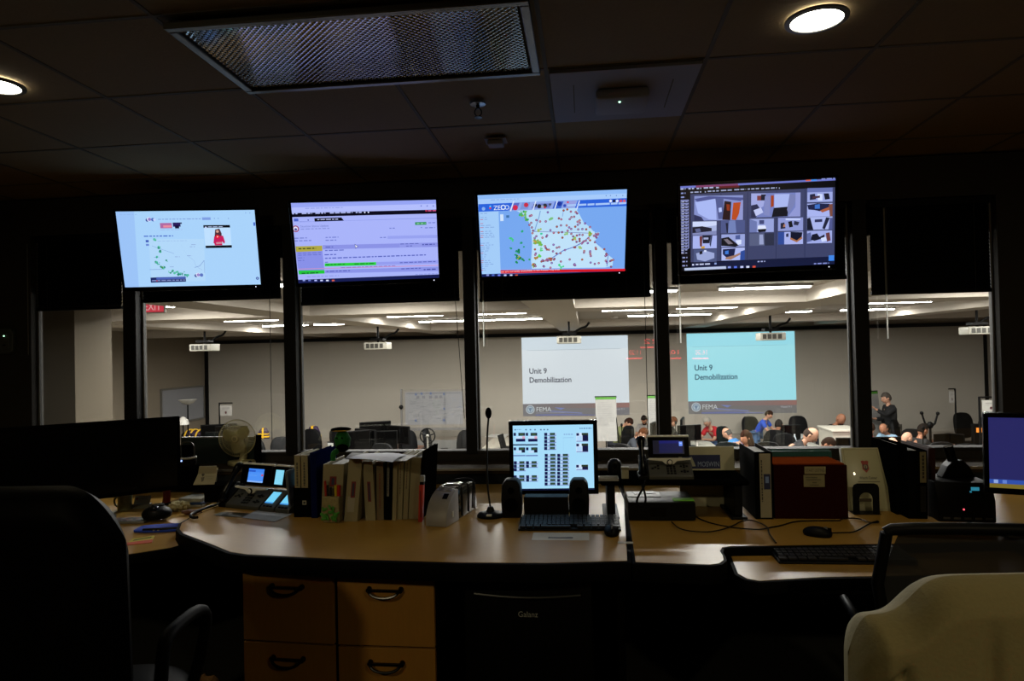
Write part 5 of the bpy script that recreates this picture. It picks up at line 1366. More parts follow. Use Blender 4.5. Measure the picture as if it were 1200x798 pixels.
for i in range(34): q.rect((x := random.uniform(.02, .85)), (y := random.uniform(.05, .8)), x+random.uniform(.04, .12), y+.14, random.choice(['8a8a84', '5c2420', '2a3450', '6a6a64', '7c4a40', '22242c', '90908c']), True)
q.build('sticker_print', PRINT, t, (0, .008, .0125), (-PI/2, 0, 0))
p = LP(187, 594)
t = thing('figurine', 'small red figurine with silver wings behind the black trackball', 'figurine', (p.x, p.y+.06, LZ))
RED = mat('figurine_red', '8c1c14', .4); SV = mat('figurine_silver', '8a8678', .3, .6, noise=.5, scale=60)
MB().lathe([(.001, 0), (.03, 0), (.028, .012), (.001, .013)], n=16).build('plinth', BLK, t, smooth=True)
MB().tube([(0, 0, .01), (.004, 0, .05), (.002, 0, .085), (.004, 0, .1)], [.02, .014, .018, .008], 12, 1).ball((.004, 0, .112), (.012, .012, .014)).build('figure', RED, t, smooth=True)
m = MB(); random.seed(4)
for s_ in (-1, 1):
    for k in range(7):
        a_ = R(20+20*k); m.tube([(0, .008, .07), (s_*.03*math.cos(a_*.8), .012, .07+.04*math.sin(a_)), (s_*.04*math.cos(a_*.8), .01, .075+.055*math.sin(a_))], [.004, .007, .003], 6)
m.build('wings', SV, t, smooth=True)
p = LP(181, 611)
t = thing('trackball', 'large round black trackball with a glossy highlight on the blue pad', 'trackball', (p.x, p.y+.02, LZ+.012))
MB().ball((0, 0, .022), (.07, .065, .04), 24, 14, lambda d, q: Vector((q.x, q.y, max(q.z, -.022)))).build('housing', BLK, t, smooth=True)
MB().ball((.008, -.03, .045), .024, 20, 12).build('ball', mat('ball_gloss', '101014', .05), t, smooth=True)
MB().lathe([(.001, 0), (.03, 0), (.028, .006), (.001, .007)], (.0, .01, .06), 20).build('scroll_ring', BLK, t, smooth=True)
p = LP(193, 620)
t = thing('mouse_pad', 'royal blue mouse pad with a black padded front on the left desk', 'mouse pad', (p.x, p.y+.0, LZ), .17)
oval = [(.13*math.cos(x)*(1.0), .068*math.sin(x)) for x in [2*PI*i/32 for i in range(32)]]
oval = [(max(min(x*1.25, .125), -.125), y) for x, y in oval]
MB().prism(oval, 0, .011).build('pad', mat('royal_blue', '1238a8', .8, noise=.1, scale=200), t, .003, True)
MB().tube([(-.075, -.05, .01), (0, -.058, .012), (.09, -.042, .01)], [.009, .011, .009], 10, 1).build('wrist_rest', BLK, t, smooth=True)
MB().bb(-.02, -.012, -.078, -.076, .012, .016).bb(.0, .008, -.078, -.076, .012, .016).build('pale_marks', mat('mark_grey', '8c8c8c', .5), t)
p = LP(206, 600)
t = tag(MB().ball((0, 0, .022), (.05, .035, .026), 26, 18, lambda d, q: q*(1+.22*math.sin(7*d.x+3*d.z)*math.cos(9*d.y+2)+.12*math.sin(17*d.x*d.y+5*d.z))).build('crumpled_tissue', mat('tissue', 'a39c78', .9, noise=.3, scale=60, bump=.8), None, loc=(p.x, p.y+.03, LZ+.002), rz=.4), 'crumpled beige tissue between the figurine and the small book stack', 'tissue')
p = LP(221, 604)
tag(MB().ball((0, 0, .01), (.05, .02, .012), 20, 10, lambda d, q: q*(1+.15*math.sin(9*d.x+3*d.z))).build('brown_glove', mat('brown_leather', '5a3018', .7, noise=.3), None, smooth=True, loc=(p.x, p.y+.02, LZ+.003), rz=.3), 'small brown leather scrap beside the crumpled tissue', 'leather scrap')
P = [LP(x, y) for x, y in ((146, 639.5), (155, 632), (181, 628), (178, 636))]
t = thing('label_strip', 'yellow and red printed strip at the front edge of the left desk', 'label strip', (0, 0, 0))
A, B, C_, D_ = [Vector((q.x, q.y)) for q in P]
MB().prism([tuple(A), tuple(D_), tuple(D_*.55+C_*.45), tuple(A*.55+B*.45)], LZ, LZ+.002).build('red_half', mat('strip_red', 'b8401a', .6), t)
MB().prism([tuple(A*.55+B*.45), tuple(D_*.55+C_*.45), tuple(C_), tuple(B)], LZ, LZ+.0021).build('yellow_half', mat('strip_yellow', 'b0a41c', .6), t)
E1 = A*.42+B*.58; E2 = C_*.72+D_*.28
m = MB(); n = 9
for i in range(n):
    u0, u1 = .15+.75*i/n, .15+.75*(i+.7)/n
    m.prism([tuple(E1*(1-u0)+E2*u0), tuple(E1*(1-u1)+E2*u1), tuple((E1*(1-u1)+E2*u1)+(B-A)*.18), tuple((E1*(1-u0)+E2*u0)+(B-A)*.18)], LZ+.002, LZ+.0027)
m.build('black_print', BLK, t)
p = at_z(233, 796, .16)
tag(MB().ball((0, 0, .08), (.09, .07, .085), 22, 16, lambda d, q: q*(1+.2*math.sin(6*d.x+3*d.z)*math.cos(7*d.y+1)+.1*math.sin(15*d.x*d.z+4*d.y))).build('paper_bag', mat('kraft_paper', '6a4c28', .9, noise=.2), None, loc=(p.x, p.y, .0)), 'crumpled brown paper bag on the floor under the left desk', 'bag')
# ================================================================== CHAIRS NEAR
def padback(name, W, H, T, m, parent, cz, tuft=0., topf=None, nx=48, nz=40, y0=0., lean=0., edge=.12):
    """rounded upholstered back: outline W x H, thickness T"""
    vs = []; fs = []
    for s_ in (-1, 1):
        for i in range(nx+1):
            for j in range(nz+1):
                u = -1+2*i/nx; v = j/nz
                top = topf(u) if topf else 1.
                x = u*W/2; z = v*H*top
                du = 1-abs(u); dv = min(v, 1-v)*2
                k = min(1, (du/edge))**.5 if du < edge else 1; k2 = min(1, (dv/edge))**.5 if dv < edge else 1
                th = T/2*k*k2
                if s_ < 0 and tuft: th *= 1-tuft*min(1, math.exp(-((abs(u)-.78)/.035)**2)*min(1, max(0, (.9-v)/.06))+math.exp(-((abs(u)-.3)/.045)**2)*min(1, max(0, (.93-v)/.12))*.9+math.exp(-((v-.87+.3*(abs(u)-.78))/.014)**2)*min(1, max(0, (abs(u)-.76)/.04)))
                vs.append((x, y0+s_*th+lean*z+.35*x*x*.5, cz+z))
    N = (nx+1)*(nz+1)
    for k in (0, N):
        for i in range(nx):
            for j in range(nz):
                a = k+i*(nz+1)+j; fs.append((a, a+1, a+nz+2, a+nz+1))
    def rim(ids):
        for a, b in zip(ids, ids[1:]): fs.append((a, b, b+N, a+N))
    rim([i*(nz+1) for i in range(nx+1)]); rim([i*(nz+1)+nz for i in range(nx+1)])
    rim(list(range(nz+1))); rim([nx*(nz+1)+j for j in range(nz+1)])
    return MB().add(vs, fs).build(name, m, parent, smooth=True)
def swivel(t, h=.4, m=BLK, r=.3):
    MB().cyl((0, 0, .08), (0, 0, h), .025).cyl((0, 0, .1), (0, 0, h*.7), .035).build('gas_column', m, t)
    s = MB()
    for k in range(5):
        a = 2*PI*k/5+.3; s.tube([(0, 0, .1), (r*.5*math.cos(a), r*.5*math.sin(a), .095), (r*math.cos(a), r*math.sin(a), .07)], [.03, .022, .016], 8)
    s.build('star_base', m, t, smooth=True)
    for k in range(5):
        a = 2*PI*k/5+.3; c = (r*math.cos(a), r*math.sin(a), .03)
        MB().cyl((c[0]-.02*math.sin(a), c[1]+.02*math.cos(a), .03), (c[0]+.02*math.sin(a), c[1]-.02*math.cos(a), .03), .03, n=14).cyl((c[0], c[1], .04), (c[0], c[1], .075), .008).build('caster', m, t)
# black leather chair, seen from behind
def rt(u): 
    a = abs(u); return 1.0 if a < .45 else 1-.2*((a-.45)/.55)**2.2
p = at_y(20, 570, 1.55); pr = at_y(158, 660, 1.55)
hw_ = .27
t = thing('executive_chair', 'black leather high-backed chair seen from behind at the left', 'chair', (pr.x-hw_-.055, 1.68, 0), .06)
H = p.z-.5
padback('backrest', 2*hw_, H, .12, LEATH, t, .5, 0, rt, y0=-.1, lean=-.04, edge=.2)
MB().ball((0, .2, .47), (.27, .26, .07), 28, 14).build('seat', LEATH, t, smooth=True)
for s_ in (-1, 1):
    MB().tube([(s_*.25, -.02, .5), (s_*.285, .0, .58), (s_*.285, .02, .72), (s_*.285, .04, .76), (s_*.28, .26, .76), (s_*.27, .28, .66), (s_*.22, .26, .46)], [.018, .02, .02, .024, .024, .018, .018], 12, 2).build('armrest', mat('arm_plastic', '080807', .6, spec=.06), t, smooth=True)
swivel(t, .42)
# mesh chair at the right
MESH = bpy.data.materials.new('open_mesh'); MESH.use_nodes = True
nt = MESH.node_tree; b_ = nt.nodes['Principled BSDF']; b_.inputs['Base Color'].default_value = (.004, .004, .004, 1); b_.inputs['Roughness'].default_value = .8
mx = nt.nodes.new('ShaderNodeMixShader'); tr = nt.nodes.new('ShaderNodeBsdfTransparent'); mx.inputs[0].default_value = .95
nt.links.new(tr.outputs[0], mx.inputs[1]); nt.links.new(b_.outputs[0], mx.inputs[2]); nt.links.new(mx.outputs[0], nt.nodes['Material Output'].inputs['Surface'])
Yc = 2.02
a = at_y(1041, 626, Yc); W2 = .25; h0 = at_y(1120, 621, Yc).z; lo = at_y(1022, 690, Yc)
t = thing('mesh_chair', 'black mesh-backed task chair pushed up to the keyboard platform', 'chair', (a.x+W2, Yc, 0), -.05)
zb = .56
fr = [(-W2, 0, h0-.012), (-W2+.015, 0, h0), (0, -.015, h0+.008), (W2-.015, 0, h0), (W2, 0, h0-.012), (W2+.03, .02, (h0+zb)/2), (W2*.75, .03, zb), (0, .02, zb-.01), (-W2*.75, .03, zb), (-W2-.03, .02, (h0+zb)/2), (-W2, 0, h0-.012)]
MB().tube(fr, .017, 10, 1).build('back_frame', BLK, t, smooth=True)
m = MB(); n = 12; vs = []
for i in range(n+1):
    for j in range(n+1):
        u, v = i/n*2-1, j/n; wd = W2*(.78+.3*math.sin(PI*min(v*.85+.08, 1)))
        vs.append((u*wd*.98, .01+.02*(1-u*u), zb+(h0-zb)*v))
fs = [(i*(n+1)+j, i*(n+1)+j+1, (i+1)*(n+1)+j+1, (i+1)*(n+1)+j) for i in range(n) for j in range(n)]
m.add(vs, fs).build('mesh_panel', MESH, t, smooth=True)
MB().ball((0, .25, .47), (.25, .24, .045), 24, 12).build('seat', BLKM, t, smooth=True)
MB().tube([(0, .02, .62), (0, -.04, .5), (0, .1, .41)], .025, 10, 1).build('spine_post', BLK, t, smooth=True)
for s_ in (-1, 1): MB().tube([(s_*.22, .2, .45), (s_*.29, .15, .5), (s_*.29, .12, .66), (s_*.28, .3, .67)], [.014, .016, .02, .022], 10, 1).build('armrest', BLK, t, smooth=True)
swivel(t, .42)
# khaki upholstered chair
Yk = 1.12
l_ = at_y(998, 745, Yk); tp_ = at_y(1150, 687, Yk)
hw_ = .265
def kt_(u):
    a = abs(u)
    return 1-.105*(1/(1+math.exp(-(a-.62)/.06)))-.1*max(0, (a-.86)/.14)**2.2
t = thing('upholstered_chair', 'khaki padded chair back with vertical seams at the lower right', 'chair', (l_.x+hw_+.01, Yk+.08, 0), .1)
padback('backrest', 2*hw_, tp_.z-.5, .13, KHAKI, t, .5, .2, kt_, nx=110, nz=80, y0=0, lean=-.03, edge=.13)
MB().ball((0, .28, .46), (.27, .28, .07), 28, 14).build('seat', KHAKI, t, smooth=True)
for s_ in (-1, 1): MB().tube([(s_*.25, .14, .5), (s_*.3, .16, .66), (s_*.3, .35, .67), (s_*.27, .4, .48)], .022, 10, 1).build('armrest', BLK, t, smooth=True)
swivel(t, .42)
# ================================================================== THE SUNKEN HALL
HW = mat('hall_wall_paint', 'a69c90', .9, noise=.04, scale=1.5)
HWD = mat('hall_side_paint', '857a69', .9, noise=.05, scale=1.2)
HCM = mat('hall_ceiling_paint', 'a39a8e', .9)
BEAM = mat('beam_paint', 'bdb4a8', .85)
sbox('floor.001', mat('hall_carpet', '5a554b', .95, noise=.3, scale=150), HXL-.1, HXR+.1, WY1, HY+.1, FZ-.1, FZ)
sbox('wall_far', HW, HXL-.1, HXR+.1, HY, HY+.1, FZ, HC)
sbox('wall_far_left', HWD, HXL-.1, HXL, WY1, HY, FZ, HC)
sbox('wall_far_right', HW, HXR, HXR+.1, WY1, HY, FZ, HC)
sbox('ceiling.001', HCM, HXL-.1, HXR+.1, WY1, HY+.1, HC, HC+.1)
HB = CAMZ+.49                   # beam underside
bi = 6
def beam(*b):
    global bi
    o = struct(MB().bb(*b, HB, HC).build('trim_%d' % bi, BEAM, None)); bi += 1
YB1, YB2 = 8.15, 14.9
beam(HXL, HXR, YB1, YB1+.75); beam(HXL, HXR, YB2, YB2+.6)
for x in (-7.1, -3.9, -.62, 2.55, 5.8):
    beam(x, x+.52, WY1, YB1); beam(x, x+.52, YB1+.75, YB2); beam(x, x+.52, YB2+.6, HY)
# column at the left
o = MB().bb(at_y(30, 440, 6.1).x, at_y(88, 440, 6.1).x, 6.1, 6.62, FZ, HC).build('wall_column', mat('column_paint', '6f6656', .9), None); struct(o)

# fluorescent fixtures: (centre px, py, row)
TUBE = mat('fluorescent_glow', 'fffaf2', .5, emit=65.); TUBE.cycles.emission_sampling = 'FRONT'
rows = {1: 7.45, 2: 10.9, 3: 13.1}
lights = [(-60, 381, 2), (190, 377, 2), (294, 374, 2), (447, 370.5, 2), (583, 366.5, 2), (740, 363.5, 2), (878, 360, 2), (1053, 354.5, 2), (1170, 352, 2),
          (292, 380, 3), (514, 375.5, 3), (575, 373.5, 3), (765, 369.5, 3), (823, 368, 3), (1070, 361, 3), (395, 377, 3), (640, 371, 3), (920, 365, 3),
          (200, 355, 1), (450, 349, 1), (680, 342, 1), (910, 336, 1), (1190, 329, 1), (0, 358, 1)]
nlab = {1: 'near row', 2: 'middle row', 3: 'far row'}
seen = {}
first = None
for px, py, r_ in lights:
    Y = rows[r_]; x = at_y(px, py, Y).x
    if x < HXL+.6: x = HXL+.6
    # keep clear of the beams running into the depth
    for bx in (-7.1, -3.9, -.62, 2.55, 5.8):
        if bx-.64 < x < bx+1.16: x = bx-.64 if x < bx+.26 else bx+1.16
    seen[r_] = seen.get(r_, 0)+1
    names_ = {(-60, 2): 'left of the column', (190, 2): 'behind the first window post', (294, 2): 'above the white lamp projector', (447, 2): 'above the plain grey screen', (583, 2): 'left of the pale slide', (740, 2): 'right of the pale slide', (878, 2): 'above the blue slide', (1053, 2): 'in the rightmost window', (1170, 2): 'at the right end of the hall',
              (292, 3): 'in the second window', (395, 3): 'beside the post left of the third window', (514, 3): 'above the pinned plan', (575, 3): 'nearest the left edge of the fourth window', (640, 3): 'behind the central projector', (765, 3): 'behind the fourth window post', (823, 3): 'over the left half of the blue slide', (920, 3): 'over the right edge of the blue slide', (1070, 3): 'in the rightmost window',
              (200, 1): 'beside the exit sign', (450, 1): 'over the third window', (680, 1): 'over the pale slide', (910, 1): 'high over the blue slide', (1190, 1): 'at the far right', (0, 1): 'at the far left'}
    lab = 'glowing strip light in the hall, %s, %s' % (nlab[r_], names_[(px, r_)])
    if first is None:
        t = thing('ceiling_strip_light', lab, 'strip light', (x, Y, HC), group='strip lights on the hall ceiling'); first = t
        MB().bb(-.48, .48, -.055, .055, -.03, .005).build('fixture_body', mat('fixture_white', '8c8a84', .5), t, .004)
        MB().bb(-.46, .46, -.045, .045, -.046, -.03).build('glowing_diffuser', TUBE, t, .008)
    else:
        t = dup(first, (x, Y, HC), 0, lab)
    lamp('strip_lamp', 'AREA', (x, Y, HC-.052), 80., (1, .97, .93), .92, shape='RECTANGLE', size_y=.09)
for x in (-7.8, -2.2, 1.2, 4.4, 8.2):
    t = dup(first, (x, 5.6, HC), 0, 'strip light in the hall hidden close behind the window wall'); lamp('strip_lamp', 'AREA', (x, 5.6, HC-.052), 80., (1, .97, .93), .92, shape='RECTANGLE', size_y=.09)

# exit sign
p = at_y(179, 356, 6.9)
t = thing('exit_sign', 'red lit exit sign just behind the first window post', 'exit sign', (p.x, 6.9, CAMZ+.55))
MB().bb(-.13, .13, 0, .04, -.055, .09).build('housing', mat('sign_housing', '8c8880', .5), t, .004)
q = Pic(.25, .13); q.rect(0, 0, 1, 1, 'd84050', True); q.text('EXIT', .08, .85, .12, 'f8c0c0', width=.2)
q.build('lit_face', GLOW, t, (0, -.001, .018))
# smoke detectors
dets = [(418, 366.5, 10.2, 'above the third window strip light'), (296, 384, 14.2, 'below the strip light in the second window'), (880, 353.5, 9.6, 'over the blue slide'), (719, 358, 9.9, 'over the right of the pale slide'), (583, 362, 10.0, 'left of the pale slide'), (1062, 350, 9.9, 'in the rightmost window'), (508, 380, 14.0, 'above the pinned plan'), (720, 374, 13.9, 'between the pale slide and the window post')]
f0 = None
for px, py, Y, n_ in dets:
    x = at_y(px, py, Y).x; lab = 'round white ceiling detector in the hall, '+n_
    if f0 is None:
        f0 = thing('smoke_detector', lab, 'detector', (x, Y, HC), group='round detectors on the hall ceiling')
        MB().lathe([(.001, 0), (.08, 0), (.08, -.02), (.06, -.04), (.001, -.045)]).build('cover', mat('det_white', 'b5b0a6', .5), f0, smooth=True)
    else: dup(f0, (x, Y, HC), 0, lab)

# projection wall: screens framed black
fr = MB()
zt_ = at_y(700, 392.5, HY).z
xl_, xr_ = HXL+.06, min(at_y(1155, 450, HY).x, HXR-.3)
t = thing('projection_wall', 'wide pale projection surface with a black frame across the end of the hall', 'projection screen', (0, HY, 0))
MB().bb(xl_, xr_, -.03, 0, FZ+.6, zt_).build('screen_surface', mat('screen_surface', 'aba498', .8, noise=.02, scale=.7), t)
MB().bb(xl_, xr_, -.09, 0, zt_, zt_+.09).bb(xl_-.05, xl_+.05, -.05, 0, FZ+.4, zt_).bb(xr_-.04, xr_+.04, -.05, 0, FZ+.4, zt_).build('black_frame', BLK, t)

# slides whose image glows by itself in place of projector light
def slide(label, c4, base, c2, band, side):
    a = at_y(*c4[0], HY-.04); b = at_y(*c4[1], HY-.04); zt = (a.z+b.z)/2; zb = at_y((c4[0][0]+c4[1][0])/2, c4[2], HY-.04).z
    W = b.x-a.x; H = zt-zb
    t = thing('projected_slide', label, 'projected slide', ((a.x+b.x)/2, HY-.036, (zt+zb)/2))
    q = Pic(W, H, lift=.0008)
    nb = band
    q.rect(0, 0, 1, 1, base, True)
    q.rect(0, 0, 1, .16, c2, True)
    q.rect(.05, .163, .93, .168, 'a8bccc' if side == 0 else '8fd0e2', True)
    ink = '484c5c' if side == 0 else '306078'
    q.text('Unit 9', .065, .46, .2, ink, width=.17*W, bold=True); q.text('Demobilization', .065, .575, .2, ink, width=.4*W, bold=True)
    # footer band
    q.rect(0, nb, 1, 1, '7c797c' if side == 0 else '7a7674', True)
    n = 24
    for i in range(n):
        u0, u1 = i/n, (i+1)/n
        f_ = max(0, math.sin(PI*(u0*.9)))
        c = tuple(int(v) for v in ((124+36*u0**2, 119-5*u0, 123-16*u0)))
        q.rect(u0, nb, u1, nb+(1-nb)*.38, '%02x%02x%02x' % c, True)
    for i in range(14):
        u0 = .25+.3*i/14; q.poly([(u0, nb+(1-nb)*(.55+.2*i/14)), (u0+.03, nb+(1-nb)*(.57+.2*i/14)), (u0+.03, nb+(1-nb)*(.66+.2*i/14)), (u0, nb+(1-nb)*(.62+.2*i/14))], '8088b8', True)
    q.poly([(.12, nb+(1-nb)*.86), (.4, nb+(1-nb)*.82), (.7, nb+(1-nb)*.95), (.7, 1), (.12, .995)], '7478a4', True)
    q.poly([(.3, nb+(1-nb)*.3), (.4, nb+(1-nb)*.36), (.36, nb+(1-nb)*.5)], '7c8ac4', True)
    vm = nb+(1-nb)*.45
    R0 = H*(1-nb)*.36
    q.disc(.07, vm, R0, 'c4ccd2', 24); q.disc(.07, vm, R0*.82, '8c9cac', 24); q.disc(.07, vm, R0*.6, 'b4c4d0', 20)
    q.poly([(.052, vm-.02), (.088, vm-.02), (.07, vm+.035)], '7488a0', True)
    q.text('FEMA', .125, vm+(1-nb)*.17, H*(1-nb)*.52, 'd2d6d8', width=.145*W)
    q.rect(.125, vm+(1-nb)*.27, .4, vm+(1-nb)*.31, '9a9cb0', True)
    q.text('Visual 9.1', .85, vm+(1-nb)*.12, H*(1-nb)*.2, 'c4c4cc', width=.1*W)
    q.build('self_lit_slide_image', GLOW, t)
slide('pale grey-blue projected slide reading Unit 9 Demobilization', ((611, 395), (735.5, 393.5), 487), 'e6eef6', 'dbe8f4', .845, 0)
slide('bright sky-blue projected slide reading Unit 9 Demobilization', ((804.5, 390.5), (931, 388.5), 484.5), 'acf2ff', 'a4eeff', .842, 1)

# projectors on poles
pj = [(240, 407, 'with the beige side wall behind it'), (443, 405, 'in front of the plain grey screen'), (667, 398, 'in front of the pale slide'), (903, 394, 'at the top right of the blue slide'), (1145, 387, 'at the right end of the hall')]
f0 = None
for px, py, n_ in pj:
    Y = 12.; p = at_y(px, py, Y); lab = 'white ceiling-hung projector '+n_
    if f0 is None:
        f0 = thing('projector', lab, 'projector', p, group='projectors hanging from the hall ceiling')
        MB().bb(-.21, .21, -.16, .16, -.07, .06).build('casing', mat('projector_white', 'a5a296', .5), f0, .015, True)
        m = MB()
        for i, x in enumerate((-.14, -.06, .02, .11)):
            m.bb(x-.03, x+.03, -.165, -.158, -.045, .035)
        m.build('vent', mat('vent_dark', '3c3a34', .6), f0)
        MB().cyl((0, 0, .06), (0, 0, HC-p.z), .02).bb(-.12, .12, -.1, .1, .09, .13).build('ceiling_mount', BLK, f0)
        MB().tube([(.05, .1, .1), (.2, .1, .2), (.3, .1, .22), (.36, .1, .3)], .02, 8, 1).build('cable_loop', BLK, f0, smooth=True)
    else: dup(f0, p, 0, lab)

# whiteboard on the left wall, torchiere
pz1 = CAMZ-.62; 
t = thing('wall_whiteboard', 'framed whiteboard on the beige left wall of the hall', 'whiteboard', (HXL, 16.9, CAMZ-1.22))
MB().bb(0, .03, -.93, .93, -.43, .43).build('board', mat('board_grey', '8e8f94', .4), t)
m = MB()
for z in (-.44, .44): m.bb(0, .045, -.95, .95, z-.02, z+.02)
for y in (-.94, .94): m.bb(0, .045, y-.015, y+.015, -.44, .44)
m.build('frame', METAL, t)
p = at_y(220, 470, 14.2); t = thing('torchiere_lamp', 'floor lamp with a white bowl shade by the left wall', 'floor lamp', (p.x, 14.2, FZ))
H = p.z-FZ
MB().lathe([(.001, 0), (.14, 0), (.14, .02), (.02, .035), (.001, .035)]).build('base', BLK, t, smooth=True)
MB().cyl((0, 0, .03), (0, 0, H-.06), .016).build('pole', BLK, t)
MB().lathe([(.03, H-.08), (.1, H-.05), (.19, H+.03), (.185, H+.03), (.09, H-.03), (.001, H-.06)], n=28).build('bowl_shade', mat('bowl_white', 'b5b2aa', .4), t, smooth=True)
# bottle-like small objects skipped; second small lamp
p = at_y(214.5, 492, 13.6); t = thing('table_lamp', 'small white domed lamp below the torchiere', 'lamp', (p.x, 13.6, p.z-.3))
MB().cyl((0, 0, -.28), (0, 0, .2), .012).lathe([(.001, -.3), (.09, -.3), (.09, -.28), (.001, -.27)]).build('stem', BLK, t)
MB().lathe([(.12, .2), (.1, .3), (.03, .36), (.001, .37)], n=20).build('shade', MATS['bowl_white'], t, smooth=True)

# ---------------------------------------------------------------- furniture
DT = FZ+.74
TOPW = mat('table_wood', '6b3a20', .35, noise=.25, scale=5, stretch=(6, 1, 1))
TOPB = mat('table_black', '161616', .4)
TOPC = mat('table_pale', '9d978a', .5)
def table(label, x0, x1, y0, y1, m, group='work tables in the hall'):
    t = thing('work_table', label, 'table', ((x0+x1)/2, (y0+y1)/2, FZ), 0, group)
    w_, d_ = (x1-x0)/2, (y1-y0)/2
    MB().bb(-w_, w_, -d_, d_, .71, .74).build('table_top', m, t, .004)
    for sx in (-1, 1):
        for sy in (-1, 1):
            MB().bb(sx*(w_-.06)-.02, sx*(w_-.06)+.02, sy*(d_-.06)-.02, sy*(d_-.06)+.02, 0, .71).build('leg', BLK, t)
    MB().bb(-w_+.05, w_-.05, d_-.05, d_-.03, .3, .71).build('modesty_panel', BLKM, t)
    return t
def X(px, Y, py=500): return at_y(px, py, Y).x
table('long black table with vests at the left side of the hall', X(160, 12.6), X(262, 12.6), 12.4, 13.2, TOPB)
table('black table behind the fan', X(275, 12.2), X(335, 12.2), 12.0, 12.7, TOPB)
table('brown table with monitors seen above the binders', X(406, 13.4), X(474, 13.4), 13., 15.3, TOPW)
table('black table left of the brown monitor table', X(352, 12.6), X(392, 12.6), 12.5, 13.5, TOPB)
table('pale table beside the square monitor', X(562, 14.5), X(600, 14.5), 14.3, 16.6, TOPC)
table('dark table in front of the man with a black beard', X(757, 14.4), X(790, 14.4), 14.3, 15.1, TOPB)
table('pale table where the white-haired man works', X(795, 15.2), X(835, 15.2), 14.6, 15.6, TOPC)
table('white table covered in papers below the royal blue shirt', X(929, 14.6), X(964, 14.6), 14.2, 15.6, mat('table_white', 'aaa79e', .5))
table('brown table at the right end of the hall', X(1102, 14.), X(1150, 14.), 13.1, 15.6, TOPW)
table('black table below the tripod at the right of the hall', X(1078, 14.2), X(1097, 14.2), 13.9, 14.9, TOPB)
table('black table close to the window right of the fifth post', X(988, 12.2), X(1048, 12.2), 12.0, 12.5, TOPB)
table('black table holding the monitors behind the fan top', X(246, 14.), X(282, 14.), 13.5, 14.5, TOPB)
# white boxes
p = at_y(988, 515, 14.2)
t = thing('white_counter', 'white boxy counter the bald man in black leans on', 'counter', (p.x+.02, 14.3, FZ))
cw = (X(1006, 14.2)-X(971, 14.2))/2; ch = at_y(988, 504, 14.0).z-FZ
MB().bb(-cw, cw, -.3, .5, 0, ch-.03).build('body', mat('counter_white', 'a8a498', .5), t, .003)
MB().bb(-cw-.02, cw+.02, -.33, .53, ch-.03, ch).build('counter_top', mat('counter_top', 'bdb9ac', .4), t, .003)

# office chairs
CH = mat('chair_black', '0b0b0c', .6, spec=.15)
def chair_proto():
    t = thing('office_chair', '', 'chair')
    m = MB()
    out = []
    for i in range(20):
        a = 2*PI*i/20; out.append((.23*math.copysign(abs(math.cos(a))**.6, math.cos(a)), .86+.3*math.copysign(abs(math.sin(a))**.7, math.sin(a))))
    m.prism(out, .2, .28, 'Y'); m.v = [(v[0], v[1]+(v[2]-.56)*.13+v[0]*v[0]*-.6, v[2]) for v in m.v]
    m.build('backrest', CH, t, .018, True)
    MB().prism([(.24*math.copysign(abs(math.cos(a))**.7, math.cos(a)), .24*math.copysign(abs(math.sin(a))**.7, math.sin(a))) for a in [2*PI*i/20 for i in range(20)]], .43, .5).build('seat', CH, t, .02, True)
    for s_ in (-1, 1):
        MB().tube([(s_*.22, .1, .46), (s_*.28, .08, .52), (s_*.28, .06, .68), (s_*.27, -.14, .69)], [.014, .016, .02, .022], 8, 1).build('armrest', CH, t, smooth=True)
    MB().cyl((0, 0, .08), (0, 0, .44), .025).tube([(0, .1, .46), (0, .26, .5), (0, .27, .7)], .02, 8).build('column', BLK, t)
    s = MB()
    for k in range(5):
        a = 2*PI*k/5; s.tube([(0, 0, .11), (.28*math.cos(a), .28*math.sin(a), .07)], [.025, .016], 6)
        s.cyl((.28*math.cos(a), .28*math.sin(a)-.015, .03), (.28*math.cos(a), .28*math.sin(a)+.015, .03), .03, n=10)
    s.build('star_base', BLK, t)
    return t
proto = chair_proto(); used = False
chairs = [ (233, 504, 2.8, 'black office chair with a vest over its back, left of the fan'), (254, 504, 3.0, 'black office chair with a vest over its back, just left of the fan cage'),  # px of top centre, py of top, yaw (0 = seat towards camera), label
 (315, 511, 2.6, 'black office chair just right of the small fan'), (331, 513, .5, 'black office chair against the second window post'),
 (374, 500, 2.9, 'black office chair draped with the upright yellow and purple vest'), (405, 501, 2.7, 'tall black office chair behind the plush toy'), (488, 504.5, 1.0, 'black office chair left of the spoked stand'), (514, 502, 1.57, 'black office chair seen edge-on below the pinned plan'), (535, 505, -.6, 'black office chair at the right end of the third window'), (455, 516, 3.0, 'low black office chair behind the binder papers'),
 (724, 499, -1.1, 'black leather chair beside the man in the olive shirt'), (856, 500, .6, 'black office chair behind the man in light blue'), (884, 488.5, .2, 'tall black office chair left of the royal blue shirt'), (940, 488, .1, 'broad black office chair against the hall wall right of the blue slide'),
 (906, 501, 3.0, 'black leather chair below the royal blue shirt'), (920, 505, 2.8, 'second black leather chair, in front of the white papers table'), (1052, 489, .3, 'black office chair right of the standing man in black'), (1065, 492, .9, 'narrow black office chair second to the right of the standing man'),
 (1076, 500, 2.4, 'black office chair behind the dark-haired man'), (1138, 484, .2, 'tall black office chair at the brown table on the right'), (1160, 488, -.5, 'tilted black office chair under the white sign at the right end'), (1096, 514, 3.0, 'low black office chair nearest the window at the right'), (1128, 516, 2.9, 'low black office chair in front of the brown table'), (861, 514, 2.6, 'low black chair between the light blue shirt and the brown-haired woman'), (899, 514, 2.9, 'black chair behind the brown-haired woman'), (742, 517, 2.4, 'low black chair nearest the window below the olive shirt')]
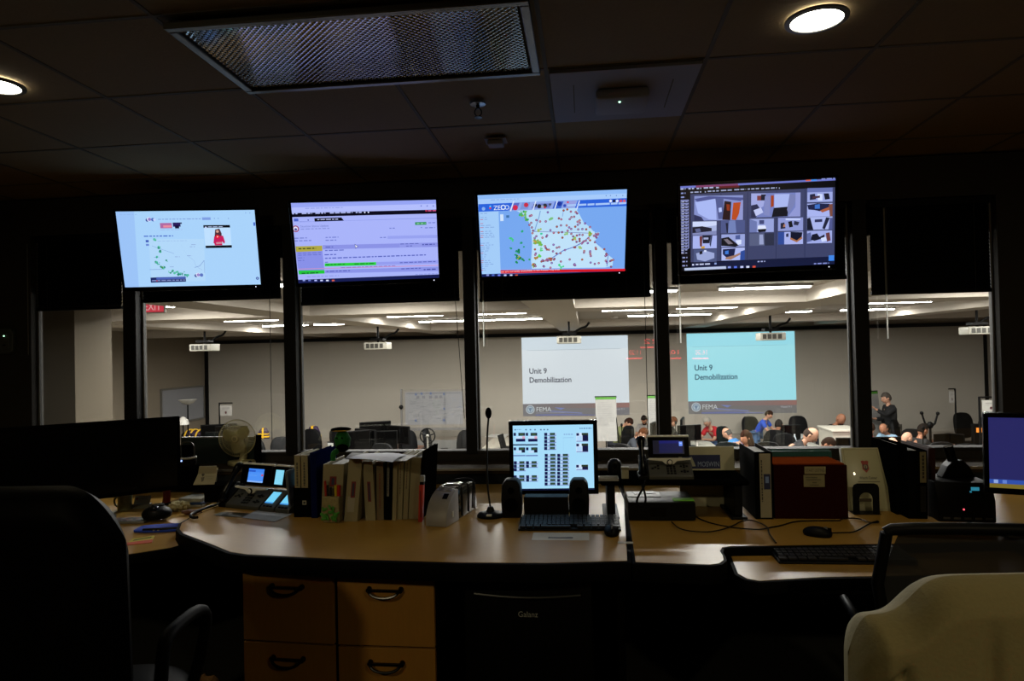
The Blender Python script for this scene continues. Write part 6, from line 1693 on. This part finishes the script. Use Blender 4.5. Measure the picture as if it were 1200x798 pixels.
CY = {856: 16., 724: 15.4, 884: 17.3, 1052: 16.8, 940: 16.9, 906: 15.1, 920: 14.2, 861: 11.9}
for px, py, rz, lab in chairs:
    p = at_z(px, py, FZ+1.17); k_ = 1.
    if px in CY: p = at_y(px, py, CY[px]); k_ = (p.z-FZ)/1.17
    if not used:
        proto.location = (p.x, p.y, FZ); proto.rotation_euler = (0, 0, rz); proto['label'] = lab; proto['group'] = 'black office chairs in the hall'; used = True
    else:
        c_ = dup(proto, (p.x, p.y, FZ), rz, lab, 'black office chairs in the hall'); c_.scale = (k_, k_, k_)

# hall monitors
def hm_proto():
    t = thing('hall_monitor', '', 'monitor')
    MB().bb(-.25, .25, 0, .04, .12, .43).build('casing', BLK, t, .006)
    MB().bb(-.235, .235, -.002, .001, .14, .415).build('dark_screen', BLKG, t)
    MB().bb(-.03, .03, .03, .06, 0, .3).bb(-.12, .12, -.04, .12, 0, .012).build('stand', BLK, t)
    return t
hp = hm_proto(); used = False
hm = [(256, 489.5, 14.2, .3, 'black monitor left of the sign stand behind the fan'), (270, 491, 13.8, -.1, 'wide black monitor just behind the top of the fan'), (440, 494, 14.8, .5, 'small black monitor highest on the brown table'), (427, 503, 13.6, -.6, 'black monitor left of the highest one on the brown table'), (447, 505, 13.5, .2, 'black monitor nearest on the brown table'), (466, 499, 14.4, -.5, 'wide black monitor angled at the right of the brown table'), (415, 505, 13.2, .7, 'black monitor behind the right side of the plush toy'),
      (769, 494, 14.7, 1.2, 'black monitor left of the fourth window post'), (801, 490, 15.35, 1.35, 'edge-on black monitor right of the fourth window post'), (808, 498, 14.75, .3, 'black monitor in front of the white-haired man'), (925, 498, 15., .1, 'black monitor on the white papers table'), (1103, 499, 14.3, .3, 'black equipment monitor right of the tripod arms'), (1119, 498, 14.3, -.9, 'black monitor beside the tall sign stand'), (1035, 512, 12.2, 0, 'low black monitor below the man in pale blue'), (1001, 513, 12.2, 0, 'black box-like monitor at the foot of the fifth window post')]
for px, py, Y, rz, lab in hm:
    p = at_y(px, py, Y)
    t = hp if not used else dup(hp, (0, 0, 0), 0, lab, None)
    z = DT
    t.location = (p.x, Y, z); t.rotation_euler = (0, 0, rz); t['label'] = lab; t['group'] = 'black monitors in the hall'
    s_ = .66 if px in (1103, 1119) else max(.6, min(1.5, (p.z-z)/.43)); t.scale = (s_, s_, s_); used = True
# small tables under monitors that have none
for (x0, x1, y0, y1, lab) in ((793, 808, 14.5, 14.58, ''),): pass
# white screens / signs
def sign(label, px0, py0, px1, py1, Y, pole=True, side=-1, c='a9a6a0'):
    a = at_y(px0, py0, Y); b = at_y(px1, py1, Y); W = b.x-a.x; H = a.z-b.z
    t = thing('stand_sign', label, 'sign', (a.x+W/2, Y, FZ), 0, 'white signs on stands in the hall')
    z0, z1 = b.z-FZ, a.z-FZ
    MB().bb(-W/2, W/2, -.01, 0, z0, z1).build('sign_board', mat('sign_white_'+c, c, .6), t)
    q = Pic(W*.8, H*.8); greek(q, .1, .2, .9, '5c5a60', .03); greek(q, .15, .36, .8, '8c8a90', .02)
    q.poly([(.42, .6), (.58, .6), (.6, .8), (.5, .92), (.4, .8)], '4c2028', True)
    q.build('sign_print', PRINT, t, (0, -.012, (z0+z1)/2))
    if pole:
        m = MB().cyl((side*(W/2+.03), .02, 0), (side*(W/2+.03), .02, z1+.06), .018).cyl((side*(W/2+.03), .02, z1+.05), (-side*W/2, .02, z1+.05), .014)
        m.build('stand_pole', BLK, t)
        MB().bb(side*(W/2+.03)-.16, side*(W/2+.03)+.16, -.12, .12, 0, .03).build('stand_base', BLK, t, .004)
sign('white sign with a small dark crest on a stand above the fan', 258, 475, 272, 487, 15.0)
sign('small white sign on a tall black stand near the brown table on the right', 1112, 458.5, 1118.5, 472, 16.1, True, 1)
sign('wide white sign with a dark crest at the right end of the hall', 1150.5, 469, 1171, 482, 12.5, True, -1, 'b9b7b0')
# paper sign on a black easel near the plush
a = at_y(383, 493, 13.4); b = at_y(392, 510, 13.4)
t = thing('easel_sign', 'tilted white notice in a black frame behind the plush toy', 'sign', ((a.x+b.x)/2, 13.4, DT), -.5)
MB().bb(-.1, .1, -.01, .02, .05, .05+(a.z-b.z)).build('frame', BLK, t, .004); MB().bb(-.085, .085, -.013, -.009, .07, .03+(a.z-b.z)).build('notice', PAPER, t); MB().bb(-.1, .1, -.05, .1, 0, .05).build('foot', BLK, t)
# laptop with a white screen
p = at_y(382, 520, 12.9)
t = thing('laptop', 'open laptop with a blank white screen left of the plush toy', 'laptop', (p.x, 12.9, DT), 0)
MB().bb(-.17, .17, -.24, 0, 0, .02).build('keyboard_deck', BLK, t, .003)
m = MB(); m.M = Matrix.Rotation(R(-8), 4, 'X'); m.bb(-.17, .17, 0, .012, .01, .26); m.build('lid', BLK, t)
m = MB(); m.M = Matrix.Rotation(R(-8), 4, 'X'); m.bb(-.15, .15, -.003, 0, .03, .24); m.build('white_screen', mat('lcd_white', 'c9c5bc', .4, emit=.75), t)

# whiteboard easel with the printed plan
Y = 15.8; a = at_y(470, 457, Y); b = at_y(548, 526, Y); W = b.x-a.x; H = a.z-b.z
t = thing('rolling_whiteboard', 'rolling whiteboard with a printed plan pinned near its top', 'whiteboard', ((a.x+b.x)/2, Y, FZ))
z1 = a.z-FZ; z0 = z1-(a.z-at_y(510, 501, Y).z)
MB().bb(-W/2, W/2, 0, .03, z0, z1).build('board', mat('wb_white', '6c675f', .7), t)
MB().bb(-W/2-.02, -W/2+.02, -.02, .05, .0, z1+.02).bb(W/2-.02, W/2+.02, -.02, .05, .0, z1+.02).bb(-W/2, W/2, -.06, .04, z0-.06, z0).build('frame', mat('wb_frame', '6c6a68', .4, .4), t)
q = Pic(W*.88, (z1-z0)*.86); q.rect(0, 0, 1, 1, '6c6c6e', True); random.seed(31)
q.rect(.02, .03, .97, .06, '55555a', True)
for i in range(60):
    x = random.uniform(.05, .7); y = random.uniform(.18, .9); q.rect(x, y, x+random.uniform(.04, .12), y+.008, random.choice(['4c4c52', '545459', '5a5a5e']), True)
for x in (.2, .3, .42, .52, .6): q.rect(x, .12, x+.05, .2, '58585e', True)
for (x, y, a1) in ((.17, .05, 1), (.16, .85, 2), (.66, .05, 3), (.65, .85, 4), (.43, .03, 1), (.66, .5, 2), (.27, .03, 1)): q.poly([(x, y), (x+.03, y-.02), (x+.045, y+.05), (x+.01, y+.06)], '3c4a6a', True)
for i in range(12):
    x = random.uniform(.74, .95); y = random.uniform(.05, .7); q.rect(x, y, x+.05, y+.01, '6c7080', True)
q.rect(.69, 0, .695, 1, '505056', True)
q.build('pinned_plan', PRINT, t, (0, -.002, (z0+z1)/2+.01))
p = at_y(469, 477, Y); MB().ball((-W/2, -.03, p.z-FZ), .05).build('clamp_knob', BLK, t, smooth=True)
MB().bb(-W/2, W/2, .02, .04, .35, z0-.3).build('lower_panel', mat('lower_grey', '5c5b58', .6), t)

# flip charts
def flip(label, px0, px1, pyt, Y, rz=0.):
    a = at_y(px0, pyt, Y); b = at_y(px1, pyt, Y); W = max(b.x-a.x, .3); zt = a.z-FZ
    t = thing('flip_chart', label, 'flip chart', ((a.x+b.x)/2, Y, FZ), rz, 'flip charts with green top bands')
    H = .95
    m = MB(); m.M = Matrix.Translation((0, 0, zt)) @ Matrix.Rotation(R(-5), 4, 'X')
    m.bb(-W/2, W/2, 0, .02, -H, 0).build('pad', mat('pad_paper', '8e8d8a', .8), t)
    m2 = Pic(W, H); m2.rect(0, 0, 1, 1, '8c8b88', True); m2.rect(0, 0, 1, .055, '3c7a1c', True)
    for k in range(11): greek(m2, .08, .12+.05*k, random.uniform(.6, .92), '77777a', .004)
    m2.k += 1; m2.build('top_page', PRINT, t, (0, -.002+H/2*math.sin(R(-5))*-1*-1, zt-H/2*math.cos(R(5))), (R(-5), 0, 0))
    l = MB()
    for s_ in (-1, 1): l.cyl((s_*W*.42, .03, zt-.02), (s_*(W*.42+.12), -.22, 0), .012)
    l.cyl((0, .05, zt-.02), (0, .6, 0), .012); l.bb(-W/2-.01, W/2+.01, .01, .04, -.02+zt, zt+.02)
    l.build('easel_legs', BLK, t)
flip('large flip chart in front of the pale slide', 697.5, 722, 465.5, 15.)
flip('flip chart partly hidden by the fourth window post', 758.5, 780, 464, 15.2)
flip('flip chart the standing man writes on', 1017, 1029, 459, 16.3, .5)

# reflective vests
def vest(label, p, w_, h_, rz=0., flat=False):
    t = thing('safety_vest', label, 'vest', p, rz, 'yellow and purple safety vests')
    PUR = mat('vest_purple', '2a1636', .7); YEL = mat('vest_yellow', 'd8a814', .6)
    if flat:
        MB().ball((0, 0, h_*.4), (w_/2, .16, h_*.5), 18, 10, lambda d, q: q*(1+.2*math.sin(8*d.x+4*d.y))).build('cloth', PUR, t, smooth=True)
        m = MB()
        for k in (-.32, -.05, .28): m.tube([(k*w_, -.17, .0), (k*w_+.03, -.1, h_*.8), (k*w_+.08, 0, h_*1.02), (k*w_+.14, .1, h_*.6)], .02, 6, 1)
        m.build('yellow_stripes', YEL, t, smooth=True)
    else:
        m = MB().prism([(-w_/2, 0), (w_/2, 0), (w_*.46, h_*.6), (w_*.25, h_), (-w_*.2, h_), (-w_*.45, h_*.6)], -.05, .05, 'Y'); m.build('cloth', PUR, t, .02, True)
        MB().bb(-w_*.1, w_*.06, -.06, .06, h_*.05, h_*1.01).bb(-w_*.5, w_*.5, -.058, .058, h_*.12, h_*.26).bb(-w_*.48, w_*.48, -.058, .058, h_*.38, h_*.5).build('yellow_stripes', YEL, t, .005)
for px, lab in ((233, 'vest bunched over the chair back above the headset charger'), (254, 'vest bunched over the chair back touching the left of the fan cage')):
    p = at_z(px, 504, FZ+1.17); vest(lab, (p.x, p.y-.22, FZ+1.02), .44, .2, 0, True)
p = at_y(590, 493, 14.8)
t = thing('laptop', 'dark laptop with its raised lid seen edge-on beside the microphone', 'laptop', (p.x, 14.8, DT), 1.35)
MB().bb(-.17, .17, -.24, 0, 0, .02).build('keyboard_deck', BLK, t, .003)
m = MB(); m.M = Matrix.Rotation(R(-14), 4, 'X'); m.bb(-.17, .17, 0, .014, .01, .3).build('lid', BLK, t)
p = at_z(309, 514, FZ+1.0); vest('vest hanging upright just right of the fan', (p.x, p.y, FZ+1.0), .24, .24, .2)
p = at_z(374, 499, FZ+1.17); vest('vest over the chair back behind the left binders', (p.x-.02, p.y-.3, FZ+.78), .36, .42, -.1)
# tripod with two arms
p = at_y(1090, 500, 14.2)
t = thing('tripod', 'black tripod stand with two raised arms at the right of the hall', 'tripod', (p.x, 14.2, DT))
hz = p.z-DT
m = MB().cyl((0, 0, 0), (0, 0, hz+.05), .022)
for s_, e in ((-1, (1080, 484)), (1, (1099, 484.5))):
    q = at_y(*e, 14.2); m.tube([(0, 0, hz), ((q.x-p.x)*.6, 0, hz+.06), (q.x-p.x, 0, q.z-DT)], [.03, .02, .018], 8).ball((q.x-p.x, 0, q.z-DT), .035)
m.ball((0, 0, hz+.03), (.06, .05, .07)).build('arms', BLK, t, smooth=True)
l = MB()
for k in range(3): l.cyl((0, 0, .15), (.2*math.cos(2.1*k), .2*math.sin(2.1*k), 0), .012)
l.build('legs', BLK, t)
# spoked stand in pane 3
p = at_y(501, 512, 13.4)
t = thing('desk_wheel_fan', 'round black spoked desk fan below the pinned plan', 'fan', (p.x, 13.4, DT))
z = p.z-DT+.02
m = MB().tube([(.15*math.cos(2*PI*i/24), 0, z+.15*math.sin(2*PI*i/24)) for i in range(25)], .014, 8)
for k in range(5): m.cyl((0, 0, z), (.15*math.cos(2*PI*k/5+.3), 0, z+.15*math.sin(2*PI*k/5+.3)), .014)
m.build('spoked_rim', BLK, t, smooth=True); MB().ball((0, 0, z), .035).cyl((0, 0, 0), (0, 0, z), .02).bb(-.1, .1, -.08, .08, 0, .02).build('stand', mat('stand_grey', '77756e', .4), t)
# orange lamp device + papers right
p = at_y(1146, 504, 14.2)
t = thing('lit_device', 'small black device with an amber light on the brown table at the right', 'device', (p.x, 14.2, DT))
z = p.z-DT
MB().bb(-.1, .1, -.04, .06, 0, z+.12).build('housing', BLK, t, .01); MB().bb(-.05, .05, -.045, -.04, z-.04, z+.05).build('amber_light', mat('amber', 'e08030', .4, emit=1.2), t)
def papers(label, pts):
    P = [at_z(x, y, DT+.006) for x, y in pts]; c = sum(P, Vector())/len(P)
    tag(MB().prism([(q.x-c.x, q.y-c.y) for q in P], 0, .006).build('paper_sheet', mat('bright_paper', 'c4c2bc', .7), None, loc=c), label, 'paper', 'white papers on the hall tables')
papers('white papers at the foot of the amber device', [(1140, 512), (1152, 509.5), (1168, 511), (1160, 514)])
papers('long white sheet near the far right window edge', [(1152, 517), (1160, 515), (1175, 517), (1168, 520)])
papers('white papers beside the royal blue shirt', [(922, 512), (930, 508), (944, 509), (940, 514)])
papers('white papers in front of the man with the shaved head', [(930, 519), (938, 515), (952, 517), (944, 522)])
papers('papers on the pale table beside the square monitor', [(568, 512), (576, 509), (596, 509), (592, 513)])
# water bottle
p = at_y(931, 505, 14.8); t = thing('water_bottle', 'clear water bottle beside the broad chair', 'bottle', (p.x, 14.8, DT))
MB().lathe([(.001, 0), (.035, 0), (.036, .14), (.02, .19), (.014, .2), (.014, .22), (.001, .22)], n=14).build('bottle_body', mat('bottle_clear', 'a5b0b8', .15, spec=.8), t, smooth=True)
MB().cyl((0, 0, .22), (0, 0, .24), .016).build('cap', mat('cap_w', 'c0c4c8', .4), t)
# cup & head at 810
p = at_y(816, 505, 14.9); t = thing('paper_cup', 'white cup in front of the white-haired man', 'cup', (p.x, 14.9, DT))
MB().lathe([(.001, 0), (.03, 0), (.042, .12), (.038, .12), (.028, .01), (.001, .01)], n=16).build('cup_body', mat('bright_paper', 'c4c2bc', .7), t, smooth=True)
# microphones on the hall tables
f0 = None
for px, py, Y, lab in ((728, 498, 14.5, 'small gooseneck microphone behind the leather chair'), (791, 482.5, 14.8, 'small gooseneck microphone right of the fourth window post'), (1081, 496, 13.5, 'small gooseneck microphone left of the tripod')):
    p = at_y(px, py, Y)
    if f0 is None:
        f0 = thing('table_microphone', lab, 'microphone', (p.x, Y, DT), group='table microphones in the hall')
        h = p.z-DT
        MB().tube([(0, 0, .0), (0, 0, h*.6), (.01, 0, h)], .009, 6, 1).lathe([(.001, 0), (.06, 0), (.05, .02), (.001, .022)], n=14).build('gooseneck', BLK, f0, smooth=True)
        MB().ball((.01, 0, h), (.025, .025, .04)).build('windscreen', BLK, f0, smooth=True)
    else: dup(f0, (p.x, Y, DT), 0, lab); 
# ================================================================== PEOPLE
def skin_mesh(name, verts, edges, m, parent, sub=2, smooth=True):
    """verts: [(co, radius)] grown with a Skin modifier"""
    me = bpy.data.meshes.new(name); me.from_pydata([v[0] for v in verts], edges, [])
    o = bpy.data.objects.new(name, me); COL.objects.link(o)
    sm = o.modifiers.new('s', 'SKIN'); ss = o.modifiers.new('u', 'SUBSURF'); ss.levels = sub; ss.render_levels = sub
    sv = me.skin_vertices[0].data
    for i, v in enumerate(verts):
        r = v[1] if isinstance(v[1], tuple) else (v[1], v[1]); sv[i].radius = r
    sv[0].use_root = True
    bpy.context.view_layer.update()
    nm = bpy.data.meshes.new_from_object(o.evaluated_get(bpy.context.evaluated_depsgraph_get()))
    bpy.data.objects.remove(o); bpy.data.meshes.remove(me)
    nm.name = name; nm.materials.clear(); nm.materials.append(m)
    for p in nm.polygons: p.use_smooth = True
    q = bpy.data.objects.new(name, nm); COL.objects.link(q); q.parent = parent
    return q
SK = {'light': mat('skin_light', 'b98a70', .6), 'tan': mat('skin_tan', 'a06c50', .6), 'brown': mat('skin_brown', '7a4a34', .6)}
EYE = mat('eye_dark', '1a1210', .4); LIP = mat('lip', '8a4c44', .6)
def person(label, px, py, yaw, shirt, hair, skin='light', pose='sit', lean=.35, nod=.35, long_hair=False, bald=False, beard=False, sleeves='short', legs='22242c', hscale=1., glasses=False, reach=.45, group=None, Y=None):
    """head-top seen at (px, py); yaw 0 faces the camera"""
    hz = .5 if pose == 'sit' else .93
    dv = lambda a: Vector((0, -math.sin(a), math.cos(a)))
    pel = Vector((0, 0, hz)); d = dv(lean)
    waist = pel+d*.16; chest = pel+d*.36; nb = pel+d*.52
    hd = dv(lean*.6+nod); neck = nb+hd*.06; hc = nb+hd*.175
    top = hc+hd*.125
    zt = FZ+top.z*hscale
    P = at_z(px, py, zt)
    if Y is not None:
        P = at_y(px, py, Y); hscale = (P.z-FZ)/top.z
    M = Matrix.Rotation(yaw, 4, 'Z')
    off = M @ (top*hscale)
    t = thing('person', label, 'person', (P.x-off.x, P.y-off.y, FZ), yaw, group)
    t.scale = (hscale,)*3
    side = Vector((1, 0, 0))
    V = []; E = []
    def add(co, r, par=None):
        V.append((tuple(co), r)); 
        if par is not None: E.append((par, len(V)-1))
        return len(V)-1
    ip = add(pel, (.13, .1)); iw = add(waist, (.115, .085), ip); ic = add(chest, (.145, .1), iw); inb = add(nb, (.06, .055), ic); ink = add(neck, (.048, .048), inb); ih = add(hc-hd*.04, (.055, .06), ink)
    joints = {}
    for s_ in (-1, 1):
        sh_ = nb+side*(.17*s_)-d*.05
        if pose == 'sit' or pose == 'lean':
            el = sh_+Vector((s_*.05, -.1-reach*.12, -.24)); ha = el+Vector((-s_*.07, -.22, .03 if pose == 'sit' else -.02))
        elif pose == 'write':
            if s_ > 0: el = sh_+Vector((.06, -.2, -.14)); ha = el+Vector((-.02, -.2, .14))
            else: el = sh_+Vector((-.06, -.02, -.27)); ha = el+Vector((.05, -.22, .02))
        else:
            el = sh_+Vector((s_*.05, .0, -.27)); ha = el+Vector((-s_*.02, -.08, -.24))
        a = add(sh_, .055, ic); b = add(el, .04, a); c = add(ha, .027, b)
        f = (ha-el).normalized(); up = Vector((0, 0, 1)); w = f.cross(up).normalized()
        pm = add(ha+f*.06, (.034, .018), c)
        for k, (o_, L_) in enumerate(((-.027, .065), (-.009, .075), (.009, .072), (.026, .055))):
            k1 = add(ha+f*.1+w*o_, .0095, pm); add(ha+f*(.1+L_*.6)+w*o_*1.1-up*.01, .0085, k1); add(ha+f*(.1+L_)+w*o_*1.1-up*.03, .0075, len(V)-1)
        th = add(ha+f*.05+w*(-s_*.035)-up*.005, .011, c); add(ha+f*.09+w*(-s_*.05)-up*.015, .009, th)
        joints[s_] = (sh_, el, ha)
        hp_ = pel+side*(.09*s_)
        if pose == 'sit':
            kn = hp_+Vector((s_*.05, -.42, .0)); an = kn+Vector((0, .03, -.4))
        else:
            kn = Vector((hp_.x+s_*.02, -.02, .5)); an = Vector((hp_.x+s_*.03, .02, .08))
        a = add(hp_, .085, ip); b = add(kn, .058, a); c = add(an, .036, b); add(an+Vector((0, -.13, -.045)), (.035, .025), c)
        joints[s_*2] = (hp_, kn, an)
    body = skin_mesh('body', V, E, SK[skin], t, 1)
    # head joined into the same body mesh
    hm_ = MB(); up = hd; fwd = (Vector((0, -1, 0))-hd*Vector((0, -1, 0)).dot(hd)).normalized(); rt2 = fwd.cross(up)
    HM = Matrix((( rt2.x, -fwd.x, up.x, hc.x), (rt2.y, -fwd.y, up.y, hc.y), (rt2.z, -fwd.z, up.z, hc.z), (0, 0, 0, 1)))
    hm_.M = HM
    def face(dd, q):
        k = 1-.2*max(0, -dd.z)**1.2*(.6+.4*abs(dd.x))
        y = q.y
        if dd.y < 0: y *= 1-.06*max(0, dd.z)
        x = q.x*k
        nose = math.exp(-((dd.x/.13)**2+((dd.z+.12)/.16)**2))*(.03 if dd.y < 0 else 0)
        brow = math.exp(-((dd.x/.5)**2+((dd.z-.18)/.08)**2))*(.005 if dd.y < 0 else 0)
        sock = math.exp(-(((abs(dd.x)-.33)/.14)**2+((dd.z-.03)/.09)**2))*(.008 if dd.y < 0 else 0)
        return Vector((x, y*(1-.03*max(0, -dd.z))-nose-brow+sock, q.z))
    hm_.ball((0, 0, 0), (.076, .098, .122), 28, 22, face)
    for s_ in (-1, 1): hm_.ball((s_*.077, .008, -.005), (.012, .02, .032), 10, 8)
    me = body.data; bm = bmesh.new(); bm.from_mesh(me)
    vv = [bm.verts.new(v) for v in hm_.v]; bm.verts.index_update()
    for f in hm_.f:
        try: ff = bm.faces.new([vv[i] for i in f]); ff.smooth = True
        except ValueError: pass
    bmesh.ops.recalc_face_normals(bm, faces=bm.faces); bm.to_mesh(me); bm.free()
    e = MB(); e.M = HM
    for s_ in (-1, 1): e.ball((s_*.03, -.086, .004), (.011, .008, .006), 8, 6)
    e.build('eyes', EYE, t, smooth=True)
    e = MB(); e.M = HM; e.ball((0, -.087, -.062), (.022, .008, .006), 10, 6); e.build('mouth', LIP, t, smooth=True)
    if glasses:
        g_ = MB(); g_.M = HM
        for s_ in (-1, 1): g_.tube([(s_*.03+.02*math.cos(a), -.1, .002+.016*math.sin(a)) for a in [2*PI*i/12 for i in range(13)]], .002, 5); g_.tube([(s_*.05, -.1, .004), (s_*.078, .0, .006)], .002, 5)
        g_.build('glasses', BLK, t)
    if hair:
        h_ = MB(); h_.M = HM; hmt = mat('hair_'+hair, hair, .9, noise=.3, scale=80, spec=.1)
        cut = -.25 if bald else .0
        def hf(dd, q):
            # hair covers the crown and back; in front it stops above the brow
            lim = .42 if dd.y < -.25 else (.05 if dd.y < .3 else -.55)
            if bald: lim_top = .25
            k = 1.0
            if dd.z < lim: k = .86
            if bald and (dd.z > .35 or dd.y < .0): k = .84
            return q*k
        h_.ball((0, .004, .006), (.086, .108, .132), 28, 24, hf)
        if long_hair:
            h_.ball((0, .06, -.08), (.098, .07, .17), 20, 14); h_.ball((0, .02, .02), (.094, .112, .135), 24, 18, hf)
            for s_ in (-1, 1): h_.ball((s_*.068, .01, -.09), (.026, .045, .14), 12, 10)
        h_.build('hair', hmt, t, smooth=True)
        if beard:
            b_ = MB(); b_.M = HM; b_.ball((0, -.035, -.085), (.062, .066, .05), 18, 12); b_.build('beard', hmt, t, smooth=True)
    # clothing
    sm_ = mat('cloth_'+shirt, shirt, .85, noise=.06, scale=30)
    V = []; E = []
    ip = add(pel-d*.04, (.16, .125)); iw = add(waist, (.145, .115), ip); ic = add(chest, (.175, .13), iw); inb = add(nb-d*.02, (.085, .08), ic)
    for s_ in (-1, 1):
        sh_, el, ha = joints[s_]
        a = add(sh_, .078, ic)
        b = add(sh_.lerp(el, .75), .062, a)
        if sleeves == 'long': b = add(el, .056, b); add(el.lerp(ha, .92), .042, b)
    skin_mesh('shirt', V, E, sm_, t, 1)
    V = []; E = []
    ip = add(pel+Vector((0, 0, .0)), (.155, .12))
    for s_ in (-1, 1):
        hp_, kn, an = joints[s_*2]; a = add(hp_, .1, ip); b = add(kn, .073, a); add(kn.lerp(an, .95), .06, b)
    skin_mesh('trousers', V, E, mat('cloth_'+legs, legs, .85), t, 1)
    s2 = MB()
    for s_ in (-1, 1):
        an = joints[s_*2][2]; s2.ball((an.x, an.y-.07, an.z-.04), (.048, .13, .045), 14, 8)
    s2.build('shoes', BLK, t, smooth=True)
    return t
W_ = PI  # yaw: 0 faces the camera, PI faces away
person('person in an olive T-shirt with short brown hair bending over the table', 741, 492, 1.0, '6c7048', '281208', lean=.45, nod=.7)
person('person with dark hair and a full beard leaning on one hand', 754, 488, -.3, '8c8884', '17110d', skin='tan', lean=.3, nod=.5, beard=True, Y=17.2)
person('person in a dark top with brown hair, head down, left of the fourth window post', 758, 503.5, .8, '2c3038', '4a2a18', lean=.6, nod=.5, sleeves='long')
person('person with auburn hair in black just right of the fourth window post', 792, 490, .9, '1c1a1c', '5a3420', lean=.45, nod=.5, sleeves='long', Y=16.2)
person('person with white hair and a bright red polo shirt', 826, 490, -.95, 'b01420', '9c968c', lean=.75, nod=.2, legs='3a5078', glasses=True)
person('person with a shaved grey head in a light blue shirt, seen from behind', 848, 502, -2.2, '3c78b4', '4a4642', bald=True, lean=.85, nod=.1)
person('person with long brown hair in a dark top turning to the left', 872, 506, -1.1, '3c3438', '2a160c', skin='tan', long_hair=True, lean=.1, nod=.2)
person('person in a royal blue polo shirt bending over the papers', 904, 482, 1.0, '1446b4', '2a1a12', pose='lean', lean=.55, nod=.3, legs='3a5a80', hscale=.82)
person('person with black hair in black, seen from behind below the royal blue shirt', 913, 492, 2.7, '141416', '15110f', skin='tan', lean=.2, nod=.3, sleeves='long', Y=15.1)
person('person with a shaved head in a black shirt bent towards the right', 957, 503, 1.2, '101012', '3a302a', bald=True, lean=.9, nod=.2, sleeves='long', Y=13.2)
person('person with dark brown hair, head bowed low beside the maroon box', 977, 515, .9, '4c4038', '241812', skin='tan', lean=.5, nod=.5, Y=12.2)
person('person with a bald head in black leaning over the white counter', 989, 486, .5, '161618', None, skin='tan', lean=.55, nod=.4, sleeves='long', Y=15.9)
person('person in a blue shirt with brown hair half hidden by the fifth window post', 1002, 490, -.9, '2474b0', '3a2a20', lean=.35, nod=.3, Y=15.0)
person('person standing in a black jacket writing on the flip chart', 1036, 460.5, -1.5, '131315', '4a443e', pose='write', lean=.08, nod=.3, sleeves='long', legs='3c3830')
person('person in a red shirt beside the right side of the fifth window post', 1022, 497, .4, 'c01c20', '2a1c14', lean=.35, nod=.5, Y=13.3)
person('person in a pale blue shirt with cropped grey hair', 1033, 497.5, -.9, '8fb0c8', '352e28', skin='tan', lean=.4, nod=.45, bald=True, Y=14.7)
person('person with only a bald crown showing above the windowsill', 1045, 513, 2.9, '26262a', None, lean=.35, nod=.3, Y=11.3)
person('person with a bald pink head in a navy shirt near the window', 1066, 507, 2.0, '1c2434', None, lean=.4, nod=.4, sleeves='long')
person('person with dark hair and a black shirt behind the bald heads', 1084, 497, 1.9, '141414', '1c1612', skin='tan', lean=.25, nod=.3, sleeves='long')

# ------------------------------------------------------------------ world and view
wd = bpy.data.worlds.new('world'); sc.world = wd; wd.use_nodes = True
wd.node_tree.nodes['Background'].inputs[0].default_value = (0, 0, 0, 1)
wd.node_tree.nodes['Background'].inputs[1].default_value = 0
sc.view_settings.view_transform = 'Standard'
sc.view_settings.look = 'None'
sc.view_settings.exposure = 0.0
sc.view_settings.gamma = 1.0
sc.view_settings.use_curve_mapping = False
sc.cycles.max_bounces = 6
sc.cycles.diffuse_bounces = 3
sc.cycles.glossy_bounces = 3
sc.cycles.transparent_max_bounces = 8
sc.cycles.sample_clamp_indirect = 4.0
sc.cycles.caustics_reflective = False
sc.cycles.caustics_refractive = False
